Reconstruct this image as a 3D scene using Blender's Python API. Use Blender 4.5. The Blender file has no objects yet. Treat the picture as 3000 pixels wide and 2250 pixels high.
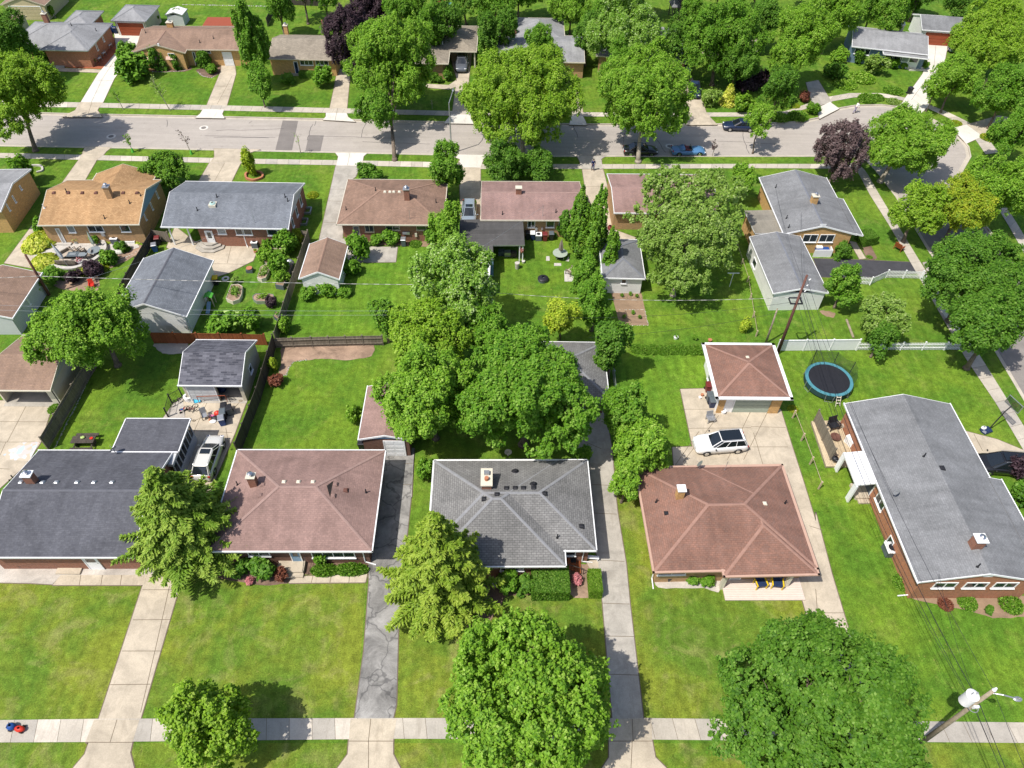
import bpy, math, random
import numpy as np
from mathutils import Vector, Matrix
from mathutils.geometry import tessellate_polygon
R = math.radians
random.seed(7)
scene = bpy.context.scene
COL = scene.collection

# ---------------------------------------------------------------- camera
HC = 53.0
PITCH, YAW, ROLL, FPX = R(47.9), R(1.55), R(1.3), 2150.0
_r0 = Vector((math.cos(YAW), -math.sin(YAW), 0))
FWD = Vector((math.sin(YAW)*math.cos(PITCH), math.cos(YAW)*math.cos(PITCH), -math.sin(PITCH)))
_u0 = _r0.cross(FWD)
RIGHT = math.cos(ROLL)*_r0 + math.sin(ROLL)*_u0
UP = -math.sin(ROLL)*_r0 + math.cos(ROLL)*_u0
cam_d = bpy.data.cameras.new("camera"); cam = bpy.data.objects.new("camera", cam_d); COL.objects.link(cam)
m = Matrix((RIGHT, UP, -FWD)).transposed().to_4x4(); m.translation = Vector((0, 0, HC))
cam.matrix_world = m
cam_d.sensor_fit = 'HORIZONTAL'; cam_d.sensor_width = 36; cam_d.lens = 36*FPX/3000
cam_d.clip_start = 1; cam_d.clip_end = 2000
scene.camera = cam
# ---------------------------------------------------------------- light
SUN_EL, SH_AZ = R(59), R(57)          # elevation, azimuth towards which shadows fall (clockwise from +y)
world = bpy.data.worlds.new("World"); scene.world = world; world.use_nodes = True
wn = world.node_tree.nodes; wl = world.node_tree.links
bg = wn['Background']; sky = wn.new('ShaderNodeTexSky'); sky.sky_type = 'NISHITA'; sky.sun_disc = False
sky.sun_elevation = SUN_EL; sky.sun_rotation = SH_AZ + math.pi; sky.altitude = 200; sky.air_density = 0.9; sky.dust_density = 2.2
wl.new(sky.outputs[0], bg.inputs[0]); bg.inputs[1].default_value = 0.14
sd = bpy.data.lights.new("sun", 'SUN'); sun = bpy.data.objects.new("sun", sd); COL.objects.link(sun)
sd.energy = 4.35; sd.angle = R(0.55); sd.color = (1.0, 0.955, 0.88)
_d = Vector((math.sin(SH_AZ)*math.cos(SUN_EL), math.cos(SH_AZ)*math.cos(SUN_EL), -math.sin(SUN_EL)))
sun.rotation_euler = _d.to_track_quat('-Z', 'Y').to_euler(); sun.location = (-40, -20, 90)
scene.view_settings.view_transform = 'Standard'; scene.view_settings.look = 'None'
scene.view_settings.exposure = 0.24; scene.view_settings.gamma = 1
scene.render.engine = 'CYCLES'
scene.cycles.max_bounces = 6; scene.cycles.diffuse_bounces = 3; scene.cycles.transmission_bounces = 3; scene.cycles.transparent_max_bounces = 4

# ---------------------------------------------------------------- picture <-> ground
TL = dict(a=(0,0,2.765), b=(700,0,2.765), c=(1400,0,2.765), d=(2200,0,2.765), e=(0,450,2.765), f=(700,450,2.765),
          g=(1400,450,2.765), h=(2200,450,2.765), i=(0,950,2.765), j=(700,950,2.765), k=(1400,950,2.765), l=(2200,950,2.765),
          m=(0,1500,2.2122), n=(700,1500,2.2122), o=(1400,1500,2.2122), p=(2100,1500,2.2122), D=(0,0,0.73733), s=(0,0,1.0),
          z=(0,0,5.53), y=(80,640,6.9125), x=(460,1120,6.9125), w=(560,640,4.8794), v=(2340,1180,5.53), t=(2300,1020,9.2167),
          q=(1520,600,6.9125), r=(2080,1620,5.53), u=(1460,1600,6.506), B=(2660,1180,6.506), C=(1780,1200,5.0273))
def ray(t, u, v):
    x0, y0, s = TL[t]; X = x0+u/s; Y = y0+v/s
    return FWD*FPX + RIGHT*(X-1500) + UP*(1125-Y)
def W(t, u, v, z=0.0):
    d = ray(t, u, v); k = (z-HC)/d.z
    return Vector((d.x*k, d.y*k, z))
def Ws(t, pts, z=0.0): return [W(t, a, b, z) for a, b in pts]
def mpp(P):                                   # metres per source pixel at a point
    return (P-Vector((0, 0, HC))).dot(FWD)/FPX

# ---------------------------------------------------------------- materials
MATS = {}
def newmat(name):
    mt = bpy.data.materials.new(name); mt.use_nodes = True
    nt = mt.node_tree; b = nt.nodes['Principled BSDF']
    b.inputs['Specular IOR Level'].default_value = 0.3
    MATS[name] = mt; return mt, nt, b
def N(nt, t, **k):
    n = nt.nodes.new(t)
    for a, v in k.items(): setattr(n, a, v)
    return n
def coords(nt, kind='Object'): return N(nt, 'ShaderNodeTexCoord').outputs[kind]
def posn(nt): return N(nt, 'ShaderNodeNewGeometry').outputs['Position']
def noise(nt, src, scale, detail=4, rough=.6, dist=0):
    n = N(nt, 'ShaderNodeTexNoise'); n.inputs['Scale'].default_value = scale; n.inputs['Detail'].default_value = detail
    n.inputs['Roughness'].default_value = rough; n.inputs['Distortion'].default_value = dist
    nt.links.new(src, n.inputs['Vector']); return n.outputs['Fac']
def ramp(nt, src, stops):
    r = N(nt, 'ShaderNodeValToRGB'); cr = r.color_ramp
    while len(cr.elements) < len(stops): cr.elements.new(.5)
    for e, (p, c) in zip(cr.elements, stops):
        e.position = p; e.color = (*c, 1) if len(c) == 3 else c
    nt.links.new(src, r.inputs[0]); return r.outputs[0]
def mix(nt, f, a, b, mode='MIX'):
    n = N(nt, 'ShaderNodeMix', data_type='RGBA', blend_type=mode)
    for s, v in ((0, f), (6, a), (7, b)):
        if hasattr(v, 'is_output'): nt.links.new(v, n.inputs[s])
        elif isinstance(v, (int, float)): n.inputs[s].default_value = v
        else: n.inputs[s].default_value = (*v, 1)
    return n.outputs[2]
def bump(nt, b, h, strength=.4, dist=.05):
    n = N(nt, 'ShaderNodeBump'); n.inputs['Strength'].default_value = strength; n.inputs['Distance'].default_value = dist
    nt.links.new(h, n.inputs['Height']); nt.links.new(n.outputs[0], b.inputs['Normal'])
def g3(v): return (v, v, v)
def plain(name, c, rough=.6, metal=0, var=.12, scale=3.0):
    mt, nt, b = newmat(name)
    f = noise(nt, posn(nt), scale, 5)
    col = ramp(nt, f, [(.3, tuple(x*(1-var) for x in c)), (.7, tuple(min(1, x*(1+var)) for x in c))])
    nt.links.new(col, b.inputs['Base Color']); b.inputs['Roughness'].default_value = rough; b.inputs['Metallic'].default_value = metal
    return mt
def paint(name, c, rough=.3, coat=.6, metal=0.):
    mt, nt, b = newmat(name); b.inputs['Base Color'].default_value = (*c, 1); b.inputs['Roughness'].default_value = rough
    b.inputs['Coat Weight'].default_value = coat; b.inputs['Coat Roughness'].default_value = .08; b.inputs['Metallic'].default_value = metal
    b.inputs['Specular IOR Level'].default_value = .5
    return mt
def glassy(name, c=(.02,.03,.035), rough=.06):
    mt, nt, b = newmat(name); b.inputs['Base Color'].default_value = (*c, 1); b.inputs['Roughness'].default_value = rough
    b.inputs['Specular IOR Level'].default_value = .9; return mt
def grassmat(name, a, b_, dry, dryamt=.35, stripe=0):
    mt, nt, b = newmat(name); P = posn(nt)
    n1 = noise(nt, P, .16, 5, .62, .4); n2 = noise(nt, P, 1.6, 6, .72); n3 = noise(nt, P, 9, 4, .85); n4 = noise(nt, P, .45, 5, .6, .8)
    c = mix(nt, ramp(nt, n1, [(.40, g3(0)), (.60, g3(1))]), a, b_)
    c = mix(nt, ramp(nt, n4, [(.60-.22*dryamt, g3(0)), (.80, g3(min(.85, dryamt*1.7)))]), c, dry)
    c = mix(nt, 1.0, c, ramp(nt, n2, [(.28, g3(.58)), (.5, g3(.96)), (.72, g3(1.34))]), 'MULTIPLY')
    c = mix(nt, 1.0, c, ramp(nt, n3, [(.3, g3(.55)), (.55, g3(1.0)), (.75, g3(1.45))]), 'MULTIPLY')
    mp = N(nt, 'ShaderNodeMapping'); mp.inputs['Scale'].default_value = (1.9, .22, 1); mp.inputs['Rotation'].default_value = (0, 0, .05); nt.links.new(P, mp.inputs[0]); n5 = noise(nt, mp.outputs[0], 1.0, 4, .65)
    c = mix(nt, 1.0, c, ramp(nt, n5, [(.33, g3(.86)), (.66, g3(1.14))]), 'MULTIPLY'); n6 = noise(nt, P, 3.4, 3, .5); c = mix(nt, ramp(nt, n6, [(.66, g3(0)), (.74, g3(.5))]), c, (.34,.33,.09))
    if stripe:
        w = N(nt, 'ShaderNodeTexWave', wave_type='BANDS', bands_direction='X' if stripe > 0 else 'Y'); w.inputs['Scale'].default_value = .32; w.inputs['Distortion'].default_value = 3.2; w.inputs['Detail'].default_value = 3
        nt.links.new(P, w.inputs['Vector'])
        c = mix(nt, 1.0, c, ramp(nt, w.outputs['Fac'], [(.2, g3(.93)), (.8, g3(1.06))]), 'MULTIPLY')
    n7 = noise(nt, P, 26, 2, .8); c = mix(nt, 1.0, c, ramp(nt, n7, [(.3, g3(.72)), (.7, g3(1.25))]), 'MULTIPLY')
    nt.links.new(c, b.inputs['Base Color']); b.inputs['Roughness'].default_value = .9
    b.inputs['Specular IOR Level'].default_value = .08
    bump(nt, b, n3, .55, .09)
    return mt
def concmat(name, c, stain=.25, rough=.9):
    mt, nt, b = newmat(name); P = posn(nt)
    n1 = noise(nt, P, .7, 6, .68, .6); n2 = noise(nt, P, 14, 4, .7); n3 = noise(nt, P, .22, 3, .6)
    at = N(nt, 'ShaderNodeAttribute', attribute_name='tone').outputs['Fac']
    d = tuple(x*(1-stain) for x in c)
    col = mix(nt, ramp(nt, n1, [(.34, g3(1)), (.6, g3(0))]), c, d)
    col = mix(nt, 1.0, col, ramp(nt, n2, [(.3, g3(.86)), (.7, g3(1.1))]), 'MULTIPLY')
    col = mix(nt, 1.0, col, ramp(nt, n3, [(.35, g3(.92)), (.65, g3(1.06))]), 'MULTIPLY')
    mp = N(nt, 'ShaderNodeMapping'); mp.inputs['Scale'].default_value = (1.4, .25, 1); nt.links.new(P, mp.inputs[0]); n4 = noise(nt, mp.outputs[0], 1.1, 5, .7)
    col = mix(nt, ramp(nt, n4, [(.56, g3(0)), (.72, g3(.55))]), col, (c[0]*.6, c[1]*.58, c[2]*.56))
    col = mix(nt, 1.0, col, ramp(nt, at, [(0, g3(1.0)), (.5, (.84,.86,.9)), (1, (1.2,1.2,1.22))]), 'MULTIPLY')
    nt.links.new(col, b.inputs['Base Color']); b.inputs['Roughness'].default_value = rough
    bump(nt, b, n2, .15, .01)
    return mt
def asphaltmat(name, c, crack=0.0, patch=.15):
    mt, nt, b = newmat(name); P = posn(nt)
    n1 = noise(nt, P, .5, 6, .7, .8); n2 = noise(nt, P, 22, 3, .8)
    col = mix(nt, ramp(nt, n1, [(.3, g3(0)), (.7, g3(1))]), tuple(x*(1-patch) for x in c), tuple(x*(1+patch) for x in c))
    col = mix(nt, 1.0, col, ramp(nt, n2, [(.3, g3(.8)), (.7, g3(1.18))]), 'MULTIPLY')
    mp = N(nt, 'ShaderNodeMapping'); mp.inputs['Scale'].default_value = (.12, 1.5, 1); nt.links.new(P, mp.inputs[0]); n4 = noise(nt, mp.outputs[0], .8, 4, .6)
    col = mix(nt, 1.0, col, ramp(nt, n4, [(.35, g3(.93)), (.65, g3(1.06))]), 'MULTIPLY')
    n6 = noise(nt, P, 1.1, 3, .4); col = mix(nt, ramp(nt, n6, [(.68, g3(0)), (.76, g3(.3))]), col, tuple(x*.45 for x in c))
    if crack:
        v = N(nt, 'ShaderNodeTexVoronoi', feature='DISTANCE_TO_EDGE'); v.inputs['Scale'].default_value = .42
        mp = N(nt, 'ShaderNodeVectorMath', operation='ADD'); nn = N(nt, 'ShaderNodeTexNoise'); nn.inputs['Scale'].default_value = 1.3
        nt.links.new(P, nn.inputs['Vector']); nt.links.new(P, mp.inputs[0]); nt.links.new(nn.outputs['Color'], mp.inputs[1]); nt.links.new(mp.outputs[0], v.inputs['Vector'])
        col = mix(nt, ramp(nt, v.outputs['Distance'], [(.008, g3(crack)), (.03, g3(0))]), col, (.03,.03,.033))
    nt.links.new(col, b.inputs['Base Color']); b.inputs['Roughness'].default_value = .9
    bump(nt, b, n2, .2, .01)
    return mt
def shingle(name, c1, c2, w=.9, h=.3, mort=.55, var=.23, offs=.5):
    mt, nt, b = newmat(name); uv = coords(nt, 'UV')
    br = N(nt, 'ShaderNodeTexBrick'); br.offset = offs; br.inputs['Scale'].default_value = 1
    br.inputs['Brick Width'].default_value = w; br.inputs['Row Height'].default_value = h; br.inputs['Mortar Size'].default_value = .022
    br.inputs['Mortar Smooth'].default_value = .4; br.inputs['Bias'].default_value = 0
    br.inputs['Color1'].default_value = (*c1, 1); br.inputs['Color2'].default_value = (*c2, 1)
    br.inputs['Mortar'].default_value = (*[x*mort for x in c1], 1)
    nt.links.new(uv, br.inputs['Vector'])
    n1 = noise(nt, posn(nt), .35, 6, .65, .5); n2 = noise(nt, posn(nt), 7, 5, .75)
    # rain streaks running down the slope
    mp = N(nt, 'ShaderNodeMapping'); mp.inputs['Scale'].default_value = (1.6, .16, 1); nt.links.new(uv, mp.inputs[0])
    n3 = noise(nt, mp.outputs[0], 1.0, 4, .6)
    c = mix(nt, 1.0, br.outputs[0], ramp(nt, n1, [(.3, g3(1-var)), (.7, g3(1+var*.7))]), 'MULTIPLY')
    c = mix(nt, 1.0, c, ramp(nt, n2, [(.3, g3(.82)), (.7, g3(1.16))]), 'MULTIPLY')
    c = mix(nt, 1.0, c, ramp(nt, n3, [(.3, g3(.87)), (.7, g3(1.1))]), 'MULTIPLY')
    nt.links.new(c, b.inputs['Base Color']); b.inputs['Roughness'].default_value = .92; b.inputs['Specular IOR Level'].default_value = .15
    bump(nt, b, br.outputs['Fac'], -.35, .02)
    return mt
def brickwall(name, c1, c2, mortar, w=.21, h=.075):
    mt, nt, b = newmat(name); uv = coords(nt, 'UV')
    br = N(nt, 'ShaderNodeTexBrick'); br.inputs['Scale'].default_value = 1; br.inputs['Brick Width'].default_value = w
    br.inputs['Row Height'].default_value = h; br.inputs['Mortar Size'].default_value = .008
    br.inputs['Color1'].default_value = (*c1, 1); br.inputs['Color2'].default_value = (*c2, 1); br.inputs['Mortar'].default_value = (*mortar, 1)
    nt.links.new(uv, br.inputs['Vector']); n1 = noise(nt, uv, 3.5, 6, .8)
    c = mix(nt, 1.0, br.outputs[0], ramp(nt, n1, [(.25, g3(.68)), (.75, g3(1.3))]), 'MULTIPLY')
    nt.links.new(c, b.inputs['Base Color']); b.inputs['Roughness'].default_value = .9
    return mt
def siding(name, c, h=.14):
    mt, nt, b = newmat(name); uv = coords(nt, 'UV')
    br = N(nt, 'ShaderNodeTexBrick'); br.inputs['Scale'].default_value = 1; br.inputs['Brick Width'].default_value = 30; br.inputs['Row Height'].default_value = h
    br.inputs['Mortar Size'].default_value = .016; br.inputs['Color1'].default_value = (*c, 1); br.inputs['Color2'].default_value = (*[x*.94 for x in c], 1)
    br.inputs['Mortar'].default_value = (*[x*.55 for x in c], 1); nt.links.new(uv, br.inputs['Vector'])
    n1 = noise(nt, posn(nt), .8, 5, .7)
    cc = mix(nt, 1.0, br.outputs[0], ramp(nt, n1, [(.3, g3(.9)), (.7, g3(1.05))]), 'MULTIPLY')
    nt.links.new(cc, b.inputs['Base Color']); b.inputs['Roughness'].default_value = .6
    return mt
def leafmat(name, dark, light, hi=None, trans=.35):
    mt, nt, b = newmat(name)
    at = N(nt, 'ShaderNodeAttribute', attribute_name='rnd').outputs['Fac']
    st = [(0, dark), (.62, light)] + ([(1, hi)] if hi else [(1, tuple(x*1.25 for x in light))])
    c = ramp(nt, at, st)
    nt.links.new(c, b.inputs['Base Color']); b.inputs['Roughness'].default_value = .55; b.inputs['Specular IOR Level'].default_value = .22
    tr = N(nt, 'ShaderNodeBsdfTranslucent'); ms = N(nt, 'ShaderNodeMixShader'); ms.inputs[0].default_value = trans
    tc = mix(nt, 1.0, c, (1.25, 1.25, .6), 'MULTIPLY'); nt.links.new(tc, tr.inputs[0])
    nt.links.new(b.outputs[0], ms.inputs[1]); nt.links.new(tr.outputs[0], ms.inputs[2])
    nt.links.new(ms.outputs[0], nt.nodes['Material Output'].inputs[0])
    return mt
def woodmat(name, c, w=.14, mort=.4):
    mt, nt, b = newmat(name); uv = coords(nt, 'UV')
    br = N(nt, 'ShaderNodeTexBrick'); br.inputs['Scale'].default_value = 1; br.inputs['Brick Width'].default_value = w; br.inputs['Row Height'].default_value = 40; br.offset = 0
    br.inputs['Mortar Size'].default_value = .012; br.inputs['Color1'].default_value = (*[x*1.12 for x in c], 1); br.inputs['Color2'].default_value = (*[x*.78 for x in c], 1)
    br.inputs['Mortar'].default_value = (*[x*mort for x in c], 1); nt.links.new(uv, br.inputs['Vector'])
    n1 = noise(nt, posn(nt), 1.2, 6, .8, 1)
    cc = mix(nt, 1.0, br.outputs[0], ramp(nt, n1, [(.25, g3(.7)), (.75, g3(1.25))]), 'MULTIPLY')
    nt.links.new(cc, b.inputs['Base Color']); b.inputs['Roughness'].default_value = .9
    return mt
M = {}
M['g_front'] = grassmat('grass_yellowish', (.115,.205,.024), (.205,.250,.030), (.34,.305,.12), .42)
M['g_vivid'] = grassmat('grass_vivid', (.095,.20,.020), (.155,.255,.024), (.27,.29,.07), .28)
M['g_stripe'] = grassmat('grass_mown', (.10,.215,.020), (.15,.265,.024), (.27,.29,.07), .2, 1)
M['g_far'] = grassmat('grass_far', (.09,.195,.020), (.15,.245,.026), (.28,.28,.08), .3)
M['g_dark'] = grassmat('grass_dark', (.085,.185,.020), (.15,.25,.024), (.24,.26,.06), .3)
M['conc'] = concmat('concrete', (.525,.45,.345)); M['conc_w'] = concmat('concrete_new', (.68,.64,.57), .08); M['conc_g'] = concmat('concrete_grey', (.44,.405,.35), .3)
M['walk'] = concmat('sidewalk_concrete', (.52,.465,.385), .18)
M['joint'] = plain('joint_dirt', (.16,.125,.085), .95)
M['street'] = asphaltmat('street_asphalt', (.385,.345,.305), 0, .07); M['street_l'] = asphaltmat('street_asphalt_dark', (.25,.225,.205), 0, .12)
M['asph'] = asphaltmat('old_asphalt', (.26,.25,.235), .5, .5); M['asph_shade'] = asphaltmat('sealed_shaded_asphalt', (.06,.058,.06), .6, .35); M['asph_b'] = asphaltmat('sealed_asphalt', (.055,.055,.062), 0, .25)  # the darker driveway tone mixes sealed asphalt with painted-in house shadow
M['asph_p'] = asphaltmat('asphalt_patch', (.20,.18,.165), 0, .1)
M['mulch'] = asphaltmat('wood_mulch', (.30,.205,.145), 0, .5); M['mulch_d'] = asphaltmat('dark_mulch', (.17,.11,.08), 0, .6); M['mulch_r'] = asphaltmat('red_mulch', (.36,.11,.05), 0, .3)
M['soil'] = asphaltmat('garden_soil', (.27,.185,.12), 0, .25); M['gravel'] = asphaltmat('white_gravel', (.44,.40,.35), 0, .3)
M['white'] = plain('white_paint', (.80,.80,.80), .45, 0, .05); M['offwhite'] = plain('cream_paint', (.62,.57,.46), .5, 0, .06)
M['salmon'] = plain('salmon_fascia', (.48,.31,.235), .5, 0, .06); M['tanfasc'] = plain('tan_fascia', (.5,.43,.33), .5)
M['blue'] = siding('blue_siding', (.23,.37,.52)); M['bluefar'] = siding('slate_blue_siding', (.17,.25,.36)); M['sid_w'] = siding('white_siding', (.84,.83,.80)); M['sid_g'] = siding('pale_grey_siding', (.60,.61,.62)); M['sid_t'] = siding('beige_siding', (.60,.54,.43))
M['sid_tan'] = siding('tan_siding', (.58,.48,.30))
M['brk_r'] = brickwall('red_brick', (.30,.105,.055), (.22,.085,.05), (.27,.22,.18)); M['brk_t'] = brickwall('tan_brick', (.47,.265,.115), (.36,.20,.085), (.36,.3,.22))
M['brk_o'] = brickwall('orange_brick', (.42,.145,.06), (.33,.12,.055), (.34,.26,.2)); M['brk_d'] = brickwall('dark_brick', (.17,.07,.045), (.13,.06,.04), (.16,.13,.11))
M['brk_y'] = brickwall('yellow_brick', (.62,.35,.11), (.50,.275,.09), (.42,.33,.22))
M['rf_dark'] = shingle('roof_charcoal', (.115,.117,.133), (.088,.09,.105), 0.33, 0.16, 0.8); M['rf_pink'] = shingle('roof_pink', (.305,.198,.172), (.255,.168,.148), 0.3, 0.16, 0.8)
M['rf_grey3'] = shingle('roof_weathered_grey', (.235,.23,.223), (.185,.182,.178), 0.36, 0.18, 0.5); M['rf_brn4'] = shingle('roof_rust', (.27,.145,.108), (.215,.13,.104), 0.3, 0.16, 0.72)
M['rf_g5'] = shingle('roof_mid_grey', (.225,.228,.235), (.19,.195,.20), 0.3, 0.16, 0.78); M['rf_tan'] = shingle('roof_tan', (.46,.285,.145), (.35,.205,.10), 0.3, 0.16, 0.72)
M['rf_slate'] = shingle('roof_slate', (.20,.215,.24), (.155,.168,.19), 0.3, 0.16, 0.75); M['rf_brown'] = shingle('roof_brown', (.29,.185,.135), (.22,.145,.11), 0.3, 0.16, 0.75)
M['rf_mauve'] = shingle('roof_mauve', (.32,.205,.18), (.27,.18,.165), 0.3, 0.16, 0.8); M['rf_mott'] = shingle('roof_mottled', (.155,.155,.18), (.055,.057,.072), 0.62, 0.2, 0.8)
M['rf_flat'] = shingle('roof_roll_dark', (.088,.085,.083), (.075,.072,.07), 20, 1.0, 1.5); M['rf_flat2'] = shingle('roof_roll_charcoal', (.095,.095,.108), (.08,.08,.092), 20, 1.0, 1.6)
M['rf_wh'] = shingle('roof_white_metal', (.78,.77,.75), (.75,.74,.72), 20, .35, .92, .05); M['rf_lg'] = shingle('roof_light_grey', (.30,.30,.305), (.26,.262,.268), 0.3, 0.16, 0.82)
M['rf_far'] = shingle('roof_far_brown', (.30,.20,.145), (.25,.17,.13), 0.3, 0.16, 0.8); M['rf_greige'] = shingle('roof_greige', (.33,.285,.225), (.25,.215,.17), 0.3, 0.16, 0.75)
M['rf_roll_t'] = shingle('roof_roll_tan', (.27,.245,.20), (.24,.22,.185), 20, 1.2, 1.1)
M['cap_l'] = plain('ridge_light', (.24,.242,.252), .9); M['cap_p'] = plain('ridge_pink', (.30,.20,.175), .9); M['cap_r'] = plain('ridge_salmon', (.30,.175,.135), .9)
M['cap_g'] = plain('ridge_slate', (.17,.18,.205), .9); M['cap_b'] = plain('ridge_brown', (.27,.17,.125), .9); M['cap_d'] = plain('ridge_charcoal', (.12,.122,.14), .9)
M['glass'] = glassy('window_glass'); M['glass_l'] = glassy('window_blind_glass', (.22,.25,.27), .2); M['black'] = plain('black_plastic', (.022,.022,.026), .45); M['tyre'] = plain('tyre_rubber', (.02,.02,.021), .8)
M['metal'] = plain('galvanised_metal', (.42,.43,.45), .35, .6); M['wood_g'] = woodmat('weathered_wood', (.22,.185,.145)); M['wood_r'] = woodmat('red_stained_wood', (.30,.095,.035)); M['wood_d'] = woodmat('dark_wood', (.085,.07,.06)); M['deck'] = woodmat('deck_boards', (.52,.42,.28), .14, .55)
M['deckw'] = plain('pale_deck_boards', (.66,.55,.48), .8, 0, .05); M['pole'] = plain('creosoted_wood', (.14,.065,.05), .9, 0, .3); M['pole_g'] = plain('grey_pole_wood', (.30,.25,.18), .9, 0, .3)
M['bark'] = plain('bark', (.16,.125,.095), .95, 0, .35, 6); M['bark_l'] = plain('pale_bark', (.32,.28,.22), .95, 0, .3, 6)
M['red'] = plain('red_plastic', (.55,.035,.02), .4); M['bluep'] = plain('blue_plastic', (.02,.07,.26), .4); M['dkblue'] = plain('navy_plastic', (.02,.035,.09), .4); M['green'] = plain('green_plastic', (.10,.42,.05), .5)
M['cyan'] = plain('cyan_plastic', (.05,.42,.62), .4); M['teal'] = plain('teal_pad', (.075,.235,.28), .45); M['maroon'] = plain('maroon_plastic', (.17,.03,.03), .45); M['yellow'] = plain('yellow_paint', (.72,.5,.02), .4); M['pink'] = plain('pink_cloth', (.65,.2,.38), .8)
M['greybin'] = plain('grey_plastic', (.10,.12,.135), .45); M['lime'] = plain('lime_cloth', (.42,.55,.18), .8); M['tan'] = plain('tan_cloth', (.42,.35,.28), .85); M['doorg'] = plain('sage_door', (.33,.38,.31), .5, 0, .05)
M['doorr'] = plain('brick_red_door', (.30,.07,.03), .5, 0, .06); M['stone'] = plain('patio_stone', (.47,.44,.40), .9, 0, .2); M['terra'] = plain('terracotta', (.42,.17,.09), .85); M['rocks'] = plain('white_rock', (.55,.53,.48), .9, 0, .25, 8)
M['skin'] = plain('skin', (.50,.30,.21), .6, 0, .03); M['navy'] = plain('navy_cloth', (.012,.028,.13), .85); M['wcloth'] = plain('white_cloth', (.75,.74,.76), .85); M['lilac'] = plain('lilac_cloth', (.22,.20,.30), .85); M['hair'] = plain('dark_hair', (.03,.02,.015), .7)
M['chrome'] = plain('bright_metal', (.6,.6,.6), .18, .9, .02); M['lampg'] = plain('light_lens', (.7,.7,.72), .15); M['lampr'] = plain('red_lens', (.4,.02,.02), .2); M['net'] = plain('dark_net', (.02,.05,.05), .8)
LF = {}
LF['bright'] = leafmat('leaf_bright', (.080,.205,.014), (.225,.415,.028), (.42,.57,.12), .36)
LF['mid'] = leafmat('leaf_mid', (.058,.175,.012), (.170,.350,.024), (.34,.50,.10), .38)
LF['deep'] = leafmat('leaf_deep', (.045,.135,.012), (.125,.275,.022), (.26,.42,.08), .38)
LF['olive'] = leafmat('leaf_olive', (.095,.215,.012), (.255,.425,.024), (.45,.57,.12), .36)
LF['silver'] = leafmat('leaf_silver', (.095,.24,.02), (.28,.46,.06), (.68,.76,.46), .38)
LF['purple'] = leafmat('leaf_purple', (.022,.012,.018), (.062,.036,.046), (.11,.07,.08), .15)
LF['purple2'] = leafmat('leaf_purple_thin', (.06,.038,.038), (.15,.10,.098), (.24,.18,.17), .2)
LF['yellow'] = leafmat('leaf_yellow', (.20,.32,.02), (.42,.54,.04), (.62,.66,.08))
LF['orange'] = leafmat('leaf_orange', (.14,.25,.015), (.32,.42,.025), (.48,.44,.045), .35)
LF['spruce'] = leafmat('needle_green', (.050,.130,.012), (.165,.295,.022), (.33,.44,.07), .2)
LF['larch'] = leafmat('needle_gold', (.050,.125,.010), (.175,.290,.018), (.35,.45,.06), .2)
LF['cedar'] = leafmat('needle_cedar', (.045,.14,.010), (.135,.285,.015), (.23,.38,.05), .2)
LF['wisp'] = leafmat('leaf_wispy', (.11,.22,.03), (.27,.41,.07), (.48,.57,.25), .38)
LF['hosta'] = leafmat('leaf_hosta', (.240,.345,.026), (.510,.580,.052), (.750,.718,.182), .3)
LF['red'] = leafmat('leaf_red', (.10,.03,.02), (.20,.07,.04), (.3,.12,.07), .15)
LF['pinkf'] = leafmat('petal_pink', (.30,.10,.10), (.60,.22,.24), (.72,.35,.36), .15)
LF['twig'] = M['bark_l']

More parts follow.
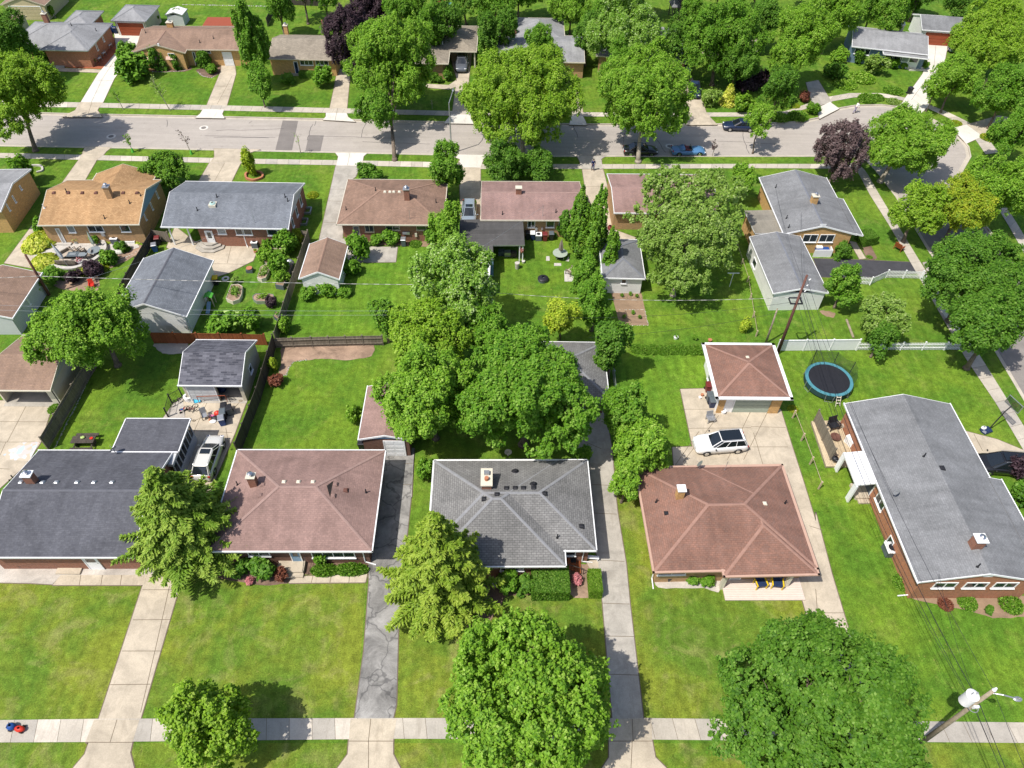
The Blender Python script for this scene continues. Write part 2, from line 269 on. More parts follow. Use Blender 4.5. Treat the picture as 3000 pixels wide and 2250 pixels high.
# ---------------------------------------------------------------- mesh builder
class MB:
    def __init__(s): s.v = []; s.f = []; s.m = []; s.uv = []; s.tone = []
    def face(s, pts, mi=0, uv=None, tone=0.):
        b = len(s.v); s.v += [Vector(p) for p in pts]; s.f.append(list(range(b, b+len(pts)))); s.m.append(mi); s.tone.append(tone)
        if uv is None:
            P = [Vector(p) for p in pts]; n = Vector((0, 0, 0))
            for a in range(len(P)):
                q, w = P[a], P[(a+1) % len(P)]; n += Vector(((q.y-w.y)*(q.z+w.z), (q.z-w.z)*(q.x+w.x), (q.x-w.x)*(q.y+w.y)))
            n = n.normalized() if n.length > 1e-9 else Vector((0, 0, 1))
            if abs(n.z) > .98: ux, uy = Vector((1, 0, 0)), Vector((0, 1, 0))
            else: ux = Vector((-n.y, n.x, 0)).normalized(); uy = n.cross(ux)
            uv = [(p.dot(ux), p.dot(uy)) for p in P]
        s.uv += list(uv)
    def box(s, x0, x1, y0, y1, z0, z1, mi=0, rot=0, c=None):
        P = [Vector((x, y, z)) for z in (z0, z1) for x, y in ((x0, y0), (x1, y0), (x1, y1), (x0, y1))]
        if rot:
            c = Vector(c) if c is not None else Vector(((x0+x1)/2, (y0+y1)/2, 0)); q = Matrix.Rotation(rot, 3, 'Z')
            c = Vector((c.x, c.y, 0)); P = [q @ (p-c)+c for p in P]
        for f in ((3,2,1,0), (4,5,6,7), (0,1,5,4), (1,2,6,5), (2,3,7,6), (3,0,4,7)): s.face([P[k] for k in f], mi)
        return s
    def prism(s, poly, z0, z1, mi=0, ms=None):
        n = len(poly); P = [Vector((p[0], p[1], 0)) for p in poly]
        ar = sum(P[k].x*P[(k+1) % n].y-P[(k+1) % n].x*P[k].y for k in range(n))
        if ar < 0: P.reverse()
        zz = lambda p, z: Vector((p.x, p.y, z))
        s.face([zz(p, z1) for p in P], mi); s.face([zz(p, z0) for p in reversed(P)], mi)
        for k in range(n): a, b = P[k], P[(k+1) % n]; s.face([zz(a, z0), zz(b, z0), zz(b, z1), zz(a, z1)], mi if ms is None else ms)
        return s
    def cyl(s, p0, p1, r0, r1=None, n=10, mi=0, cap=True):
        p0, p1 = Vector(p0), Vector(p1); r1 = r0 if r1 is None else r1; d = (p1-p0).normalized()
        a = d.cross(Vector((0, 0, 1)) if abs(d.z) < .9 else Vector((1, 0, 0))).normalized(); b = d.cross(a)
        A = [p0+(a*math.cos(t)+b*math.sin(t))*r0 for t in [k*2*math.pi/n for k in range(n)]]
        B = [p1+(a*math.cos(t)+b*math.sin(t))*r1 for t in [k*2*math.pi/n for k in range(n)]]
        for k in range(n): s.face([A[k], B[k], B[(k+1) % n], A[(k+1) % n]], mi)
        if cap: s.face(A, mi); s.face(B[::-1], mi)
        return s
    def tube(s, pts, r, n=6, mi=0, r1=None):
        m = len(pts)-1
        for k in range(m):
            ra = r if r1 is None else r+(r1-r)*k/m; rb = r if r1 is None else r+(r1-r)*(k+1)/m
            s.cyl(pts[k], pts[k+1], ra, rb, n, mi)
        return s
    def blob(s, c, rx, ry, rz, n=12, m=8, mi=0, z0=-1.0, jit=0, rg=None):
        c = Vector(c); rows = []
        for i in range(m+1):
            ph = math.asin(z0)+(math.pi/2-math.asin(z0))*i/m
            rows.append([c+Vector((rx*math.cos(ph)*math.cos(k*2*math.pi/n), ry*math.cos(ph)*math.sin(k*2*math.pi/n), rz*math.sin(ph)))*(1+(random.uniform(-jit, jit) if jit else 0)) for k in range(n)])
        for i in range(m):
            for k in range(n): s.face([rows[i][k], rows[i][(k+1) % n], rows[i+1][(k+1) % n], rows[i+1][k]], mi)
        return s
    def loft(s, rings, mi=0, cap=True, closed=True):
        for A, B in zip(rings, rings[1:]):
            n = len(A)
            for k in range(n if closed else n-1): s.face([A[k], A[(k+1) % n], B[(k+1) % n], B[k]], mi)
        if cap: s.face(rings[0][::-1], mi); s.face(rings[-1], mi)
        return s
    def poly(s, pts, z=None, mi=0, tone=0., holes=()):
        loops = [[Vector((p[0], p[1], p[2] if z is None else z)) for p in L] for L in (pts, *holes)]
        flat = [p for L in loops for p in L]
        for t in tessellate_polygon(loops):
            T = [flat[k] for k in t]
            if (T[1]-T[0]).cross(T[2]-T[0]).z < 0: T.reverse()
            s.face(T, mi, [(p.x, p.y) for p in T], tone)
        return s
    def build(s, name, mats, parent=None, smooth=False, loc=None, weld=True):
        me = bpy.data.meshes.new(name); V = np.array([tuple(p) for p in s.v], 'f').reshape(-1, 3)
        key = np.round(V*2000).astype(np.int64) if weld else None
        if weld and len(V):
            _, ix, inv = np.unique(key, axis=0, return_index=True, return_inverse=True); inv = inv.reshape(-1)
            verts = V[ix]; faces = [[int(inv[k]) for k in f] for f in s.f]
        else: verts = V; faces = s.f
        keep = [k for k, f in enumerate(faces) if len(set(f)) == len(f)]
        me.from_pydata([tuple(v) for v in verts.tolist()], [], [faces[k] for k in keep])
        uvl = me.uv_layers.new(name='UVMap'); st = np.cumsum([0]+[len(f) for f in s.f]); u = []
        for k in keep: u += s.uv[st[k]:st[k+1]]
        if len(u) == len(me.loops): uvl.data.foreach_set('uv', np.array(u, 'f').ravel())
        me.polygons.foreach_set('material_index', [s.m[k] for k in keep])
        at = me.attributes.new('tone', 'FLOAT', 'FACE'); at.data.foreach_set('value', [s.tone[k] for k in keep])
        if smooth: me.polygons.foreach_set('use_smooth', [True]*len(me.polygons))
        for mt in (mats if isinstance(mats, (list, tuple)) else [mats]): me.materials.append(M.get(mt, mt) if isinstance(mt, str) else mt)
        me.update(); o = bpy.data.objects.new(name, me); COL.objects.link(o)
        if parent is not None: o.parent = parent
        if loc is not None: o.location = loc
        return o
def tag(o, label=None, cat=None, group=None, kind=None):
    for k, v in (('label', label), ('category', cat), ('group', group), ('kind', kind)):
        if v: o[k] = v
    return o
def thing(name, label, cat, loc=(0, 0, 0), rot=0, group=None):
    o = bpy.data.objects.new(name, None); COL.objects.link(o); o.location = loc; o.rotation_euler = (0, 0, rot); o.empty_display_size = .3
    return tag(o, label, cat, group)
def copy_tree(o, parent=None):
    c = o.copy(); COL.objects.link(c)
    if parent is not None: c.parent = parent
    for ch in [q for q in bpy.data.objects if q.parent is o]: copy_tree(ch, c)
    return c
def put(o, loc, rot=0, label=None, group=None, sc=None):
    o.location = loc; o.rotation_euler = (0, 0, rot)
    if label: o['label'] = label
    if group: o['group'] = group
    if sc: o.scale = (sc, sc, sc) if not isinstance(sc, tuple) else sc
    return o
def struct(name, mb, mats, **k):
    o = mb.build(name, mats, **k); o['kind'] = 'structure'; return o

# ---------------------------------------------------------------- houses
class House:
    def __init__(s, name, label, cat, ze, wall, roof, fasc, kind='hip', pitch=.36, FL=None, FR=None, BR=None, BL=None, w=None, d=None, oh=.45,
                 cap=None, gut=True, ohg=.12, open_=(), wl=0, gw=None, ridge=None, group=None, wallz=0, gutw=.085, parapet=0):
        s.ze = ze; s.oh = oh; s.ohg = min(oh, ohg)
        P = {k: W(*v, ze) for k, v in dict(FL=FL, FR=FR, BR=BR, BL=BL).items() if v}
        ang = []
        if 'FL' in P and 'FR' in P: q = P['FR']-P['FL']; ang.append(math.atan2(q.y, q.x))
        if 'BL' in P and 'BR' in P: q = P['BR']-P['BL']; ang.append(math.atan2(q.y, q.x))
        if not d and 'FR' in P and 'BR' in P: q = P['BR']-P['FR']; ang.append(math.atan2(-q.x, q.y))
        if not d and 'FL' in P and 'BL' in P: q = P['BL']-P['FL']; ang.append(math.atan2(-q.x, q.y))
        s.ang = sum(ang)/len(ang); c, n = math.cos(s.ang), math.sin(s.ang); ux = Vector((c, n, 0)); uy = Vector((-n, c, 0))
        U = {k: (p.dot(ux), p.dot(uy)) for k, p in P.items()}
        def av(ks, i):
            v = [U[k][i] for k in ks if k in U]; return sum(v)/len(v) if v else None
        x0, x1, y0, y1 = av(('FL','BL'), 0), av(('FR','BR'), 0), av(('FL','FR'), 1), av(('BL','BR'), 1)
        if w: x0, x1 = (x0, x0+w) if x0 is not None else (x1-w, x1)
        if d: y0, y1 = (y0, y0+d) if y0 is not None else (y1-d, y1)
        s.w, s.d = x1-x0, y1-y0; o = ux*x0+uy*y0; o.z = 0
        s.root = thing(name, label, cat, o, s.ang, group); s.o = o; s.ux, s.uy = ux, uy
        s.rects = [dict(x0=0, x1=s.w, y0=0, y1=s.d, kind=kind, pitch=pitch, ze=ze, ridge=ridge)]
        s.args = dict(wall=wall, roof=roof, fasc=fasc, cap=cap, gut=gut, open_=open_, wl=wl, gw=gw or wall, wallz=wallz, gutw=gutw)
        s.label = label
    def ins(s, r, side):
        return s.ohg if (r['kind'] == 'gable-y' and side in 'SN') or (r['kind'] == 'gable-x' and side in 'EW') else s.oh
    def loc(s, P): q = P-s.o; return Vector((q.dot(s.ux), q.dot(s.uy), q.z))
    def wing(s, FL, BR, kind, pitch, ze=None, eps=.006, nowall=False, ridge=None):
        ze = (s.ze if ze is None else ze)-eps; a = s.loc(W(*FL, ze)); b = s.loc(W(*BR, ze))
        s.rects.append(dict(x0=a.x+eps, x1=b.x-eps, y0=a.y+eps, y1=b.y-eps, kind=kind, pitch=pitch, ze=ze, nowall=nowall, ridge=ridge)); return s
    def wingl(s, x0, x1, y0, y1, kind, pitch, ze=None, nowall=False, ridge=None):
        s.rects.append(dict(x0=x0, x1=x1, y0=y0, y1=y1, kind=kind, pitch=pitch, ze=s.ze-.006 if ze is None else ze, nowall=nowall, ridge=ridge)); return s
    def hgt(s, x, y, r=None):
        best = -1
        for r in ([r] if r else s.rects):
            if not (r['x0']-.3 <= x <= r['x1']+.3 and r['y0']-.3 <= y <= r['y1']+.3): continue
            a, b = min(x-r['x0'], r['x1']-x), min(y-r['y0'], r['y1']-y); k = r['kind']
            h = {'hip': min(a, b), 'gable-x': b, 'gable-y': a, 'flat': 0}[k]
            if k == 'flat': h = 0
            if k == 'gable-y' and r.get('ridge') is not None: h = min(r['ridge'], r['x1']-r['x0']) - abs(x-r['x0']-r['ridge'])
            best = max(best, r['ze']+r['pitch']*h)
        return best
    def on(s, t, u, v):                       # pixel -> local point on the roof
        z = s.ze+.5
        for _ in range(12):
            q = s.loc(W(t, u, v, z)); h = s.hgt(q.x, q.y)
            if h < 0: break
            z += (h-z)*.7
        q = s.loc(W(t, u, v, z)); q.z = z; return q
    def wallpt(s, side, t, u, v, ri=0):
        r = s.rects[ri]; d = ray(t, u, v); dl = Vector((d.dot(s.ux), d.dot(s.uy), d.z)); c = s.loc(Vector((0, 0, HC)))
        oh = s.ins(r, side)
        if side in 'SN': Y = r['y0']+oh if side == 'S' else r['y1']-oh; k = (Y-c.y)/dl.y
        else: X = r['x0']+oh if side == 'W' else r['x1']-oh; k = (X-c.x)/dl.x
        P = c+dl*k; return (P.x if side in 'SN' else P.y), P.z
    def make(s):
        A = s.args; oh = s.oh; roof = MB(); wall = MB(); cap = MB(); guts = []; T = .16
        for ri, r in enumerate(s.rects):
            x0, x1, y0, y1, ze, p, k = r['x0'], r['x1'], r['y0'], r['y1'], r['ze'], r['pitch'], r['kind']; w, d = x1-x0, y1-y0
            V = lambda x, y, z: Vector((x, y, z)); c = [V(x0,y0,ze), V(x1,y0,ze), V(x1,y1,ze), V(x0,y1,ze)]; gl = []; caps = []
            if k == 'hip':
                if w >= d: a, b = V(x0+d/2,(y0+y1)/2,ze+p*d/2), V(x1-d/2,(y0+y1)/2,ze+p*d/2); F = [[c[0],c[1],b,a],[c[1],c[2],b],[c[2],c[3],a,b],[c[3],c[0],a]]; caps = [(a,b),(c[0],a),(c[3],a),(c[1],b),(c[2],b)]
                else: a, b = V((x0+x1)/2,y0+w/2,ze+p*w/2), V((x0+x1)/2,y1-w/2,ze+p*w/2); F = [[c[0],c[1],a],[c[1],c[2],b,a],[c[2],c[3],b],[c[3],c[0],a,b]]; caps = [(a,b),(c[0],a),(c[1],a),(c[2],b),(c[3],b)]
                edges = [(0,1),(1,2),(2,3),(3,0)]
            elif k == 'gable-x':
                a, b = V(x0,(y0+y1)/2,ze+p*d/2), V(x1,(y0+y1)/2,ze+p*d/2); F = [[c[0],c[1],b,a],[c[2],c[3],a,b]]; caps = [(a,b)]; gl = [(c[3],a,c[0]),(c[1],b,c[2])]; edges = [(0,1),(2,3)]
            elif k == 'gable-y':
                rx = x0+(r['ridge'] if r.get('ridge') is not None else w/2); hz = ze+p*(rx-x0); zr = hz-p*(x1-rx)
                c[1] = V(x1,y0,zr); c[2] = V(x1,y1,zr)
                a, b = V(rx,y0,hz), V(rx,y1,hz); F = [[c[1],c[2],b,a],[c[3],c[0],a,b]]; caps = [(a,b)]; gl = [(c[0],a,c[1]),(c[2],b,c[3])]; edges = [(1,2),(3,0)] if r.get('ridge') != 0 else [(1,2)]
            else: F = [c]; edges = [(0,1),(1,2),(2,3),(3,0)]
            dn = Vector((0, 0, -T))
            for f in F:
                roof.face(f, 0); roof.face([q+dn for q in reversed(f)], 1)
            ol = [(c[i],c[j]) for i, j in ((0,1),(1,2),(2,3),(3,0))] if k in ('hip','flat') else ([(c[0],c[1]),(c[2],c[3])] if k == 'gable-x' else [(c[1],c[2]),(c[3],c[0])])
            if r.get('ridge') == 0: ol = ol[:1]; roof.face([c[3], c[0], c[0]+dn, c[3]+dn], 0)
            for tri in gl: ol += [(tri[0],tri[1]),(tri[1],tri[2])] if False else []
            for q, e in ol: roof.face([q+dn, e+dn, e, q], 1)
            for tri in gl:
                for q, e in ((tri[0],tri[1]),(tri[1],tri[2])): roof.face([q, e, e+dn, q+dn], 1)
                up = Vector((0, 0, .015)); n = Vector((0, -1, 0)) if k == 'gable-y' else Vector((1, 0, 0)); ctr = V((x0+x1)/2,(y0+y1)/2,0)
                out = (Vector((0, -1, 0)) if tri[1].y < ctr.y else Vector((0, 1, 0))) if k == 'gable-y' else (Vector((-1, 0, 0)) if tri[1].x < ctr.x else Vector((1, 0, 0)))
                for q, e in ((tri[0],tri[1]),(tri[1],tri[2])):   # rake boards
                    roof.face([q+out*.03+up, e+out*.03+up, e-out*.02+up, q-out*.02+up], 1); roof.face([q+out*.03+up, e+out*.03+up, e+out*.03+dn*1.1, q+out*.03+dn*1.1], 1)
            if A['cap'] and r.get('ridge') != 0:
                for q, e in caps:
                    dr = (e-q); 
                    if dr.length < .3: continue
                    sd = dr.cross(Vector((0, 0, 1))).normalized()*.115; u1 = Vector((0, 0, .03)); dd = Vector((0, 0, -.018))
                    if abs(dr.z) < .01: dd = Vector((0, 0, -.15*p+.006))
                    cap.face([q+sd+u1+dd, e+sd+u1+dd, e+u1, q+u1], 0); cap.face([q+u1, e+u1, e-sd+u1+dd, q-sd+u1+dd], 0)
            if A['gut']:
                g = A['gutw']; gut = MB(); guts.append(gut)
                for i, j in edges:
                    if k in ('gable-x', 'gable-y') and gut.v: gut = MB(); guts.append(gut)
                    q, e = c[i], c[j]; dr = (e-q).normalized(); o_ = Vector((dr.y, -dr.x, 0)); q2, e2 = q-dr*g, e+dr*g; z1 = Vector((0, 0, .025)); z0 = Vector((0, 0, -.12))
                    A4 = [q2+o_*.004, e2+o_*.004, e2+o_*g, q2+o_*g]
                    gut.face([t+z1 for t in A4][::-1], 0); gut.face([A4[3]+z1, A4[2]+z1, A4[2]+z0, A4[3]+z0], 0); gut.face([t+z0 for t in A4], 0); gut.face([A4[0]+z1, A4[3]+z1, A4[3]+z0, A4[0]+z0], 0); gut.face([A4[2]+z1, A4[1]+z1, A4[1]+z0, A4[2]+z0], 0)
            if r.get('nowall'): continue
            ox, oy = s.ins(r, 'E'), s.ins(r, 'S'); X0, X1, Y0, Y1 = x0+ox+(A['wl'] if ri == 0 else 0), x1-ox, y0+oy, y1-oy; e = ri*.006; X0 += e; X1 -= e; Y0 += e; Y1 -= e; zt = ze-T*.6+(p*oh if k == 'hip' else 0)*.0; th = .14
            ztl = lambda x: zt
            ops = sorted([o for o in A['open_'] if o[0] == ri], key=lambda o: o[1]); cur = X0
            z0 = A['wallz']
            if ops: fl = MB(); fl.box(X0+.01, X1-.01, Y0-.3, Y1-.01, .03, .052); fl.build('garage_floor', 'conc_g', s.root)
            for _, a, b, h in ops:
                if a > cur: wall.box(cur, a, Y0, Y0+th, z0, zt)
                wall.box(a, b, Y0, Y0+th, h, zt); cur = b
            if cur < X1: wall.box(cur, X1, Y0, Y0+th, z0, zt)
            wall.box(X0, X1, Y1-th, Y1, z0, zt); wall.box(X0, X0+th, Y0+th, Y1-th, z0, zt); wall.box(X1-th, X1, Y0+th, Y1-th, z0, zt)
            if k == 'gable-x':
                for X in (X0+.002, X1-.002):
                    zz = zt+p*(d/2-oh)-.02+oh*p-.05; tri = [V(X,Y0,zt), V(X,Y1,zt), V(X,Y1,zt+oh*p-.05), V(X,(y0+y1)/2,zz), V(X,Y0,zt+oh*p-.05)]; wall.face(tri if X == X1-.002 else tri[::-1], 1)
            if k == 'gable-y':
                for Y in (Y0+.002, Y1-.002):
                    zz = zt+p*(rx-x0-oh)-.02+oh*p-.05; zr2 = c[1].z-T*.6+oh*p-.05
                    tri = [V(X0,Y,min(zt, zr2)), V(X1,Y,min(zt, zr2)), V(X1,Y,zr2), V(rx,Y,zz), V(X0,Y,zt+oh*p-.05)]; wall.face(tri[::-1] if Y == Y1-.002 else tri, 1)
        s.roof = roof.build('roof', [A['roof'], A['fasc']], s.root); s.wall = wall.build('wall', [A['wall'], A['gw']], s.root)
        if A['cap']: cap.build('ridge_cap', A['cap'], s.roof)
        for gut in guts: gut.build('gutter', A['fasc'], s.roof)
        return s
    # -- wall features given by picture rectangles
    def feat(s, kind, side, t, u0, v0, u1, v1, ri=0, mat=None, frame='white', n=1, zlim=True, label=None):
        a, za = s.wallpt(side, t, u0, v0, ri); b, zb = s.wallpt(side, t, u1, v1, ri)
        if a > b: a, b = b, a
        z0, z1 = min(za, zb), max(za, zb); top = s.rects[ri]['ze']-.2
        if zlim: z1 = min(z1, top); z0 = max(z0, .02); 
        if kind in ('door','garage'): z1 = min(2.1, top); z0 = .03
        if kind == 'window' and z1-z0 < .3: z0 = z1-.8
        return s.feat_l(kind, side, a, b, z0, z1, ri, mat, frame, n, label)
    def feat_l(s, kind, side, a, b, z0, z1, ri=0, mat=None, frame='white', n=1, label=None):
        r = s.rects[ri]; oh = s.ins(r, side); e = ri*.006
        pl = {'S': r['y0']+oh+e, 'N': r['y1']-oh-e, 'W': r['x0']+oh+e+(s.args['wl'] if ri == 0 else 0), 'E': r['x1']-oh-e}[side]; sg = -1 if side in 'SW' else 1
        def bx(mb, p, q, za, zb, d0, d1, mi=0):
            lo, hi = sorted((pl+sg*d0, pl+sg*d1))
            mb.box(p, q, lo, hi, za, zb, mi) if side in 'SN' else mb.box(lo, hi, p, q, za, zb, mi)
        fr = .07
        if kind == 'window':
            g = MB(); bx(g, a, b, z0, z1, .012, .024); pane = g.build('window', mat or 'glass', s.root)
            f = MB(); bx(f, a-fr, a, z0-fr, z1+fr, .003, .06); bx(f, b, b+fr, z0-fr, z1+fr, .003, .06); bx(f, a, b, z1, z1+fr, .003, .06); bx(f, a, b, z0-fr, z0, .003, .06)
            for k in range(1, n): x = a+(b-a)*k/n; bx(f, x-.03, x+.03, z0, z1, .026, .055)
            f.build('frame', frame, pane); q = MB(); bx(q, a-.12, b+.12, z0-fr-.06, z0-fr-.002, .004, .13); q.build('sill', frame, pane)
            if label: pane['label'] = label
            return pane
        if kind == 'door':
            g = MB(); bx(g, a, b, z0, z1, .012, .045); D = g.build('door', mat or 'white', s.root)
            f = MB(); bx(f, a-.08, a, z0, z1+.08, .003, .07); bx(f, b, b+.08, z0, z1+.08, .003, .07); bx(f, a, b, z1, z1+.08, .003, .07); f.build('frame', frame, D)
            h = MB(); bx(h, b-.12, b-.06, 1.0, 1.08, .046, .1); h.build('handle', 'chrome', D)
            p = MB(); bx(p, a+.14, b-.14, 1.15, z1-.15, .046, .052); p.build('pane', 'glass', D); return D
        if kind == 'garage':
            g = MB(); nn = 4
            for k in range(nn):
                p, q = z0+(z1-z0)*k/nn, z0+(z1-z0)*(k+1)/nn; bx(g, a, b, p+.012, q-.012, .012, .045)
                m = max(2, int((b-a)/.6))
                for j in range(m): x = a+(b-a)*j/m; bx(g, x+.07, x+(b-a)/m-.07, p+.09, q-.09, .046, .058)
            bx(g, a, b, z0, z1, .006, .011); D = g.build('garage_door', mat or 'white', s.root)
            f = MB(); bx(f, a-.1, a, z0, z1+.1, .003, .07); bx(f, b, b+.1, z0, z1+.1, .003, .07); bx(f, a, b, z1, z1+.1, .003, .07); f.build('frame', frame, D); return D
        if kind == 'vent':
            g = MB(); 
            for k in range(5): bx(g, a, b, z0+(z1-z0)*k/5, z0+(z1-z0)*(k+.7)/5, .006, .04)
            return g.build('gable_vent', mat or 'white', s.root)
        g = MB(); bx(g, a, b, z0, z1, .01, .16); return g.build(kind, mat or 'metal', s.root)
    def chim(s, t, u, v, w=.75, d=.6, h=1.3, brick='brk_r', capm='white', pot=True, label=None):
        q = s.on(t, u, v); m = MB(); m.box(q.x-w/2, q.x+w/2, q.y-d/2, q.y+d/2, q.z-.9, q.z+h); ch = m.build('chimney', brick, s.roof)
        c = MB(); c.box(q.x-w/2-.07, q.x+w/2+.07, q.y-d/2-.07, q.y+d/2+.07, q.z+h+.001, q.z+h+.09); c.build('chimney_crown', capm, ch)
        if pot:
            p = MB(); p.cyl((q.x, q.y, q.z+h+.09), (q.x, q.y, q.z+h+.34), .13, .13, 12); p.cyl((q.x, q.y, q.z+h+.36), (q.x, q.y, q.z+h+.46), .23, .08, 12); p.build('flue_cap', 'chrome', ch)
        return ch
    def vents(s, pts, mat='black', sz=.3, name='roof_vent'):
        for t, u, v in pts:
            q = s.on(t, u, v); m = MB(); h = sz*.45
            m.loft([[Vector((q.x+a*sz/2*k, q.y+b*sz/2*k, q.z+zz)) for a, b in ((-1,-1),(1,-1),(1,1),(-1,1))] for k, zz in ((1.15, -.08), (1.15, .03), (.8, h*.8), (.45, h))]); m.build(name, mat, s.roof)
        return s
    def pipes(s, pts, mat='black', h=.45, r=.05):
        for t, u, v in pts:
            q = s.on(t, u, v); m = MB(); m.cyl((q.x, q.y, q.z-.1), (q.x, q.y, q.z+h), r, r, 8); m.cyl((q.x, q.y, q.z-.05), (q.x, q.y, q.z+.12), r*2.6, r*1.1, 10); m.build('vent_pipe', mat, s.roof)
        return s
    def post(s, x, y, zt, r=.07, mat='white', z0=0):
        m = MB(); m.box(x-r, x+r, y-r, y+r, z0, zt); return m.build('post', mat, s.root)
    def dish(s, t, u, v, az=2.6):
        q = s.on(t, u, v); m = MB(); m.cyl((q.x, q.y, q.z), (q.x, q.y+.05, q.z+.6), .03, .03, 8)
        dr = Vector((math.cos(az), math.sin(az), .6)).normalized(); c = Vector((q.x, q.y+.05, q.z+.62)); m.cyl(c, c+dr*.05, .26, .33, 16); m.cyl(c, c+dr*.42, .012, .012, 6)
        return m.build('dish_antenna', 'metal', s.roof)
    def downspout(s, x, y, foot=(0, -1), ze=None, mat='white'):
        z = (ze or s.ze)-.1; m = MB(); a = Vector((x, y, z)); fx, fy = foot
        pts = [a, Vector((x-fx*.35, y-fy*.35, z-.35)), Vector((x-fx*.35, y-fy*.35, .25)), Vector((x+fx*.5, y+fy*.5, .08))]
        m.tube(pts, .05, 6); return m.build('downspout', mat, s.root)

# ---------------------------------------------------------------- foliage
def leafmesh(name, P, Nn, size, rnd, mat, asp=1.7, droop=0., tang=None):
    n = len(P); Nn = Nn/np.maximum(np.linalg.norm(Nn, axis=1, keepdims=True), 1e-6)
    rv = RG.normal(size=(n, 3)); rv[:, 2] -= droop
    t = np.cross(Nn, rv) if tang is None else tang-Nn*(tang*Nn).sum(1, keepdims=True); t /= np.maximum(np.linalg.norm(t, axis=1, keepdims=True), 1e-6); b = np.cross(Nn, t)
    L = (size*asp/2)[:, None]; Wd = (size/2)[:, None]
    bend = Nn*(size*.18)[:, None]
    v = np.stack([P-t*L-bend, P-b*Wd+bend*.4-t*L*.1, P+t*L-bend, P+b*Wd+bend*.4-t*L*.1], 1).reshape(-1, 3).astype('f')
    me = bpy.data.meshes.new(name); me.vertices.add(4*n); me.vertices.foreach_set('co', v.ravel())
    me.loops.add(4*n); me.loops.foreach_set('vertex_index', np.arange(4*n, dtype='i'))
    me.polygons.add(n); me.polygons.foreach_set('loop_start', np.arange(0, 4*n, 4, dtype='i')); me.polygons.foreach_set('loop_total', np.full(n, 4, 'i'))
    at = me.attributes.new('rnd', 'FLOAT', 'FACE'); at.data.foreach_set('value', np.clip(rnd, 0, 1).astype('f'))
    me.materials.append(LF[mat] if isinstance(mat, str) else mat); me.update(calc_edges=True); return me
RG = np.random.default_rng(11)
def unit(n, up=0.):
    d = RG.normal(size=(n, 3)); d[:, 2] += up; return d/np.linalg.norm(d, axis=1, keepdims=True)
def crown_cloud(rx, ry, rz, nt, nl, lobes=16, lr=.42, tuft=.26, low=-.45, dens_in=.12, rv=(.34, .62), zs=1.35):
    """leaf points round the origin: lobes on an ellipsoid, tufts on lobes, leaves in tufts"""
    nb = max(5, int(lobes*.42)); C = unit(nb, .2); C = C[C[:, 2] > low-.3]; C = C*RG.uniform(rv[0], rv[1], (len(C), 1)); C = np.vstack([C, RG.normal(size=(2, 3))*.15+[0, 0, .2]])
    R_ = np.clip(RG.uniform(.30, .50, len(C))*(1.15-.35*np.linalg.norm(C, axis=1)), .2, .6); per = 9; ci = np.repeat(np.arange(len(C)), per); dd = unit(len(ci), .2)+C[ci]*.9
    dd /= np.linalg.norm(dd, axis=1, keepdims=True); c = C[ci]+dd*(R_[ci]*RG.uniform(.7, 1.05, len(ci)))[:, None]; lrad = RG.uniform(.13, .24, len(c))*lr/.38
    c = np.vstack([c, C]); lrad = np.concatenate([lrad, R_*.8])
    li = RG.integers(0, len(c), nt*3); d = unit(nt*3, .12); out = c[li]/np.maximum(np.linalg.norm(c[li], axis=1, keepdims=True), .2)
    d = d+out*.75; d /= np.linalg.norm(d, axis=1, keepdims=True)
    rr = lrad[li]*RG.uniform(.78, 1.06, nt*3); p = c[li]+d*rr[:, None]
    # drop tufts buried in other lobes
    dist = np.linalg.norm(p[:, None, :]-c[None], axis=2)/lrad[None]; buried = (dist < .70).sum(1) > 0
    keep = (~buried | (RG.random(nt*3) < dens_in)) & (p[:, 2] > low); p = p[keep][:nt]; d = d[keep][:nt]; k = len(p)
    tr = RG.random(k)
    out_ = RG.random(k) < .22; p[out_] *= (1+RG.random((out_.sum(), 1))**1.6*.10)
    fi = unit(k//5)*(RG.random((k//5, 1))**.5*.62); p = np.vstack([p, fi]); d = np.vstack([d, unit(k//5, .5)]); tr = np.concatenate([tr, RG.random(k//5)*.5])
    P = np.repeat(p*np.array([[rx, ry, rz]]), nl, 0); D = np.repeat(d, nl, 0); T = np.repeat(tr, nl)
    j = unit(len(P)); P = P+j*(tuft*RG.random((len(P), 1))**.5*np.repeat(RG.uniform(.45, 1.45, (len(p), 1)), nl, 0))*np.array([[.78, .78, zs]])
    Nn = D*.55+j*.4+np.array([[-.2, -.15, .95]])+RG.normal(size=P.shape)*.38
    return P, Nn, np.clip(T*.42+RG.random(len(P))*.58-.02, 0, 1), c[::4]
def limbs(mb, base, top, c, r0, mi=0, sc=(1, 1, 1), nmax=9, bend=.3):
    base, top = Vector(base), Vector(top); mid = base.lerp(top, .5)+Vector((RG.normal()*.12, RG.normal()*.12, 0))
    mb.tube([base, base.lerp(mid, .35), mid, top], r0*1.15, 9, mi, r0*.55)
    mb.cyl(base-Vector((0, 0, .1)), base+Vector((0, 0, .35)), r0*1.7, r0*1.08, 9, mi)
    for q in c[:nmax]:
        e = Vector((q[0]*sc[0], q[1]*sc[1], q[2]*sc[2]))+Vector(sc[3]) if len(sc) > 3 else Vector(q)
        st = base.lerp(top, RG.uniform(.6, 1)); m1 = st.lerp(e, .45)+Vector((0, 0, bend*RG.uniform(0, 1)))
        mb.tube([st, m1, e], r0*.42, 6, mi, r0*.08)
        for _ in range(2):
            f = e+Vector((RG.normal()*.6, RG.normal()*.6, RG.uniform(.1, .8)))*(sc[0]*.22); mb.tube([m1.lerp(e, .5), f], r0*.14, 5, mi, r0*.04)
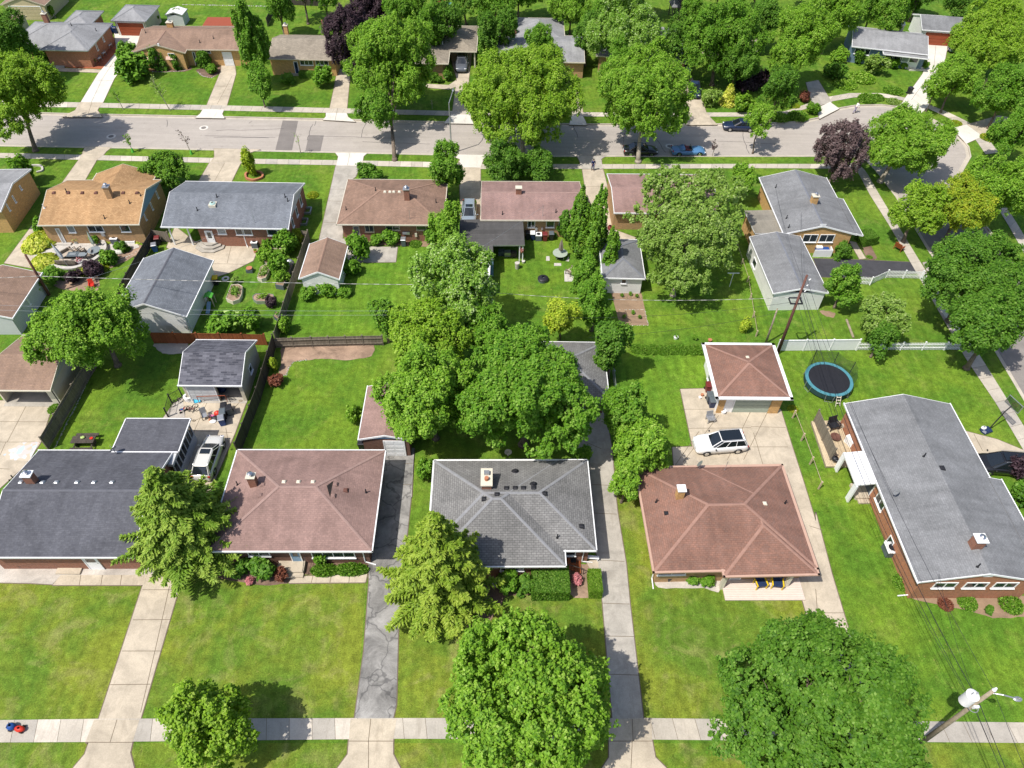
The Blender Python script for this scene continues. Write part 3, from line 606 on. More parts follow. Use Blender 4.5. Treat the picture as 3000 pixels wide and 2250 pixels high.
def tree(name, label, cat, D, rpx, zc, rz, mat, K=62, nl=17, leaf=.14, lobes=16, lr=.42, tuft=.32, trunk=.17, ry=None, low=-.55, bark='bark', group=None, lean=(0, 0), t='D', dens=.12, asp=1.5, sh=1.0, taper=0, rv=(.34, .62), zs=1.35, base=None):
    """D: picture position of the crown centre, rpx: crown radius there (px of that tile), zc: its height"""
    C = W(t, *D, zc); s = TL[t][2]; rx = rpx/s*mpp(C)*sh; ry = rx if ry is None else ry*rx
    nt = int(K*rx*(rx+rz))+60; lobes = int(lobes*1.5); lr *= .9
    if base: bp = W(*base, 0); lean = (bp.x-C.x, bp.y-C.y)
    root = thing(name, label, cat, (C.x+lean[0], C.y+lean[1], 0), 0, group)
    P, Nn, rn, c = crown_cloud(rx, ry, rz, nt, nl, lobes, lr, tuft, low, dens, rv, zs)
    if taper: P[:, :2] *= np.clip(1.12-taper*(P[:, 2:]/rz+1)/2, .12, 2)
    P = P+np.array([[-lean[0], -lean[1], zc]])
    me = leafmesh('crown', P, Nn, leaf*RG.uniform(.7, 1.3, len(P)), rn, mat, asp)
    o = bpy.data.objects.new('crown', me); COL.objects.link(o); o.parent = root
    mb = MB(); limbs(mb, (0, 0, 0), (-lean[0]*.6, -lean[1]*.6, max(.8, zc-rz*.45)), c, trunk, 0, (rx*.8, ry*.8, rz*.8, (-lean[0], -lean[1], zc)))
    mb.build('trunk', bark, root, smooth=True); return root
def conifer(name, label, D, h, rad, mat, t='D', dens=1.0, tip=1.0, droop=.25, z0=.5, leaf=.22, group=None, narrow=1.0, cat='tree', nb0=13):
    B = W(t, *D, 0); root = thing(name, label, cat, B, 0, group); P = []; T = []; Dn = []; TG = []; mb = MB(); mb.cyl((0, 0, 0), (0, 0, h*.97), rad*.055+.06, .02, 8)
    z = z0
    while z < h*.985:
        f = 1-(z/h)**narrow; L = rad*f*RG.uniform(.85, 1.1)+.12; nb = max(4, int(nb0*(.45+.55*f)))
        a0 = RG.random()*6.28
        for b in range(nb):
            a = a0+b*6.283/nb+RG.normal()*.12; l = L*RG.uniform(.66, 1.22); d = np.array([math.cos(a), math.sin(a), 0]); sd = np.array([-d[1], d[0], 0])
            K = max(3, int(l/.30)); n = max(10, int(l*44*dens)); kk = RG.integers(0, K, n); s = (kk+.5+RG.normal(size=n)*.08)/K; sg = np.where(RG.random(n) < .5, -1., 1.); w = RG.random(n)**.8; mainl = RG.random(n) < .3
            lt = (.36*l*(1-s)+.16)*np.where(mainl, .0, 1)*RG.uniform(.7, 1.1); s = np.where(mainl, RG.random(n), s); tw = d[None]*.62+sd[None]*(.8*sg)[:, None]
            p = d[None]*(s*l)[:, None]+tw*(lt*w)[:, None]+RG.normal(size=(n, 3))*.035; zz = z+.12*l-droop*l*s**1.3+.10*l*s**3-lt*w*.28-RG.random(n)*.10
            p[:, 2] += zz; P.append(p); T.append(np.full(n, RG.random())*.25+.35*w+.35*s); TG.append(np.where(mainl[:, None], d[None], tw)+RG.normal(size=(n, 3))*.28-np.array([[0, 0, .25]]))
            q = d[None]*.3+RG.normal(size=(n, 3))*.3; q[:, 2] += .9; Dn.append(q)
            if b % 2 == 0: mb.cyl((0, 0, z+.1*l), (d[0]*l*.8, d[1]*l*.8, z+.1*l-droop*l*.6), .035, .01, 4, cap=False)
        z += RG.uniform(.24, .40)*(1.0 if h > 5 else .7)
    P = np.vstack(P); T = np.concatenate(T)+RG.random(len(P))*.25; Dn = np.vstack(Dn)
    me = leafmesh('crown', P, Dn, leaf*RG.uniform(.7, 1.2, len(P)), T, mat, 2.9, tang=np.vstack(TG))
    o = bpy.data.objects.new('crown', me); COL.objects.link(o); o.parent = root; mb.build('trunk', 'bark', root); return root
SHR = {}
def shrubmesh(mat, kind='round'):
    k = (mat, kind)
    if k in SHR: return SHR[k]
    if kind == 'round': P, Nn, rn, c = crown_cloud(1, 1, .85, 420, 7, 12, .45, .11, -.8, .1); P[:, 2] += .72; sz = .13
    elif kind == 'loose': P, Nn, rn, c = crown_cloud(1, 1, .8, 260, 7, 14, .35, .2, -.8, .3); P[:, 2] += .75; sz = .15
    elif kind == 'hosta':
        n = 900; a = RG.random(n)*6.283; r = RG.random(n)**.6; P = np.stack([np.cos(a)*r, np.sin(a)*r, .42*(1-r**2)+.1*RG.random(n)+.04], 1); Nn = np.stack([np.cos(a)*.6, np.sin(a)*.6, np.ones(n)*.9], 1)+RG.normal(size=(n, 3))*.3; rn = RG.random(n); sz = .2
    elif kind == 'box':
        n = 11000; P = RG.uniform(-1, 1, (n, 3)); ax = RG.integers(0, 3, n); sg = np.sign(RG.normal(size=n)); sg[(ax == 2)] = 1; P[np.arange(n), ax] = sg*RG.uniform(.93, 1.03, n)
        P = np.sign(P)*np.abs(P)**.92; Nn = np.zeros((n, 3)); Nn[np.arange(n), ax] = sg; Nn += RG.normal(size=(n, 3))*.5; P[:, 2] = (P[:, 2]+1)/2; rn = RG.random(n); sz = .07
    elif kind == 'low':
        n = 1500; a = RG.random(n)*6.283; r = RG.random(n)**.5; P = np.stack([np.cos(a)*r, np.sin(a)*r, .3*(1-r**2)*RG.random(n)+.03+.12*RG.random(n)], 1); Nn = RG.normal(size=(n, 3))*.6; Nn[:, 2] += .8; rn = RG.random(n); sz = .1
    me = leafmesh('foliage', P, Nn, sz*RG.uniform(.7, 1.3, len(P)), rn, mat, 1.6); SHR[k] = me; return me
def shrub(label, t, u, v, r, mat='mid', kind='round', h=1.0, name='shrub', cat='shrub', group=None, rot=None, ry=1.0, z=0):
    """u,v: picture point of the plant's middle on the ground, r in metres"""
    B = W(t, u, v, z); o = bpy.data.objects.new(name, shrubmesh(mat, kind)); COL.objects.link(o); o.location = B
    r = r if kind == 'box' else r*(.95 if t in 'abcdefwg' else .76); o.scale = (r, r*ry, r*h); o.rotation_euler = (0, 0, RG.random()*6.28 if rot is None else rot); return tag(o, label, cat, group)

# ================================================================ GROUND
near = Ws('s', [(-500,416),(0,427),(400,434),(700,440.5),(989,446.6),(1315,453.9),(1400,458),(1762,457.5),(2200,457.5),(2440,457.5),(2504,459.5),(2540,471),(2568,500),(2626.8,576.6),(2738.9,761),(2912.5,1018.7),(3000,1167)])
far = Ws('s', [(-500,318),(0,328),(217,334),(579,341),(953,349),(1315,358),(1711,364),(2040,365),(2131,363),(2290,360),(2340,357),(2399,345),(2453,318),(2507,309),(2583,307),(2640,314),(2692,331),(2764,365),(2810,397),(2836,430),(2842,458),(2815,505)])
dr = (near[-1]-near[-4]).normalized(); nr = Vector((dr.y, -dr.x, 0)); nr = nr if nr.x > 0 else -nr
q0 = near[13]+nr*8.8
right_edge = [far[-1].lerp(q0, .5)+Vector((.3, 0, 0)), q0, q0+dr*12, q0+dr*70]
left_end = near[-1]+dr*32
for lst in (near, far):
    lst.insert(0, lst[0]+(lst[0]-lst[1]).normalized()*45)
street_poly = near+[left_end]+[right_edge[3], right_edge[2], right_edge[1], right_edge[0]]+far[::-1]
sb0, sb1 = W('s', -600, 2292, 0), W('s', 3700, 2300, 0)
sb2 = [Vector((-70, sb0.y-.1, 0)), Vector((75, sb1.y, 0)), Vector((75, sb1.y-9, 0)), Vector((-70, sb0.y-9.1, 0))]
G0 = MB(); G0.poly([(-260,-60,0),(260,-60,0),(260,420,0),(-260,420,0)], 0, 0, 0, holes=(street_poly, sb2))
struct('ground', G0, 'g_far')
S = MB(); S.poly(street_poly, -.12)
for lst in (near+[left_end], far+right_edge):
    pass
struct('road', S, 'street')
S = MB(); S.poly(sb2, -.12); struct('road', S, 'street')
rg9 = random.Random(21); CK = MB()
for k in range(16):
    x = rg9.uniform(-55, 38); y0 = rg9.uniform(90.5, 98); p = Vector((x, y0, 0)); dv = Vector((rg9.uniform(-.25, .25), 1, 0)) if k % 3 else Vector((1, rg9.uniform(-.08, .08), 0))
    for _ in range(rg9.randint(6, 15)):
        q = p+dv.normalized()*.7+Vector((rg9.uniform(-.16, .16), rg9.uniform(-.1, .1), 0)); sd_ = Vector((-(q-p).y, (q-p).x, 0)).normalized()*.03
        if not 90.3 < q.y < 98.7: break
        CK.face([Vector((v.x, v.y, -.1135)) for v in (p-sd_, q-sd_, q+sd_, p+sd_)]); p = q
struct('road_cracks', CK, 'asph_b')
def offset_line(pts, d):
    out = []
    for k, p in enumerate(pts):
        a = pts[max(0, k-1)]; b = pts[min(len(pts)-1, k+1)]; t = (b-a).normalized(); out.append(p+Vector((-t.y, t.x, 0))*d)
    return out
def kerb(pts, d):
    K = MB(); o = offset_line(pts, d); i2 = offset_line(pts, -.42*(1 if d > 0 else -1))
    for k in range(len(pts)-1):
        a, b, c_, e = pts[k], pts[k+1], o[k+1], o[k]; z = lambda p, h: Vector((p.x, p.y, h))
        K.face([z(a,.035), z(b,.035), z(c_,.035), z(e,.035)] if d > 0 else [z(e,.035), z(c_,.035), z(b,.035), z(a,.035)])
        K.face([z(a,-.12), z(b,-.12), z(b,.035), z(a,.035)] if d < 0 else [z(b,-.12), z(a,-.12), z(a,.035), z(b,.035)]); K.face([z(e,.035), z(c_,.035), z(c_,0), z(e,0)])
        g1, g2 = i2[k+1], i2[k]; K.face([z(a,-.112), z(g2,-.116), z(g1,-.116), z(b,-.112)] if d > 0 else [z(b,-.112), z(g1,-.116), z(g2,-.116), z(a,-.112)])
    return struct('kerb', K, 'walk')
kerb(near+[left_end], -.17); kerb(far+right_edge, .17); kerb([sb2[0], sb2[1]], .17)
# darker re-laid asphalt on the side street (right) and utility patches
P = MB(); P.poly([near[14], near[15], near[16], near[17], left_end, right_edge[3], right_edge[2], right_edge[1]], -.115); struct('road', P, 'street_l')
for pts in ([('b',355,975),('b',480,980),('b',430,1218),('b',295,1216)], [('b',565,1094),('b',688,1097),('b',660,1226),('b',538,1225)]):
    P = MB(); P.poly([W(*q, -.12) for q in pts], -.114); struct('road_patch', P, 'asph_p')
MANH = [('a',900,1105),('a',1650,1035),('c',1555,1185)]
for k, q in enumerate(MANH):
    c = W(*q, -.12); P = MB(); P.cyl((c.x,c.y,-.119), (c.x,c.y,-.112), .62, .62, 24, 1); P.cyl((c.x,c.y,-.111), (c.x,c.y,-.104), .36, .36, 20, 0)
    tag(P.build('manhole_cover', ['asph_p','conc_w']), ['manhole cover with pale ring in the tree shadow on the left', 'manhole cover with pale ring in the sunny part of the street', 'manhole cover ring just behind the blue vintage convertible'][k], 'manhole cover', 'manhole covers in the street')
# lawns of the single lots, 4 mm above the ground
LZ = [0]
def lawn(pts, mat, z=.004):
    LZ[0] += 1; z = .0025+LZ[0]*.0009; P = MB(); P.poly([W(*q, 0) for q in pts], z); return struct('lawn', P, mat)
lawn([('m',-400,1340),('m',640,1340),('m',930,478),('i',0,1500),('m',-400,478)], 'g_front'); lawn([('m',912,1340),('n',755,1335),('n',842,300),('m',1165,300)], 'g_front')
lawn([('n',990,1335),('o',872,1335),('o',808,380),('n',1035,500)], 'g_front'); lawn([('o',1070,1335),('o',985,590),('o',960,330),('o',903,0),('k',1085,1000),('k',1600,1100),('p',560,300),('p',600,700),('p',850,760),('p',2400,760),('p',2400,1360)], 'g_front')
lawn([('m',-400,1496),('p',2400,1500),('p',2400,1790),('m',-400,1750)], 'g_front')
lawn([('p',858,775),('p',1010,1345),('p',2400,1365),('l',2212,1250),('l',1750,300),('l',200,200),('l',240,700),('l',525,1600)], 'g_vivid', .006)
lawn([('j',0,1030),('j',1000,1030),('j',1250,300),('j',300,300),('j',200,500)], 'g_vivid'); lawn([('i',330,1030),('i',1500,1030),('i',1600,200),('i',800,200)], 'g_dark')
lawn([('f',420,1455),('f',1500,1455),('f',1650,760),('f',850,760),('f',500,1180)], 'g_stripe'); lawn([('g',180,1330),('g',900,1330),('g',800,700),('g',380,640),('g',150,860)], 'g_vivid')
lawn([('g',1230,1640),('h',-20,1600),('h',150,1500),('h',-100,700),('g',1300,700)], 'g_vivid'); lawn([('k',1110,520),('k',1640,520),('k',1740,990),('k',1590,1145),('k',1000,1150),('k',1010,640)], 'g_stripe'); lawn([('k',1240,230),('k',1820,240),('k',1840,520),('k',1100,520)], 'g_stripe')
# paved surfaces
PZ = [0]
def pave(name, pts, mat, joints=(), z=.026, jw=.022, tone=0.):
    PZ[0] += 1; z += (PZ[0]%9)*.0011; P = MB(); Q = [W(*q, 0) for q in pts]; P.poly(Q, z, 0, tone)
    n = len(Q)
    for k in range(n): a, b = Q[k], Q[(k+1) % n]; P.face([Vector((a.x,a.y,0)), Vector((b.x,b.y,0)), Vector((b.x,b.y,z)), Vector((a.x,a.y,z))], 0)
    for k in range(n):
        a, b = Q[k], Q[(k+1) % n]; d = (b-a).normalized(); s = Vector((-d.y, d.x, 0))*.075
        P.face([Vector((p.x, p.y, .0192)) for p in (a-s, b-s, b+s, a+s)], 1)
    for a, b in joints:
        A, B = W(*a, 0), W(*b, 0); d = (B-A).normalized(); s = Vector((-d.y, d.x, 0))*jw
        P.face([Vector((p.x, p.y, z+.003)) for p in (A-s, B-s, B+s, A+s)], 1)
    return struct(name, P, [mat, 'joint'])
def strip(name, top, bot, step, mat='walk', z=.03, seed=1, old=.22):
    """sidewalk of separate slabs between two picture polylines"""
    rg = random.Random(seed); A = [W(*q, 0) for q in top]; B = [W(*q, 0) for q in bot]; P = MB(); U = MB()
    def along(L, f):
        ls = [(L[k+1]-L[k]).length for k in range(len(L)-1)]; t = f*sum(ls)
        for k, l in enumerate(ls):
            if t <= l or k == len(ls)-1: return L[k].lerp(L[k+1], t/l)
            t -= l
    tot = sum((A[k+1]-A[k]).length for k in range(len(A)-1)); n = max(1, round(tot/step)); e = .014/step
    for k in range(n):
        r = rg.random(); tone = 1. if r < .12 else (.5 if r < .12+old else rg.uniform(0, .2))
        q = [along(B, (k+e)/n), along(B, (k+1-e)/n), along(A, (k+1-e)/n), along(A, (k+e)/n)]; P.face([Vector((p.x, p.y, z+rg.uniform(0,.006))) for p in q], 0, None, tone)
        q = [along(B, k/n), along(B, (k+1)/n), along(A, (k+1)/n), along(A, k/n)]; P.face([Vector((p.x, p.y, .0195)) for p in q], 1)
    return struct(name, P, [mat, 'joint'])
strip('sidewalk', [('s',-500,2116),('s',300,2106),('s',1146,2104),('s',1885,2104),('s',3000,2117),('s',3600,2124)], [('s',-520,2178),('s',300,2174),('s',1150,2164.5),('s',1900,2167),('s',3000,2177),('s',3640,2184)], 1.55, seed=5)
strip('sidewalk', [('s',-500,290),('s',0,295),('s',296,302),('s',700,310.3),('s',1315,325.5),('s',1783,330),('s',2177,330),('d',275,905),('d',600,790),('d',800,755),('d',1060,755),('d',1240,790),('d',1420,840),('d',1620,920),('d',1800,1010),('d',1900,1100),('d',2010,1240)],
      [('s',-500,309),('s',0,313),('s',296,315.5),('s',700,325.5),('s',1315,339),('s',1783,342),('s',2177,342),('d',285,930),('d',640,825),('d',850,787),('d',1060,787),('d',1230,815),('d',1400,865),('d',1580,945),('d',1720,1030),('d',1810,1120),('d',1900,1250)], 1.5, seed=3)
strip('sidewalk', [('s',-500,438),('s',0,448.5),('s',700,465),('s',1000,470),('s',1248,474.5),('s',1400,481),('s',1765,481.5),('s',2200,480.5),('s',2503,481)],
      [('s',-500,452),('s',0,463),('s',700,479.5),('s',1000,484.5),('s',1248,490),('s',1400,495.5),('s',1765,495),('s',2200,493),('s',2500,494.5)], 1.5, seed=9)
strip('sidewalk', [('h',860,80),('h',930,140),('h',1020,300),('h',1200,600),('h',1415,950),('l',1870,280),('l',2212,830),('l',2700,1600)], [('h',800,80),('h',860,140),('h',960,330),('h',1130,600),('h',1345,975),('l',1740,280),('l',1990,650),('l',2212,1030),('l',2560,1640)], 1.5, seed=13, old=.1)
strip('sidewalk', [('h',2000,330),('h',2150,560),('h',2400,980)], [('h',1960,380),('h',2090,590),('h',2330,1020)], 1.5, seed=14)
J = lambda t, *p: [((t, a, b), (t, c_, d)) for a, b, c_, d in p]
pave('driveway', [('m',640,1342),('m',912,1342),('m',1180,430),('m',950,400)], 'conc', J('m',(715,1120,975,1117),(793,902,1045,902),(862,700,1105,698),(925,505,1160,505),(912,1300,1010,880),(1010,880,1100,480)))
pave('driveway_apron', [('m',612,1346),('m',905,1346),('m',860,1493),('m',845,1560),('m',870,1659),('m',880,1720),('m',440,1720),('m',475,1659),('m',550,1570),('m',575,1497),('m',555,1493)], 'conc', J('m',(760,1346,715,1493),(555,1494,860,1494)), .036)
pave('path', [('m',395,410),('m',950,410),('m',935,475),('m',340,475)], 'conc', J('m',(525,410,515,475),(665,410,655,475),(790,410,780,475)), .03); pave('front_slab', [('m',400,315),('m',560,312),('m',520,408),('m',365,405)], 'conc', (), .16)
pave('gravel_bed', [('m',-200,300),('m',1000,300),('m',1000,412),('m',395,410),('m',340,470),('m',200,462),('m',0,458),('m',-200,450)], 'gravel', (), .014)
pave('patio', [('i',1440,600),('i',2003,612),('i',1905,880),('i',1725,1300),('i',1690,1400),('i',1380,1400),('i',1500,860),('i',1500,700)], 'conc', J('i',(1680,630,1560,900),(1560,900,1450,1200),(1830,840,1850,960),(1500,860,1880,880)), .03)
pave('gravel_bed', [('i',1410,640),('i',1480,600),('i',1500,760),('i',1320,765)], 'gravel', (), .034)
pave('driveway', [('n',780,1337),('n',1000,1337),('n',1020,1250),('n',1036,650),('j',1395,1400),('j',1422,1005),('j',1150,1000),('n',838,310),('n',843,460),('n',810,900),('n',750,1335)], 'asph', (), .024)
pave('driveway', [('n',838,310),('n',925,310),('j',1335,1450),('j',1345,1005),('j',1150,1000)], 'asph_shade', (), .03); pave('driveway', [('n',782,1338),('n',988,1338),('n',985,1290),('n',930,1300),('n',880,1275),('n',830,1300),('n',800,1230),('n',790,1180)], 'conc_g', (), .03); pave('driveway', [('j',1342,1010),('j',1420,1007),('j',1400,1400),('j',1310,1480),('j',1335,1130)], 'conc_g', J('j',(1335,1130,1410,1130),(1325,1300,1400,1300)), .03)  # first piece: sealed upper drive, house shadow darkened into its colour
pave('driveway_apron', [('n',724,1341),('n',1022,1341),('n',1000,1485),('n',1000,1570),('n',1045,1659),('n',1060,1720),('n',600,1720),('n',640,1659),('n',705,1570),('n',712,1485)], 'conc', J('n',(855,1341,840,1485),(712,1486,1008,1486),(840,1486,840,1700)), .036)
pave('driveway', [('o',872,1337),('o',1072,1337),('o',985,590),('o',960,330),('o',905,0),('k',1120,1420),('k',1085,1000),('k',1010,600),('k',780,600),('k',790,1000),('k',880,1130),('k',910,1400),('o',720,0),('o',775,310),('o',808,590)], 'conc_g', J('o',(808,592,985,598),(820,805,1010,808),(845,1052,1040,1058),(775,312,950,322))+J('k',(920,1300,1110,1308),(935,1530,1125,1540),(860,950,1000,1010)), .026)
pave('driveway_apron', [('o',842,1341),('o',1122,1341),('o',1130,1485),('o',1150,1590),('o',1220,1659),('o',1240,1720),('o',780,1720),('o',805,1659),('o',850,1590),('o',850,1485)], 'conc', J('o',(1000,1341,1005,1485),(842,1486,1128,1486),(1000,1486,990,1700)), .036)
pave('path', [('o',700,318),('o',778,312),('o',785,392),('o',735,385)], 'conc', (), .03)
pave('driveway', [('k',1640,527),('k',1900,520),('k',2000,690),('l',240,690),('l',330,980),('l',430,1290),('l',525,1600),('p',640,0),('p',745,400),('p',858,775),('p',975,1180),('p',1010,1345),('p',760,1345),('p',690,1000),('p',592,700),('p',545,540),('p',480,100),('l',120,1200),('k',1592,1200),('k',1575,998),('k',1738,992)], 'conc',
     J('k',(1650,690,2210,690),(1700,845,2212,840),(1660,1120,1950,740),(2020,1100,2212,700),(1790,870,1600,1140))+J('l',(0,995,300,995),(0,830,280,838),(140,700,-60,1100),(20,880,100,1150))+J('p',(595,90,690,120),(600,655,830,655),(640,500,660,760)), .026)
pave('driveway', [('p',760,1345),('p',1010,1345),('p',1050,1500),('p',1100,1700),('p',760,1700),('p',780,1500)], 'conc', (), .036)
# far row driveways
pave('driveway', [('a',655,828),('a',835,832),('a',925,640),('a',1010,520),('a',1165,262),('a',925,262),('a',945,420),('a',800,590)], 'conc_w', J('a',(740,830,830,640),(830,640,1030,330),(760,650,925,655),(850,540,1000,540)), .03)
pave('driveway_apron', [('a',655,828),('a',835,832),('a',805,868),('a',790,895),('a',812,925),('a',830,950),('a',500,950),('a',560,918),('a',610,895),('a',628,862)], 'conc', J('a',(745,832,715,925)), .04)
pave('driveway', [('a',1675,852),('a',1838,857),('a',1912,600),('a',1900,500),('a',1795,500),('a',1790,575)], 'conc', J('a',(1730,700,1880,705),(1760,845,1880,620)), .028); pave('driveway_apron', [('a',1645,885),('a',1815,890),('a',1800,925),('a',1820,960),('a',1580,955),('a',1620,925)], 'conc_w', (), .04)
pave('driveway', [('b',735,882),('b',875,884),('b',905,560),('b',800,560),('b',765,740)], 'conc', (), .028); pave('driveway_apron', [('b',705,916),('b',872,918),('b',885,950),('b',945,988),('b',680,972),('b',705,945)], 'conc_w', J('b',(800,880,780,975)), .04)
pave('driveway', [('b',1700,410),('b',1890,410),('b',1862,640),('b',1850,905),('b',1730,905),('b',1765,640)], 'conc', (), .028); pave('driveway_apron', [('b',1720,930),('b',1870,930),('b',1905,1005),('b',1660,1000)], 'conc_w', (), .04)
pave('path', [('b',1500,680),('b',1700,690),('b',1760,650),('b',1770,700),('b',1700,725),('b',1500,710)], 'conc', (), .03)
pave('driveway', [('c',765,912),('c',850,912),('c',838,790),('c',790,640),('c',700,600),('c',680,640),('c',750,720)], 'conc', (), .028); pave('driveway_apron', [('c',760,940),('c',850,940),('c',875,990),('c',880,1015),('c',740,1012)], 'conc_w', (), .04)
pave('driveway', [('c',1690,912),('c',1850,912),('c',1800,750),('c',1720,600),('c',1620,540),('c',1600,600)], 'conc', (), .028); pave('driveway_apron', [('c',1690,912),('c',1855,912),('c',1880,950),('c',1940,1012),('c',1700,1015)], 'conc', (), .04)
pave('path', [('d',445,670),('d',545,650),('d',655,830),('d',505,870)], 'conc_g', (), .034); pave('driveway_apron', [('d',530,880),('d',640,828),('d',715,882),('d',640,920),('d',555,965)], 'conc_w', (), .045)
pave('driveway', [('d',1440,300),('d',1600,335),('d',1565,520),('d',1545,620),('d',1465,770),('d',1425,840),('d',1245,800),('d',1390,600),('d',1430,500)], 'conc_w', J('d',(1330,720,1480,770),(1500,340,1480,560),(1480,560,1300,810)), .034)
pave('driveway_apron', [('d',1245,800),('d',1450,845),('d',1400,900),('d',1375,925),('d',1290,890),('d',1165,870),('d',1220,840)], 'conc_w', (), .045)
pave('driveway', [('d',1750,1010),('d',2000,938),('d',2080,950),('d',2100,1020),('d',1870,1090)], 'conc', (), .036); pave('driveway_apron', [('d',1625,1040),('d',1745,1012),('d',1875,1105),('d',1745,1165)], 'conc_w', (), .045)
# near-upper row driveways
pave('driveway', [('e',640,48),('e',785,52),('e',640,300),('e',400,740),('e',350,950),('e',290,935),('e',35,888),('e',330,490),('e',520,215)], 'conc', J('e',(150,715,300,740),(430,350,540,360),(250,810,330,500)), .028)
pave('driveway_apron', [('a',690,1190),('a',905,1195),('a',860,1230),('a',840,1256),('a',780,1303),('a',640,1298),('a',665,1250)], 'conc', (), .04)
pave('driveway', [('e',1700,70),('e',1950,78),('e',1870,240),('e',1600,240)], 'conc', J('e',(1820,78,1740,220)), .028); pave('driveway_apron', [('a',1735,1205),('a',2110,1212),('a',2020,1240),('a',1990,1285),('a',1950,1325),('a',1700,1318),('a',1738,1270)], 'conc', (), .04)
pave('driveway', [('f',785,97),('f',985,100),('f',945,190),('f',870,240),('f',840,690),('f',1000,700),('f',1045,755),('f',1285,758),('f',1270,880),('f',850,885),('f',650,700)], 'conc_g', J('f',(740,290,860,290),(720,385,840,388),(690,560,800,560),(880,755,1040,755)), .028)
pave('driveway_apron', [('b',780,1238),('b',1040,1242),('b',1010,1268),('b',1005,1300),('b',985,1345),('b',790,1342),('b',805,1270)], 'conc_w', J('b',(900,1240,880,1340)), .04)
pave('driveway', [('f',1780,60),('f',1957,62),('f',1957,540),('f',1800,540)], 'conc', J('f',(1800,290,1957,290),(1795,110,1955,112)), .028); pave('driveway_apron', [('b',1690,1252),('b',2060,1258),('b',1985,1285),('b',1957,1360),('b',1785,1355),('b',1790,1290)], 'conc_w', (), .04)
pave('driveway', [('g',845,128),('g',1015,130),('g',1075,370),('g',1115,620),('g',1275,680),('g',1290,760),('g',1080,740),('g',1000,480),('g',885,380)], 'conc', J('g',(870,268,1045,268),(860,90,1010,90)), .028)
pave('driveway_apron', [('c',800,1262),('c',1040,1262),('c',1000,1290),('c',1010,1370),('c',845,1370),('c',820,1300)], 'conc_g', (), .04)
pave('driveway', [('h',505,850),('h',900,862),('h',1292,880),('h',1345,968),('h',900,1010),('h',560,1000)], 'asph_b', (), .024); pave('driveway_apron', [('h',1390,885),('h',1492,862),('h',1580,905),('h',1640,940),('h',1425,952)], 'conc_g', (), .04)
pave('driveway', [('B',1085,540),('B',1700,700),('B',2212,910),('B',2600,1080),('B',2600,1600),('B',2212,1420),('B',1660,1345),('B',1400,1200)], 'conc', J('B',(1250,590,1420,920)), .028)
pave('path', [('a',430,548),('a',820,566),('a',802,590),('a',430,576)], 'conc', (), .03); pave('path', [('n',350,420),('n',832,402),('n',820,457),('n',322,462)], 'conc', J('n',(480,415,470,460),(600,410,590,460),(720,405,712,460)), .03)
pave('path', [('h',795,710),('h',850,720),('h',930,850),('h',880,858)], 'conc', (), .03)
pave('patio', [('e',450,690),('e',560,690),('e',690,700),('e',860,720),('e',1090,690),('e',1130,760),('e',1010,800),('e',860,790),('e',840,870),('e',740,920),('e',600,950),('e',450,930),('e',380,890),('e',300,860),('e',250,810),('e',360,800)], 'stone', (), .034)
pave('patio', [('e',1420,590),('e',1580,715),('e',2110,722),('e',2085,790),('e',2050,870),('e',1850,968),('e',1720,1010),('e',1350,760)], 'conc', J('e',(1660,890,1990,900),(1880,725,1840,890)), .03)
MZ = 0
def organic(L):
    n = len(L); q = []
    for k in range(n):
        p0, p1, p2_, p3_ = L[k-1], L[k], L[(k+1) % n], L[(k+2) % n]
        for f in (0, .2, .4, .6, .8):
            v = .5*((2*p1)+(p2_-p0)*f+(2*p0-5*p1+4*p2_-p3_)*f*f+(3*p1-p0-3*p2_+p3_)*f**3); v = p1.lerp(p2_, f).lerp(v, .7); q.append(v+Vector((random.uniform(-.07, .07), random.uniform(-.07, .07), 0)))
    return q
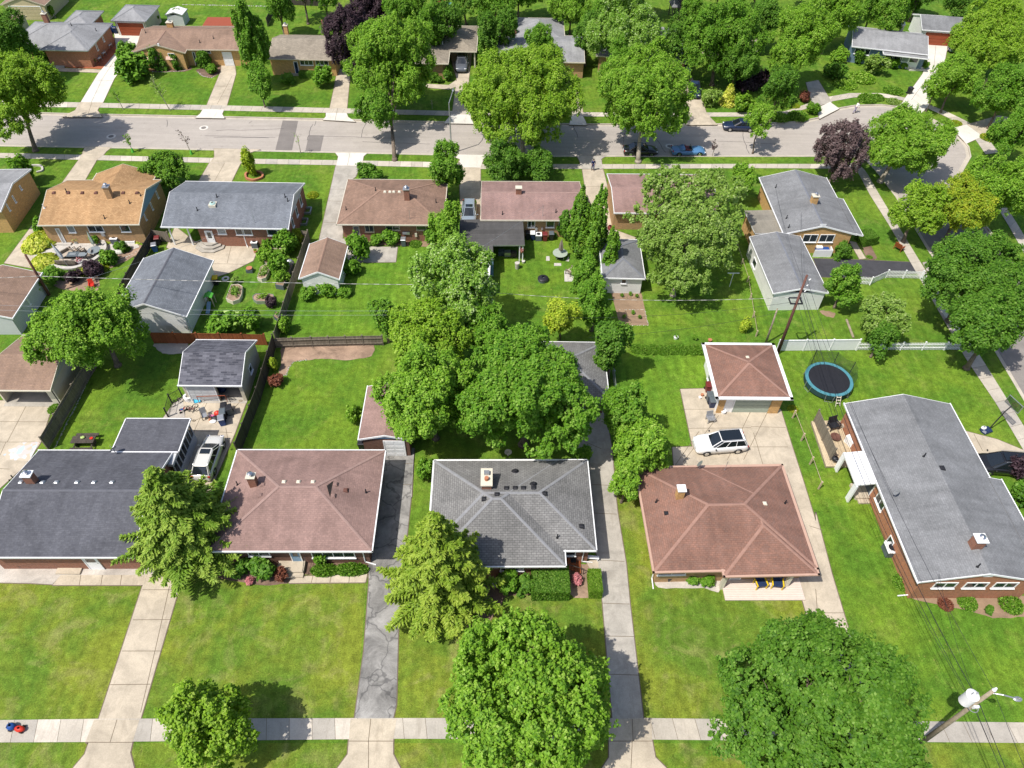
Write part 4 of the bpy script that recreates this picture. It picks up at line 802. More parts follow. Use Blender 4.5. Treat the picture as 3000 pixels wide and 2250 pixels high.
for nm, pts, mt in (('mulch_bed', [('j',390,165),('j',1060,160),('j',1070,255),('j',900,290),('j',700,280),('j',560,290),('j',440,305),('j',410,350),('j',380,410),('j',320,420),('j',345,300)], 'mulch'),
        ('mulch_bed', [('n',1560,380),('n',1700,400),('n',1900,530),('n',1730,545),('n',1690,640),('n',1520,800),('n',1440,700),('n',1500,560)], 'mulch_d'), ('mulch_bed', [('o',570,360),('o',770,350),('o',800,530),('o',690,562),('o',590,530)], 'mulch'),
        ('garden_bed', [('g',1075,1110),('g',1320,1110),('g',1382,1392),('g',1150,1392)], 'soil'), ('mulch_bed', [('a',500,510),('a',690,505),('a',900,330),('a',945,400),('a',845,545),('a',800,558),('a',500,545)], 'mulch_r'),
        ('flower_bed', [('p',1255,540),('p',2100,545),('p',2100,660),('p',1850,690),('p',1720,670),('p',1600,630),('p',1440,600)], 'soil'), ('mulch_bed', [('m',1400,300),('m',1850,300),('m',1890,450),('m',1700,475),('m',1380,420)], 'mulch_d'),
        ('mulch_bed', [('n',420,300),('n',830,300),('n',832,390),('n',430,410)], 'mulch_d'), ('gravel_bed', [('o',1160,370),('o',1590,370),('o',1560,520),('o',1460,490),('o',1170,490)], 'gravel'),
        ('flower_bed', [('e',350,930),('e',480,945),('e',650,955),('e',800,905),('e',900,790),('e',1130,740),('e',1150,790),('e',1000,880),('e',820,970),('e',780,1120),('e',500,1100),('e',380,1010)], 'mulch'),
        ('gravel_bed', [('i',1250,160),('i',1520,155),('i',1500,235),('i',1340,240),('i',1270,200)], 'gravel'), ('bare_soil', [('h',560,1270),('h',680,1290),('h',660,1330),('h',590,1310)], 'soil'),
        ('mulch_bed', [('h',890,720),('h',960,722),('h',1015,850),('h',940,855)], 'mulch_d'), ('mulch_bed', [('a',1210,580),('a',1500,580),('a',1540,540),('a',1130,520)], 'mulch_d'), ('mulch_bed', [('a',1600,560),('a',1790,540),('a',1770,600),('a',1700,632),('a',1620,610)], 'mulch_d'),
        ('flower_bed', [('f',1050,680),('f',1660,690),('f',1650,755),('f',1300,745),('f',1060,740)], 'soil')):
    Q = MB(); Q.poly(organic([W(*q, 0) for q in pts]) if nm != 'garden_bed' else [W(*q, 0) for q in pts], .0195+MZ*.0006); MZ += 1; struct(nm, Q, mt)
# loose rocks edging the beds
def edging(label, pts, mat='rocks', sz=.09, step=.22, seed=0):
    rg = random.Random(seed); L = [W(*q, 0) for q in pts]; Q = MB()
    for a, b in zip(L, L[1:]):
        n = max(1, int((b-a).length/step))
        for k in range(n):
            p = a.lerp(b, (k+rg.random()*.4)/n); r = sz*rg.uniform(.6, 1.3); Q.blob((p.x+rg.uniform(-.05,.05), p.y+rg.uniform(-.05,.05), .01), r, r*rg.uniform(.7,1.2), r*.7, 6, 3, 0, -.3)
    return tag(Q.build('rock_edging', mat), label, 'rock edging', None, 'stuff')
edging('curved row of white rocks edging the mulch bed behind the pink-roofed house', [('j',320,420),('j',380,412),('j',405,350),('j',440,305),('j',560,288)])
edging('row of white rocks along the flower bed beside the curved patio wall', [('e',1150,770),('e',1080,810),('e',960,870),('e',810,970)], seed=2)
edging('line of pale stones edging the vegetable patch behind the small garage', [('g',1150,1265),('g',1350,1265),('g',1382,1390),('g',1150,1392)], seed=3, sz=.07)
edging('low stone edging of the round front bed at the tan ranch house', [('a',1600,580),('a',1640,615),('a',1710,632),('a',1770,600)], seed=4)
edging('short stone edging in front of the clipped bushes at the tan ranch house', [('a',1230,582),('a',1350,585),('a',1480,575),('a',1530,555)], seed=5)
edging('row of white stones along the back fence at the top of the picture', [('a',1480,38),('a',1900,46),('a',2212,52)], seed=6, sz=.14, step=.35)
edging('gravel line at the foot of the grey fence in the lower left yard', [('i',440,1010),('i',500,880),('i',620,650),('i',720,440),('i',810,290)], seed=7, sz=.07, step=.12)

# ================================================================ BUILDINGS
HS = {}
def H(key, *a, **k): HS[key] = House(*a, **k); return HS[key]
# --- bottom row
A = H('A', 'brick_house', 'brick house with charcoal gable roof and flat-roofed sunroom, lower left corner', 'house', 2.7, 'brk_r', 'rf_dark', 'white', 'gable-x', .30, FL=('s',-52,1632), FR=('s',391,1632), BR=('s',508,1321), cap='cap_d')
A.wing(('i',905,1030), ('i',1540,767), 'flat', 0, 2.85, nowall=True); 
A.make(); r = A.rects[1]
sr = MB(); x0, x1, y0, y1 = r['x0']+.15, r['x1']-.15, r['y0']-1.2, r['y1']-.15
sr.box(x0, x1, y0, y1, 0, 1.0); sr.box(x0, x1, y0, y1, 2.35, 2.66); yy = y0
for k in range(8): Y = y0+(y1-y0)*k/7; sr.box(x1-.1, x1, Y-.05 if k else Y, Y+.05 if k < 7 else Y, 1.0, 2.35)
for k in range(6): X = x0+(x1-x0)*k/5; sr.box(X-.05 if k else X, X+.05 if k < 5 else X, y1-.1, y1, 1.0, 2.35)
srw = sr.build('sunroom_wall', 'sid_g', A.root)
for k in range(7): g = MB(); Y = y0+(y1-y0)*k/7; g.box(x1-.07, x1-.05, Y+.05, Y+(y1-y0)/7-.05, 1.0, 2.35); g.build('window', 'glass', srw)
A.chim('i',265,1275,.7,.55,1.0); A.vents([('i',170,1282),('i',345,1282),('i',458,1282),('i',625,1282),('i',762,1282),('i',908,1282)], 'metal', .32); A.pipes([('i',110,1250),('i',95,1285)]); A.dish('i',940,1050)
A.feat_l('door', 'S', A.w-4.4, A.w-3.4, 0, 2.1, mat='white')
B2 = H('B', 'brick_house', 'brick house with pinkish hip roof, second from left in the bottom row', 'house', 2.7, 'brk_d', 'rf_pink', 'white', 'hip', .34, FL=('s',607,1615), FR=('s',1088,1613), BR=('s',1128.6,1320), cap='cap_p', gutw=.1).make()
B2.chim('j',125,1300,.6,.5,1.2,capm='offwhite'); B2.vents([('j',365,1278),('j',483,1278),('j',600,1278)], 'offwhite', .3); B2.vents([('j',783,1297),('j',765,1390),('j',197,1300),('j',175,1385)], 'rf_pink', .32); B2.vents([('j',865,1345)], 'pole', .34); B2.pipes([('j',1030,1362),('i',1925,1300)])
a_ = B2.on('j',757,1262); b_ = B2.on('j',722,1400); gm = MB(); zt = max(a_.z, b_.z)
gm.face([Vector((a_.x+.1, a_.y, a_.z-.05)), Vector((b_.x+.15, b_.y, b_.z-.05)), Vector((a_.x-.25, (a_.y+b_.y)/2, B2.hgt(B2.w/2, B2.d/2)+.03))][::-1]); gm.build('gablet', 'wood_d', B2.roof)
B2.feat('door', 'S', 'n',330,258,400,290, mat='blue'); B2.feat('window', 'S', 'n',470,258,745,270, n=4); B2.feat('window', 'S', 'n',60,260,200,280, n=2); B2.downspout(B2.w-.5, .35, (1, -.2))
C3 = H('C', 'brick_house', 'brick house with weathered grey hip roof, in the middle of the bottom row', 'house', 2.7, 'brk_r', 'rf_grey3', 'white', 'hip', .36, FL=('s',1253,1614), FR=('s',1747,1613), BR=('s',1719.3,1348), cap='cap_l', gutw=.09)
C3.wing(('s',1251,1660), ('s',1636,1350), 'hip', .36, eps=.008); C3.make()
cc = C3.on('k',72,1290); mm = MB(); mm.box(cc.x-.38, cc.x+.38, cc.y-.75, cc.y+.75, cc.z-.6, cc.z+.8); ch = mm.build('chimney', 'brk_r', C3.roof)
mm = MB(); mm.box(cc.x-.47, cc.x+.47, cc.y-.84, cc.y+.84, cc.z+.801, cc.z+.92); mm.build('chimney_crown', 'offwhite', ch); mm = MB(); mm.cyl((cc.x, cc.y-.25, cc.z+.92), (cc.x, cc.y-.25, cc.z+1.2), .17, .17, 12); mm.build('flue_cap', 'terra', ch); mm = MB(); mm.box(cc.x-.22, cc.x+.22, cc.y+.15, cc.y+.5, cc.z+.92, cc.z+1.15); mm.build('flue_cap', 'metal', ch)
C3.vents([('k',232,1330),('k',303,1328),('k',370,1328),('k',452,1328),('k',155,1380),('k',52,1415),('k',540,1372),('k',838,1637)], 'black', .36); C3.pipes([('k',303,1195),('k',452,1300)], r=.14, h=.25); C3.pipes([('o',515,165)])
C3.feat_l('window', 'S', C3.w-3.3, C3.w-1.5, 1.2, 2.2, 0, n=2); C3.feat('window', 'S', 'n',1700,362,1840,375, 1, n=2); C3.downspout(C3.w-.5, .4, (1, 0))
D4 = H('E', 'brick_house', 'brick house with rust-brown hip roof, in front of the white SUV', 'house', 2.7, 'brk_t', 'rf_brn4', 'salmon', 'hip', .34, FL=('s',1921,1668), FR=('s',2395,1668), BR=('s',2288.6,1366), BL=('s',1860,1370), cap='cap_r', gutw=.17)
D4.wing(('s',2124,1686), ('s',2288,1366), 'hip', .34, nowall=True); D4.make()
D4.chim('k',1630,1395,.55,.55,1.1,'brk_y','white',False); D4.pipes([('k',1445,1440),('l',275,1450)]); D4.vents([('k',1527,1530)], 'black', .3); D4.vents([('l',112,1452)], 'offwhite', .3); D4.dish('k',1790,1170); D4.pipes([('k',2000,1180)], 'metal', 1.2, .02)
D4.feat('window', 'S', 'o',1180,375,1340,400, n=2); D4.feat('door', 'S', 'o',1640,420,1690,440, mat='sid_g'); 
for X in (D4.rects[1]['x0']+.35, D4.rects[1]['x1']-1.6): D4.post(X, .0-.15, 2.6, .14, 'offwhite')
D4.downspout(.3, .35, (0, -1), mat='white')
H5 = H('F', 'brick_house', 'orange brick house with large grey gable roof, right edge of the bottom row', 'house', 2.9, 'brk_o', 'rf_g5', 'white', 'gable-y', .27, FL=('s',2692,1705.7), BL=('s',2473,1181.5), BR=('s',2783,1184), gutw=.1)
wb = H5.w; H5.rects[0]['ridge'] = wb/2; H5.wingl(wb-.15, wb+1.1, .006, 9.4, 'gable-y', .27, 2.9+.27*.15+.055, nowall=True, ridge=0); H5.make(); H5.rects.pop()
H5.chim('p',1672,215,.75,.7,.95,'brk_r'); H5.pipes([('l',1400,1070),('p',1690,355)]); H5.vents([('l',1548,1165)], 'black', .4); H5.dish('l',1160,1400)
for u in (1425,1625,1815): H5.feat('window', 'S', 'p',u,458,u+105,488, n=2)
H5.feat('vent', 'S', 'p',1745,398,1785,418, zlim=False); H5.downspout(.2, .3, (-1, 0)); H5.feat('window', 'W', 'l',1040,1370,1085,1470, n=2); H5.feat('window', 'W', 'p',1130,155,1145,205)
cn = MB(); r = H5.rects[0]; a, b = H5.loc(W('v',745,860,2.5)), H5.loc(W('v',1280,1260,2.5)); y_hi = H5.loc(W('v',1085,800,2.5)).y; x0c, x1c = H5.loc(W('v',930,1330,2.45)).x, .3; y0c = H5.loc(W('v',930,1330,2.45)).y
cn.face([(x0c, y0c, 2.42), (x1c, y0c, 2.72), (x1c, y_hi, 2.72), (x0c, y_hi, 2.42)]); cn.face([(x0c, y0c, 2.28), (x0c, y_hi, 2.28), (x1c, y_hi, 2.58), (x1c, y0c, 2.58)][::1])
for p, q in (((x0c,y0c),(x1c,y0c)),((x1c,y0c),(x1c,y_hi)),((x1c,y_hi),(x0c,y_hi)),((x0c,y_hi),(x0c,y0c))):
    zp = lambda X: 2.42 if X == x0c else 2.72
    cn.face([(p[0],p[1],zp(p[0])-.16),(q[0],q[1],zp(q[0])-.16),(q[0],q[1],zp(q[0])),(p[0],p[1],zp(p[0]))])
can = cn.build('porch_canopy', 'white', H5.root)
for Y in (y0c+.12, y_hi-.12): q = MB(); q.box(x0c+.05, x0c+.2, Y-.25, Y+.25, 0, 2.3); q.build('post', 'white', can)
st = MB(); st.box(x0c+.8, x1c+.1, y0c+.1, y0c+1.6, 0, .35); st.box(x0c+1, x1c+.1, y0c-.3, y0c+.1, 0, .17); st.build('porch_step', 'conc', H5.root)
H5.feat_l('door', 'W', y0c+.4, y0c+1.3, 0, 2.1, mat='greybin')
# --- garages behind the bottom row
T_ = H('T', 'brick_garage', 'wide brown-roofed garage with open door beside a beige concrete pad', 'garage', 2.5, 'offwhite', 'rf_far', 'offwhite', 'gable-x', .3, FR=('i',405,535), BR=('i',655,95), FL=('i',-100,533), w=None, gut=True, open_=[(0,6.1,11.6,2.15)], gw='sid_g'); T_.args['open_'] = [(0, T_.w-6.6, T_.w-.9, 2.15)]; T_.make()
T_.downspout(T_.w-.3, .1, (0, -1), mat='black')
U_ = H('U', 'shingled_garage', 'small garage with mottled dark shingles, beige side wall and open right bay', 'garage', 2.5, 'sid_t', 'rf_mott', 'white', 'gable-x', .46, FL=('i',1443,492), FR=('i',1955,497), BR=('i',2075,132), oh=.25); U_.args['open_'] = [(0, U_.w*.55, U_.w-.45, 2.15)]; U_.make()
U_.feat_l('garage', 'S', .5, U_.w*.52, 0, 2.1, mat='sid_g'); U_.feat_l('window', 'E', U_.d*.5-.25, U_.d*.5+.35, 1.2, 1.9)
V_ = H('V', 'brick_garage', 'pink-roofed brick garage with light blue gable, half hidden by the big maple', 'garage', 2.5, 'brk_d', 'rf_pink', 'white', 'gable-y', .25, FL=('j',968,932), FR=('j',1400,935), BL=('j',1045,503), gw='blue', oh=.3).make()
V_.feat('garage', 'S', 'j',1175,940,1340,1000, mat='white')
X_ = H('X', 'grey_garage', 'garage with grey hip roof and teal door behind the big maple', 'garage', 2.5, 'brk_d', 'rf_grey3', 'white', 'hip', .4, FR=('k',1062,602), BR=('k',1012,150), w=6.8, cap='cap_l', oh=.35).make(); X_.feat('garage', 'S', 'k',870,605,978,645, mat='doorg')
Y_ = H('Y', 'hip_roof_garage', 'garage with rust hip roof, wide white eaves and sage green door', 'garage', 2.6, 'white', 'rf_brn4', 'white', 'hip', .32, FL=('k',1955,575), FR=('l',325,602), BR=('l',165,172), BL=('k',1832,165), cap='cap_r', gutw=.3, oh=.35).make()
Y_.feat('garage', 'S', 'l',-120,605,205,685, mat='doorg'); Y_.feat('window', 'W', 'k',1880,390,1895,460); Y_.vents([('k',2185,268)], 'offwhite', .28)
for p, q in ((.37, .95), (Y_.w-1.3, Y_.w-.37)): Y_.feat_l('brick_pier', 'S', p, q, .02, 2.3, mat='brk_y')
# --- upper near row
I_ = H('I', 'tan_brick_house', 'tan brick house with pale roof cut off by the left picture edge', 'house', 3.2, 'brk_y', 'rf_lg', 'white', 'gable-x', .2, FR=('e',8,470), BR=('e',240,128), FL=('e',-700,470), oh=.3).make()
for u, v in ((155,265),(90,335),(40,400)): I_.feat('window', 'E', 'e',u-18,v-30,u+18,v+22)
J_ = H('J', 'tan_roofed_house', 'brick house with bright tan shingles and blue gable end', 'house', 2.9, 'brk_t', 'rf_tan', 'offwhite', 'gable-x', .36, FL=('e',310,574), FR=('e',1130,578), BR=('e',1300,212), gw='blue', oh=.4)
J_.wingl(3.0, 10.2, J_.d*.5, J_.d+1.5, 'gable-y', .36, nowall=True); J_.make()
J_.chim('e',895,350,.6,.6,1.35,'brk_t','metal'); J_.vents([('e',437,318),('e',555,318),('e',668,318),('e',778,318),('e',998,318),('e',1110,318)], 'pole', .34); J_.pipes([('e',540,310),('e',1053,402),('e',850,525),('e',1140,340)]); J_.pipes([('e',360,440)], 'white', .5)
J_.feat('door', 'S', 'y',540,140,720,370, mat='metal'); J_.feat('window', 'S', 'y',790,140,980,270, mat='glass_l'); J_.feat('window', 'S', 'y',1210,140,1510,165, n=2); J_.feat('window', 'S', 'y',1870,140,2050,165)
for u, v in ((1270,330),(1225,425),(1172,510)): J_.feat('window', 'E', 'e',u-14,v-28,u+12,v+22)
J_.downspout(J_.w-.3, .3, (0, -1)); J_.feat_l('meter_box', 'S', 6.3, 6.7, 1.1, 1.6)
K_ = H('K', 'grey_roofed_house', 'brick house with slate-grey gable roof, skylight and open carport on its left', 'house', 2.9, 'brk_r', 'rf_slate', 'white', 'gable-x', .33, FL=('e',1305,592), FR=('f',400,608), BR=('f',530,242), gw='sid_g', oh=.4, wl=3.7).make()
for X in (.5, 2.6): K_.post(X, .5, 2.6)
K_.feat('door', 'S', 'w',180,135,330,300, mat='white'); K_.feat('window', 'S', 'w',370,140,500,215, mat='glass_l'); K_.feat('window', 'S', 'w',630,140,855,165, n=2); K_.feat('window', 'S', 'w',1085,150,1225,175)
q = K_.on('e',1725,415); mm = MB(); mm.box(q.x-.4, q.x+.4, q.y-.4, q.y+.4, q.z-.25, q.z+.18); sk = mm.build('skylight', 'offwhite', K_.roof); mm = MB(); mm.blob((q.x, q.y, q.z+.19), .36, .36, .13, 12, 4, 0, 0); mm.build('dome', paint('skylight_dome', (.35,.5,.46), .1), sk)
K_.pipes([('e',1758,352),('e',1600,460),('f',375,352),('f',397,385)]); K_.pipes([('e',2065,560)], 'metal', 1.6, .02); K_.downspout(K_.w-.35, .3, (0, -1)); K_.downspout(K_.w-5.4, .3, (.2, -.3))
for u, v in ((498,385),(465,470),(432,560)): K_.feat('window', 'E', 'f',u-12,v-25,u+12,v+18)
L_ = H('L', 'brown_roofed_house', 'red-brown brick house with brown hip roof and silver chimney cap', 'house', 2.7, 'brk_r', 'rf_brown', 'offwhite', 'hip', .33, FL=('f',798,570), FR=('f',1652,580), BL=('f',880,210), BR=('f',1690,215), cap='cap_b').make()
L_.chim('f',1363,365,.6,.55,1.3,'brk_r','metal'); L_.vents([('f',1183,310),('f',1224,310),('f',1255,310),('f',1300,310)], 'offwhite', .3); L_.pipes([('f',1108,300),('f',870,455),('f',1597,395)]); L_.pipes([('f',1385,530)], 'metal', 1.2, .02)
L_.feat('door', 'S', 'f',925,578,985,690, mat='greybin', frame='tanfasc'); L_.feat('window', 'S', 'f',1020,578,1092,628, frame='tanfasc', n=2); L_.feat('window', 'S', 'f',1190,578,1300,615, frame='tanfasc', n=2); L_.feat('window', 'S', 'f',1440,578,1515,615, frame='tanfasc'); L_.feat('meter_box', 'S', 'f',1325,630,1385,650); L_.feat('meter_box', 'S', 'f',1425,640,1445,668, mat='offwhite')
M_ = H('M', 'mauve_roofed_house', 'tan brick house with mauve gable roof beside the blue-grey carport', 'house', 2.7, 'brk_t', 'rf_mauve', 'offwhite', 'gable-x', .28, FL=('g',30,532), FR=('g',862,545), BR=('g',825,228), BL=('g',25,228), cap='cap_p').make()
M_.chim('g',330,318,.65,.5,.7,'brk_r','offwhite',False); M_.pipes([('g',200,492),('g',632,475)]); M_.pipes([('g',525,505)], 'metal', 1.5, .02)
M_.feat('window', 'S', 'q',190,330,320,360, n=2); M_.feat('window', 'S', 'q',565,330,710,360); M_.feat('window', 'S', 'q',820,330,990,350); M_.feat('meter_box', 'S', 'q',330,450,375,510); M_.feat('meter_box', 'S', 'q',455,450,490,490)
N_ = H('N', 'flat_roofed_carport', 'flat dark roll-roofed carport and lean-to with pale blue walls, between the brown and mauve roofs', 'carport', 2.55, 'blue', 'rf_flat', 'metal', 'flat', 0, FL=('f',1783,742), FR=('g',383,742), BR=('g',362,530), gut=False, oh=.12)
N_.rects[0]['nowall'] = True; N_.wing(('f',1778,855), ('f',2058,740), 'flat', 0, eps=.004, nowall=True); N_.make()
rw = N_.rects; w2 = MB(); x0, x1 = rw[1]['x0']+.1, rw[1]['x1']; yb = rw[1]['y0']+.1
w2.box(x0, x1-.12, yb, yb+.12, 0, 2.38); w2.box(x0, x0+.12, yb+.12, N_.d-.1, 0, 2.38); w2.box(x1-.12, x1, yb, .8, 0, 2.38); w2.box(x0+.12, N_.w-.2, N_.d-.25, N_.d-.12, 0, 2.38); w2.build('wall', 'blue', N_.root); N_.post(N_.w-.2, .15, 2.38, .06); N_.post(x1+3, .15, 2.38, .06)
N2 = H('N2', 'lean_to_shed', 'small shed with bright white flat roof in front of the dark carport', 'shed', 2.2, 'blue', 'rf_wh', 'white', 'flat', 0, FL=('f',1868,1032), FR=('f',2032,1036), BR=('f',2037,862), gut=False, oh=.08).make()
O_ = H('O', 'rust_roofed_house', 'house with rust-brown roof seen through the wispy half-bare tree', 'house', 2.7, 'brk_t', 'rf_mauve', 'white', 'gable-x', .2, FR=('g',1950,483), BR=('g',1862,170), BL=('c',1042,1412), FL=('g',1112,480), gutw=.09).make()
P_ = H('P', 'grey_gable_garage', 'garage with two-tone grey gable roof and white siding beside the vegetable garden', 'garage', 2.5, 'sid_w', 'rf_slate', 'white', 'gable-y', .42, FL=('e',905,1300), FR=('e',1510,1320), BR=('e',1725,866), BL=('e',1165,849), oh=.3, cap='cap_d').make(); P_.downspout(P_.w-.25, .2, (0, -.6))
Q_ = H('Q', 'brown_garden_garage', 'small white garage with brown gable roof on the mown lawn', 'garage', 2.3, 'sid_w', 'rf_far', 'white', 'gable-y', .45, FL=('f',492,1010), FR=('f',820,1018), BR=('f',873,742), BL=('f',572,728), oh=.22, cap='cap_b').make(); Q_.feat_l('window', 'E', Q_.d*.45, Q_.d*.65, 1.0, 1.7)
R_ = H('R', 'white_garden_garage', 'small white garage with grey hip roof beneath the wispy tree', 'garage', 2.3, 'sid_w', 'rf_g5', 'white', 'hip', .4, FL=('g',1012,1008), FR=('g',1345,1010), BR=('g',1310,700), oh=.2, cap='cap_g').make(); R_.feat('window', 'S', 'g',1168,1020,1196,1048)
S_ = H('S', 'brown_garage', 'garage with brown roof at the left edge behind the leaning utility pole', 'garage', 2.4, 'sid_g', 'rf_far', 'white', 'gable-y', .3, FR=('e',104,1338), BR=('e',330,966), FL=('e',-480,1325), oh=.25).make(); S_.feat('window', 'E', 'e',205,1165,242,1215, n=2)
G_ = H('G', 'grey_corner_house', 'yellow brick corner house with grey gable roof and two dark windows in the gable', 'house', 2.8, 'brk_y', 'rf_g5', 'white', 'gable-y', .27, FL=('h',262,650), FR=('h',853,652), BL=('h',72,196), BR=('h',612,196), cap='cap_g', gutw=.08)
G_.wingl(G_.w-.15, G_.w+.75, .006, G_.d*.62, 'gable-y', .27, 2.8+.27*.15+.055, nowall=True, ridge=0); G_.make(); G_.rects.pop()
G_.chim('h',505,395,.7,.6,.9,'brk_y','offwhite'); G_.pipes([('h',200,275),('h',287,525),('h',305,600)])
for u in (438,572): G_.feat('window', 'S', 'h',u,650,u+84,712, n=2)
G_.feat('vent', 'S', 'h',562,568,600,600, zlim=False)
GF = H('GF', 'flat_roofed_porch', 'flat tan-roofed porch joined to the left side of the grey corner house', 'porch', 2.45, 'brk_y', 'rf_roll_t', 'white', 'flat', 0, FL=('h',34,645), FR=('h',290,640), BR=('h',190,455), gut=False, oh=.2).make()
H_ = H('H', 'white_corner_garage', 'long white garage with grey gable roof behind the tall red utility pole', 'garage', 2.5, 'sid_w', 'rf_g5', 'white', 'gable-y', .22, FL=('h',175,1138), FR=('h',603,1122), BL=('h',0,678), BR=('h',412,664), cap='cap_g', oh=.2, gutw=.07).make(); H_.feat('window', 'W', 'h',28,840,48,890)
# --- far row
AA = H('AA', 'grey_hip_house', 'brick house with large grey hip roofs and white driveway, top left', 'house', 2.8, 'brk_o', 'rf_lg', 'metal', 'hip', .34, FL=('s',22,138), FR=('s',262,141), BR=('s',331,68), cap='cap_l', gutw=.07)
AA.wing(('s',116,146), ('s',330,68), 'hip', .34); AA.wing(('s',178,75), ('s',304,32), 'hip', .34, eps=.01); AA.make(); AA.chim('a',385,185,.7,.6,1.4,'brk_r','offwhite')
AA.feat('window', 'S', 'a',530,410,680,455, n=3); AA.feat('door', 'S', 'a',425,405,455,440, mat='wood_g'); AA.pipes([('a',450,140),('a',400,115),('a',780,250),('a',580,208)]); AA.feat('window', 'E', 'a',765,350,795,400); AA.feat('window', 'E', 'a',820,285,845,330)
AB = H('AB', 'grey_hip_garage', 'garage with grey hip roof and brick-red door at the end of the white driveway', 'garage', 2.5, 'sid_t', 'rf_lg', 'metal', 'hip', .36, FL=('a',902,165), FR=('a',1182,176), BR=('a',1285,45), cap='cap_l', oh=.3).make(); AB.feat_l('garage', 'S', .7, AB.w-.7, 0, 2.1, mat='doorr')
AC = H('AC', 'tan_ranch_house', 'tan brick ranch house with brown roof and front gable behind clipped round bushes', 'house', 2.7, 'brk_y', 'rf_far', 'tanfasc', 'gable-x', .3, FL=('a',1100,398), FR=('a',2010,405), d=8.6, cap='cap_b'); wl_ = AC.loc(W('a',1515,400,2.7)).x
AC.wingl(-.3, wl_, -1.1, AC.d*.5, 'gable-y', .3); AC.make(); AC.chim('a',1385,222,.9,.7,.8,'brk_y','offwhite')
AC.feat('garage', 'S', 'a',1795,400,1890,505, mat='white'); AC.feat('door', 'S', 'a',1550,395,1590,480, mat='wood_d'); AC.feat('window', 'S', 'a',1640,395,1705,425, n=2); AC.feat('window', 'S', 'a',1200,430,1260,470, ri=1, n=2); AC.feat('window', 'S', 'a',1360,430,1420,470, ri=1, n=2); AC.feat('oval_vent', 'S', 'a',1275,350,1295,370, ri=1, mat='white', zlim=False); AC.pipes([('a',1180,265),('a',1730,312),('a',1620,345)])
for u0 in (1178, 1335):
    x0, z = AC.wallpt('S','a',u0,430,1); x1, _ = AC.wallpt('S','a',u0+80,430,1); aw = MB(); yw = AC.rects[1]['y0']+AC.oh+.006; aw.loft([[Vector((X, yw, 2.3)), Vector((X, yw-.8, 1.75)), Vector((X, yw-.8, 1.7)), Vector((X, yw, 2.24))] for X in (x0, x1)]); aw.build('awning', 'salmon', AC.root)
AD = H('AD', 'greige_ranch_house', 'ranch house with greige roof and navy door between the tall maple and the purple tree', 'house', 2.7, 'brk_y', 'rf_greige', 'tanfasc', 'gable-x', .3, FL=('b',235,476), FR=('b',775,486), d=8.6).make(); AD.chim('b',388,268,.6,.6,1.2,'brk_y','offwhite')
AD.feat('door', 'S', 'b',440,482,480,550, mat='dkblue', frame='white'); AD.feat('window', 'S', 'b',495,485,600,525, n=3); AD.feat('window', 'S', 'b',620,485,725,525, n=3)
AE = H('AE', 'greige_carport_house', 'house with greige roof whose carport shelters a dark SUV', 'house', 2.6, 'brk_t', 'rf_greige', 'offwhite', 'hip', .28, FL=('b',1380,512), FR=('b',1692,516), BR=('b',1725,300), gutw=.08)
AE.wing(('b',1500,412), ('b',1940,212), 'hip', .28, nowall=True); AE.make(); AE.pipes([('b',1650,358)], 'white')
rr = AE.rects[1]; AE.post(rr['x1']-.3, rr['y0']+.3, 2.4, .1, 'offwhite'); AE.post(rr['x1']-.3, rr['y1']-.3, 2.4, .1, 'offwhite'); mm = MB(); mm.box(rr['x0']+.2, rr['x1']-.5, rr['y1']-.3, rr['y1']-.15, 0, 2.4); mm.build('carport_wall', 'wood_d', AE.root)
AF = H('AF', 'twin_gable_grey_house', 'grey-roofed house behind the big maple, with a darker rear wing and brick chimney', 'house', 2.7, 'brk_t', 'rf_lg', 'offwhite', 'gable-x', .25, FL=('c',105,488), FR=('c',872,510), BR=('c',835,292), gutw=.08)
AF.wing(('c',290,330), ('c',690,150), 'hip', .34, nowall=False); AF.make(); AF.chim('c',295,275,.7,.6,1.1)
AG = H('AG', 'shaded_grey_house', 'grey hip-roofed house largely hidden by street maples, with an open garage', 'house', 2.7, 'brk_t', 'rf_lg', 'offwhite', 'hip', .28, FL=('c',955,470), FR=('c',1660,487), BR=('c',1735,240), cap='cap_l', gutw=.08); AG.args['open_'] = [(0, AG.w-4.6, AG.w-.8, 2.15)]; AG.make()
AK = H('AK', 'cream_house', 'cream-walled house hidden behind the dense maples at the top', 'house', 2.7, 'offwhite', 'rf_greige', 'offwhite', 'gable-x', .3, FL=('c',1850,330), FR=('c',2300,335), d=8).make(); AK.feat_l('window', 'S', 2, 4, 1, 2.1, n=2)
FB = H('FB', 'slate_blue_house', 'slate-blue house with grey roof and white windows at the cul-de-sac bend', 'house', 2.7, 'bluefar', 'rf_lg', 'white', 'gable-x', .3, FL=('d',820,374), FR=('d',1437,443), d=8.2, oh=.4); FB.wingl(FB.w*.42, FB.w-.006, -1.0, FB.d*.5, 'flat', 0, 2.7-.25, nowall=True); FB.make(); FB.rects.pop()
FB.feat('window', 'S', 'd',850,390,965,410, n=3); FB.feat('window', 'S', 'd',1100,430,1145,490, n=1); FB.feat('window', 'S', 'd',1160,435,1215,495); FB.feat('window', 'S', 'd',1228,440,1270,500, mat='glass_l'); FB.feat('door', 'S', 'd',1295,445,1345,520, mat='white'); FB.chim('d',1218,238,.5,.5,.8,'offwhite','white')
FG = H('FG', 'red_door_garage', 'pale garage with dark grey roof and brick-red door behind the slate-blue house', 'garage', 2.5, 'sid_w', 'rf_g5', 'white', 'gable-x', .36, FL=('d',1388,240), FR=('d',1740,264), d=6.6, oh=.25).make(); FG.feat_l('garage', 'S', .9, FG.w-.6, 0, 2.1, mat='doorr')
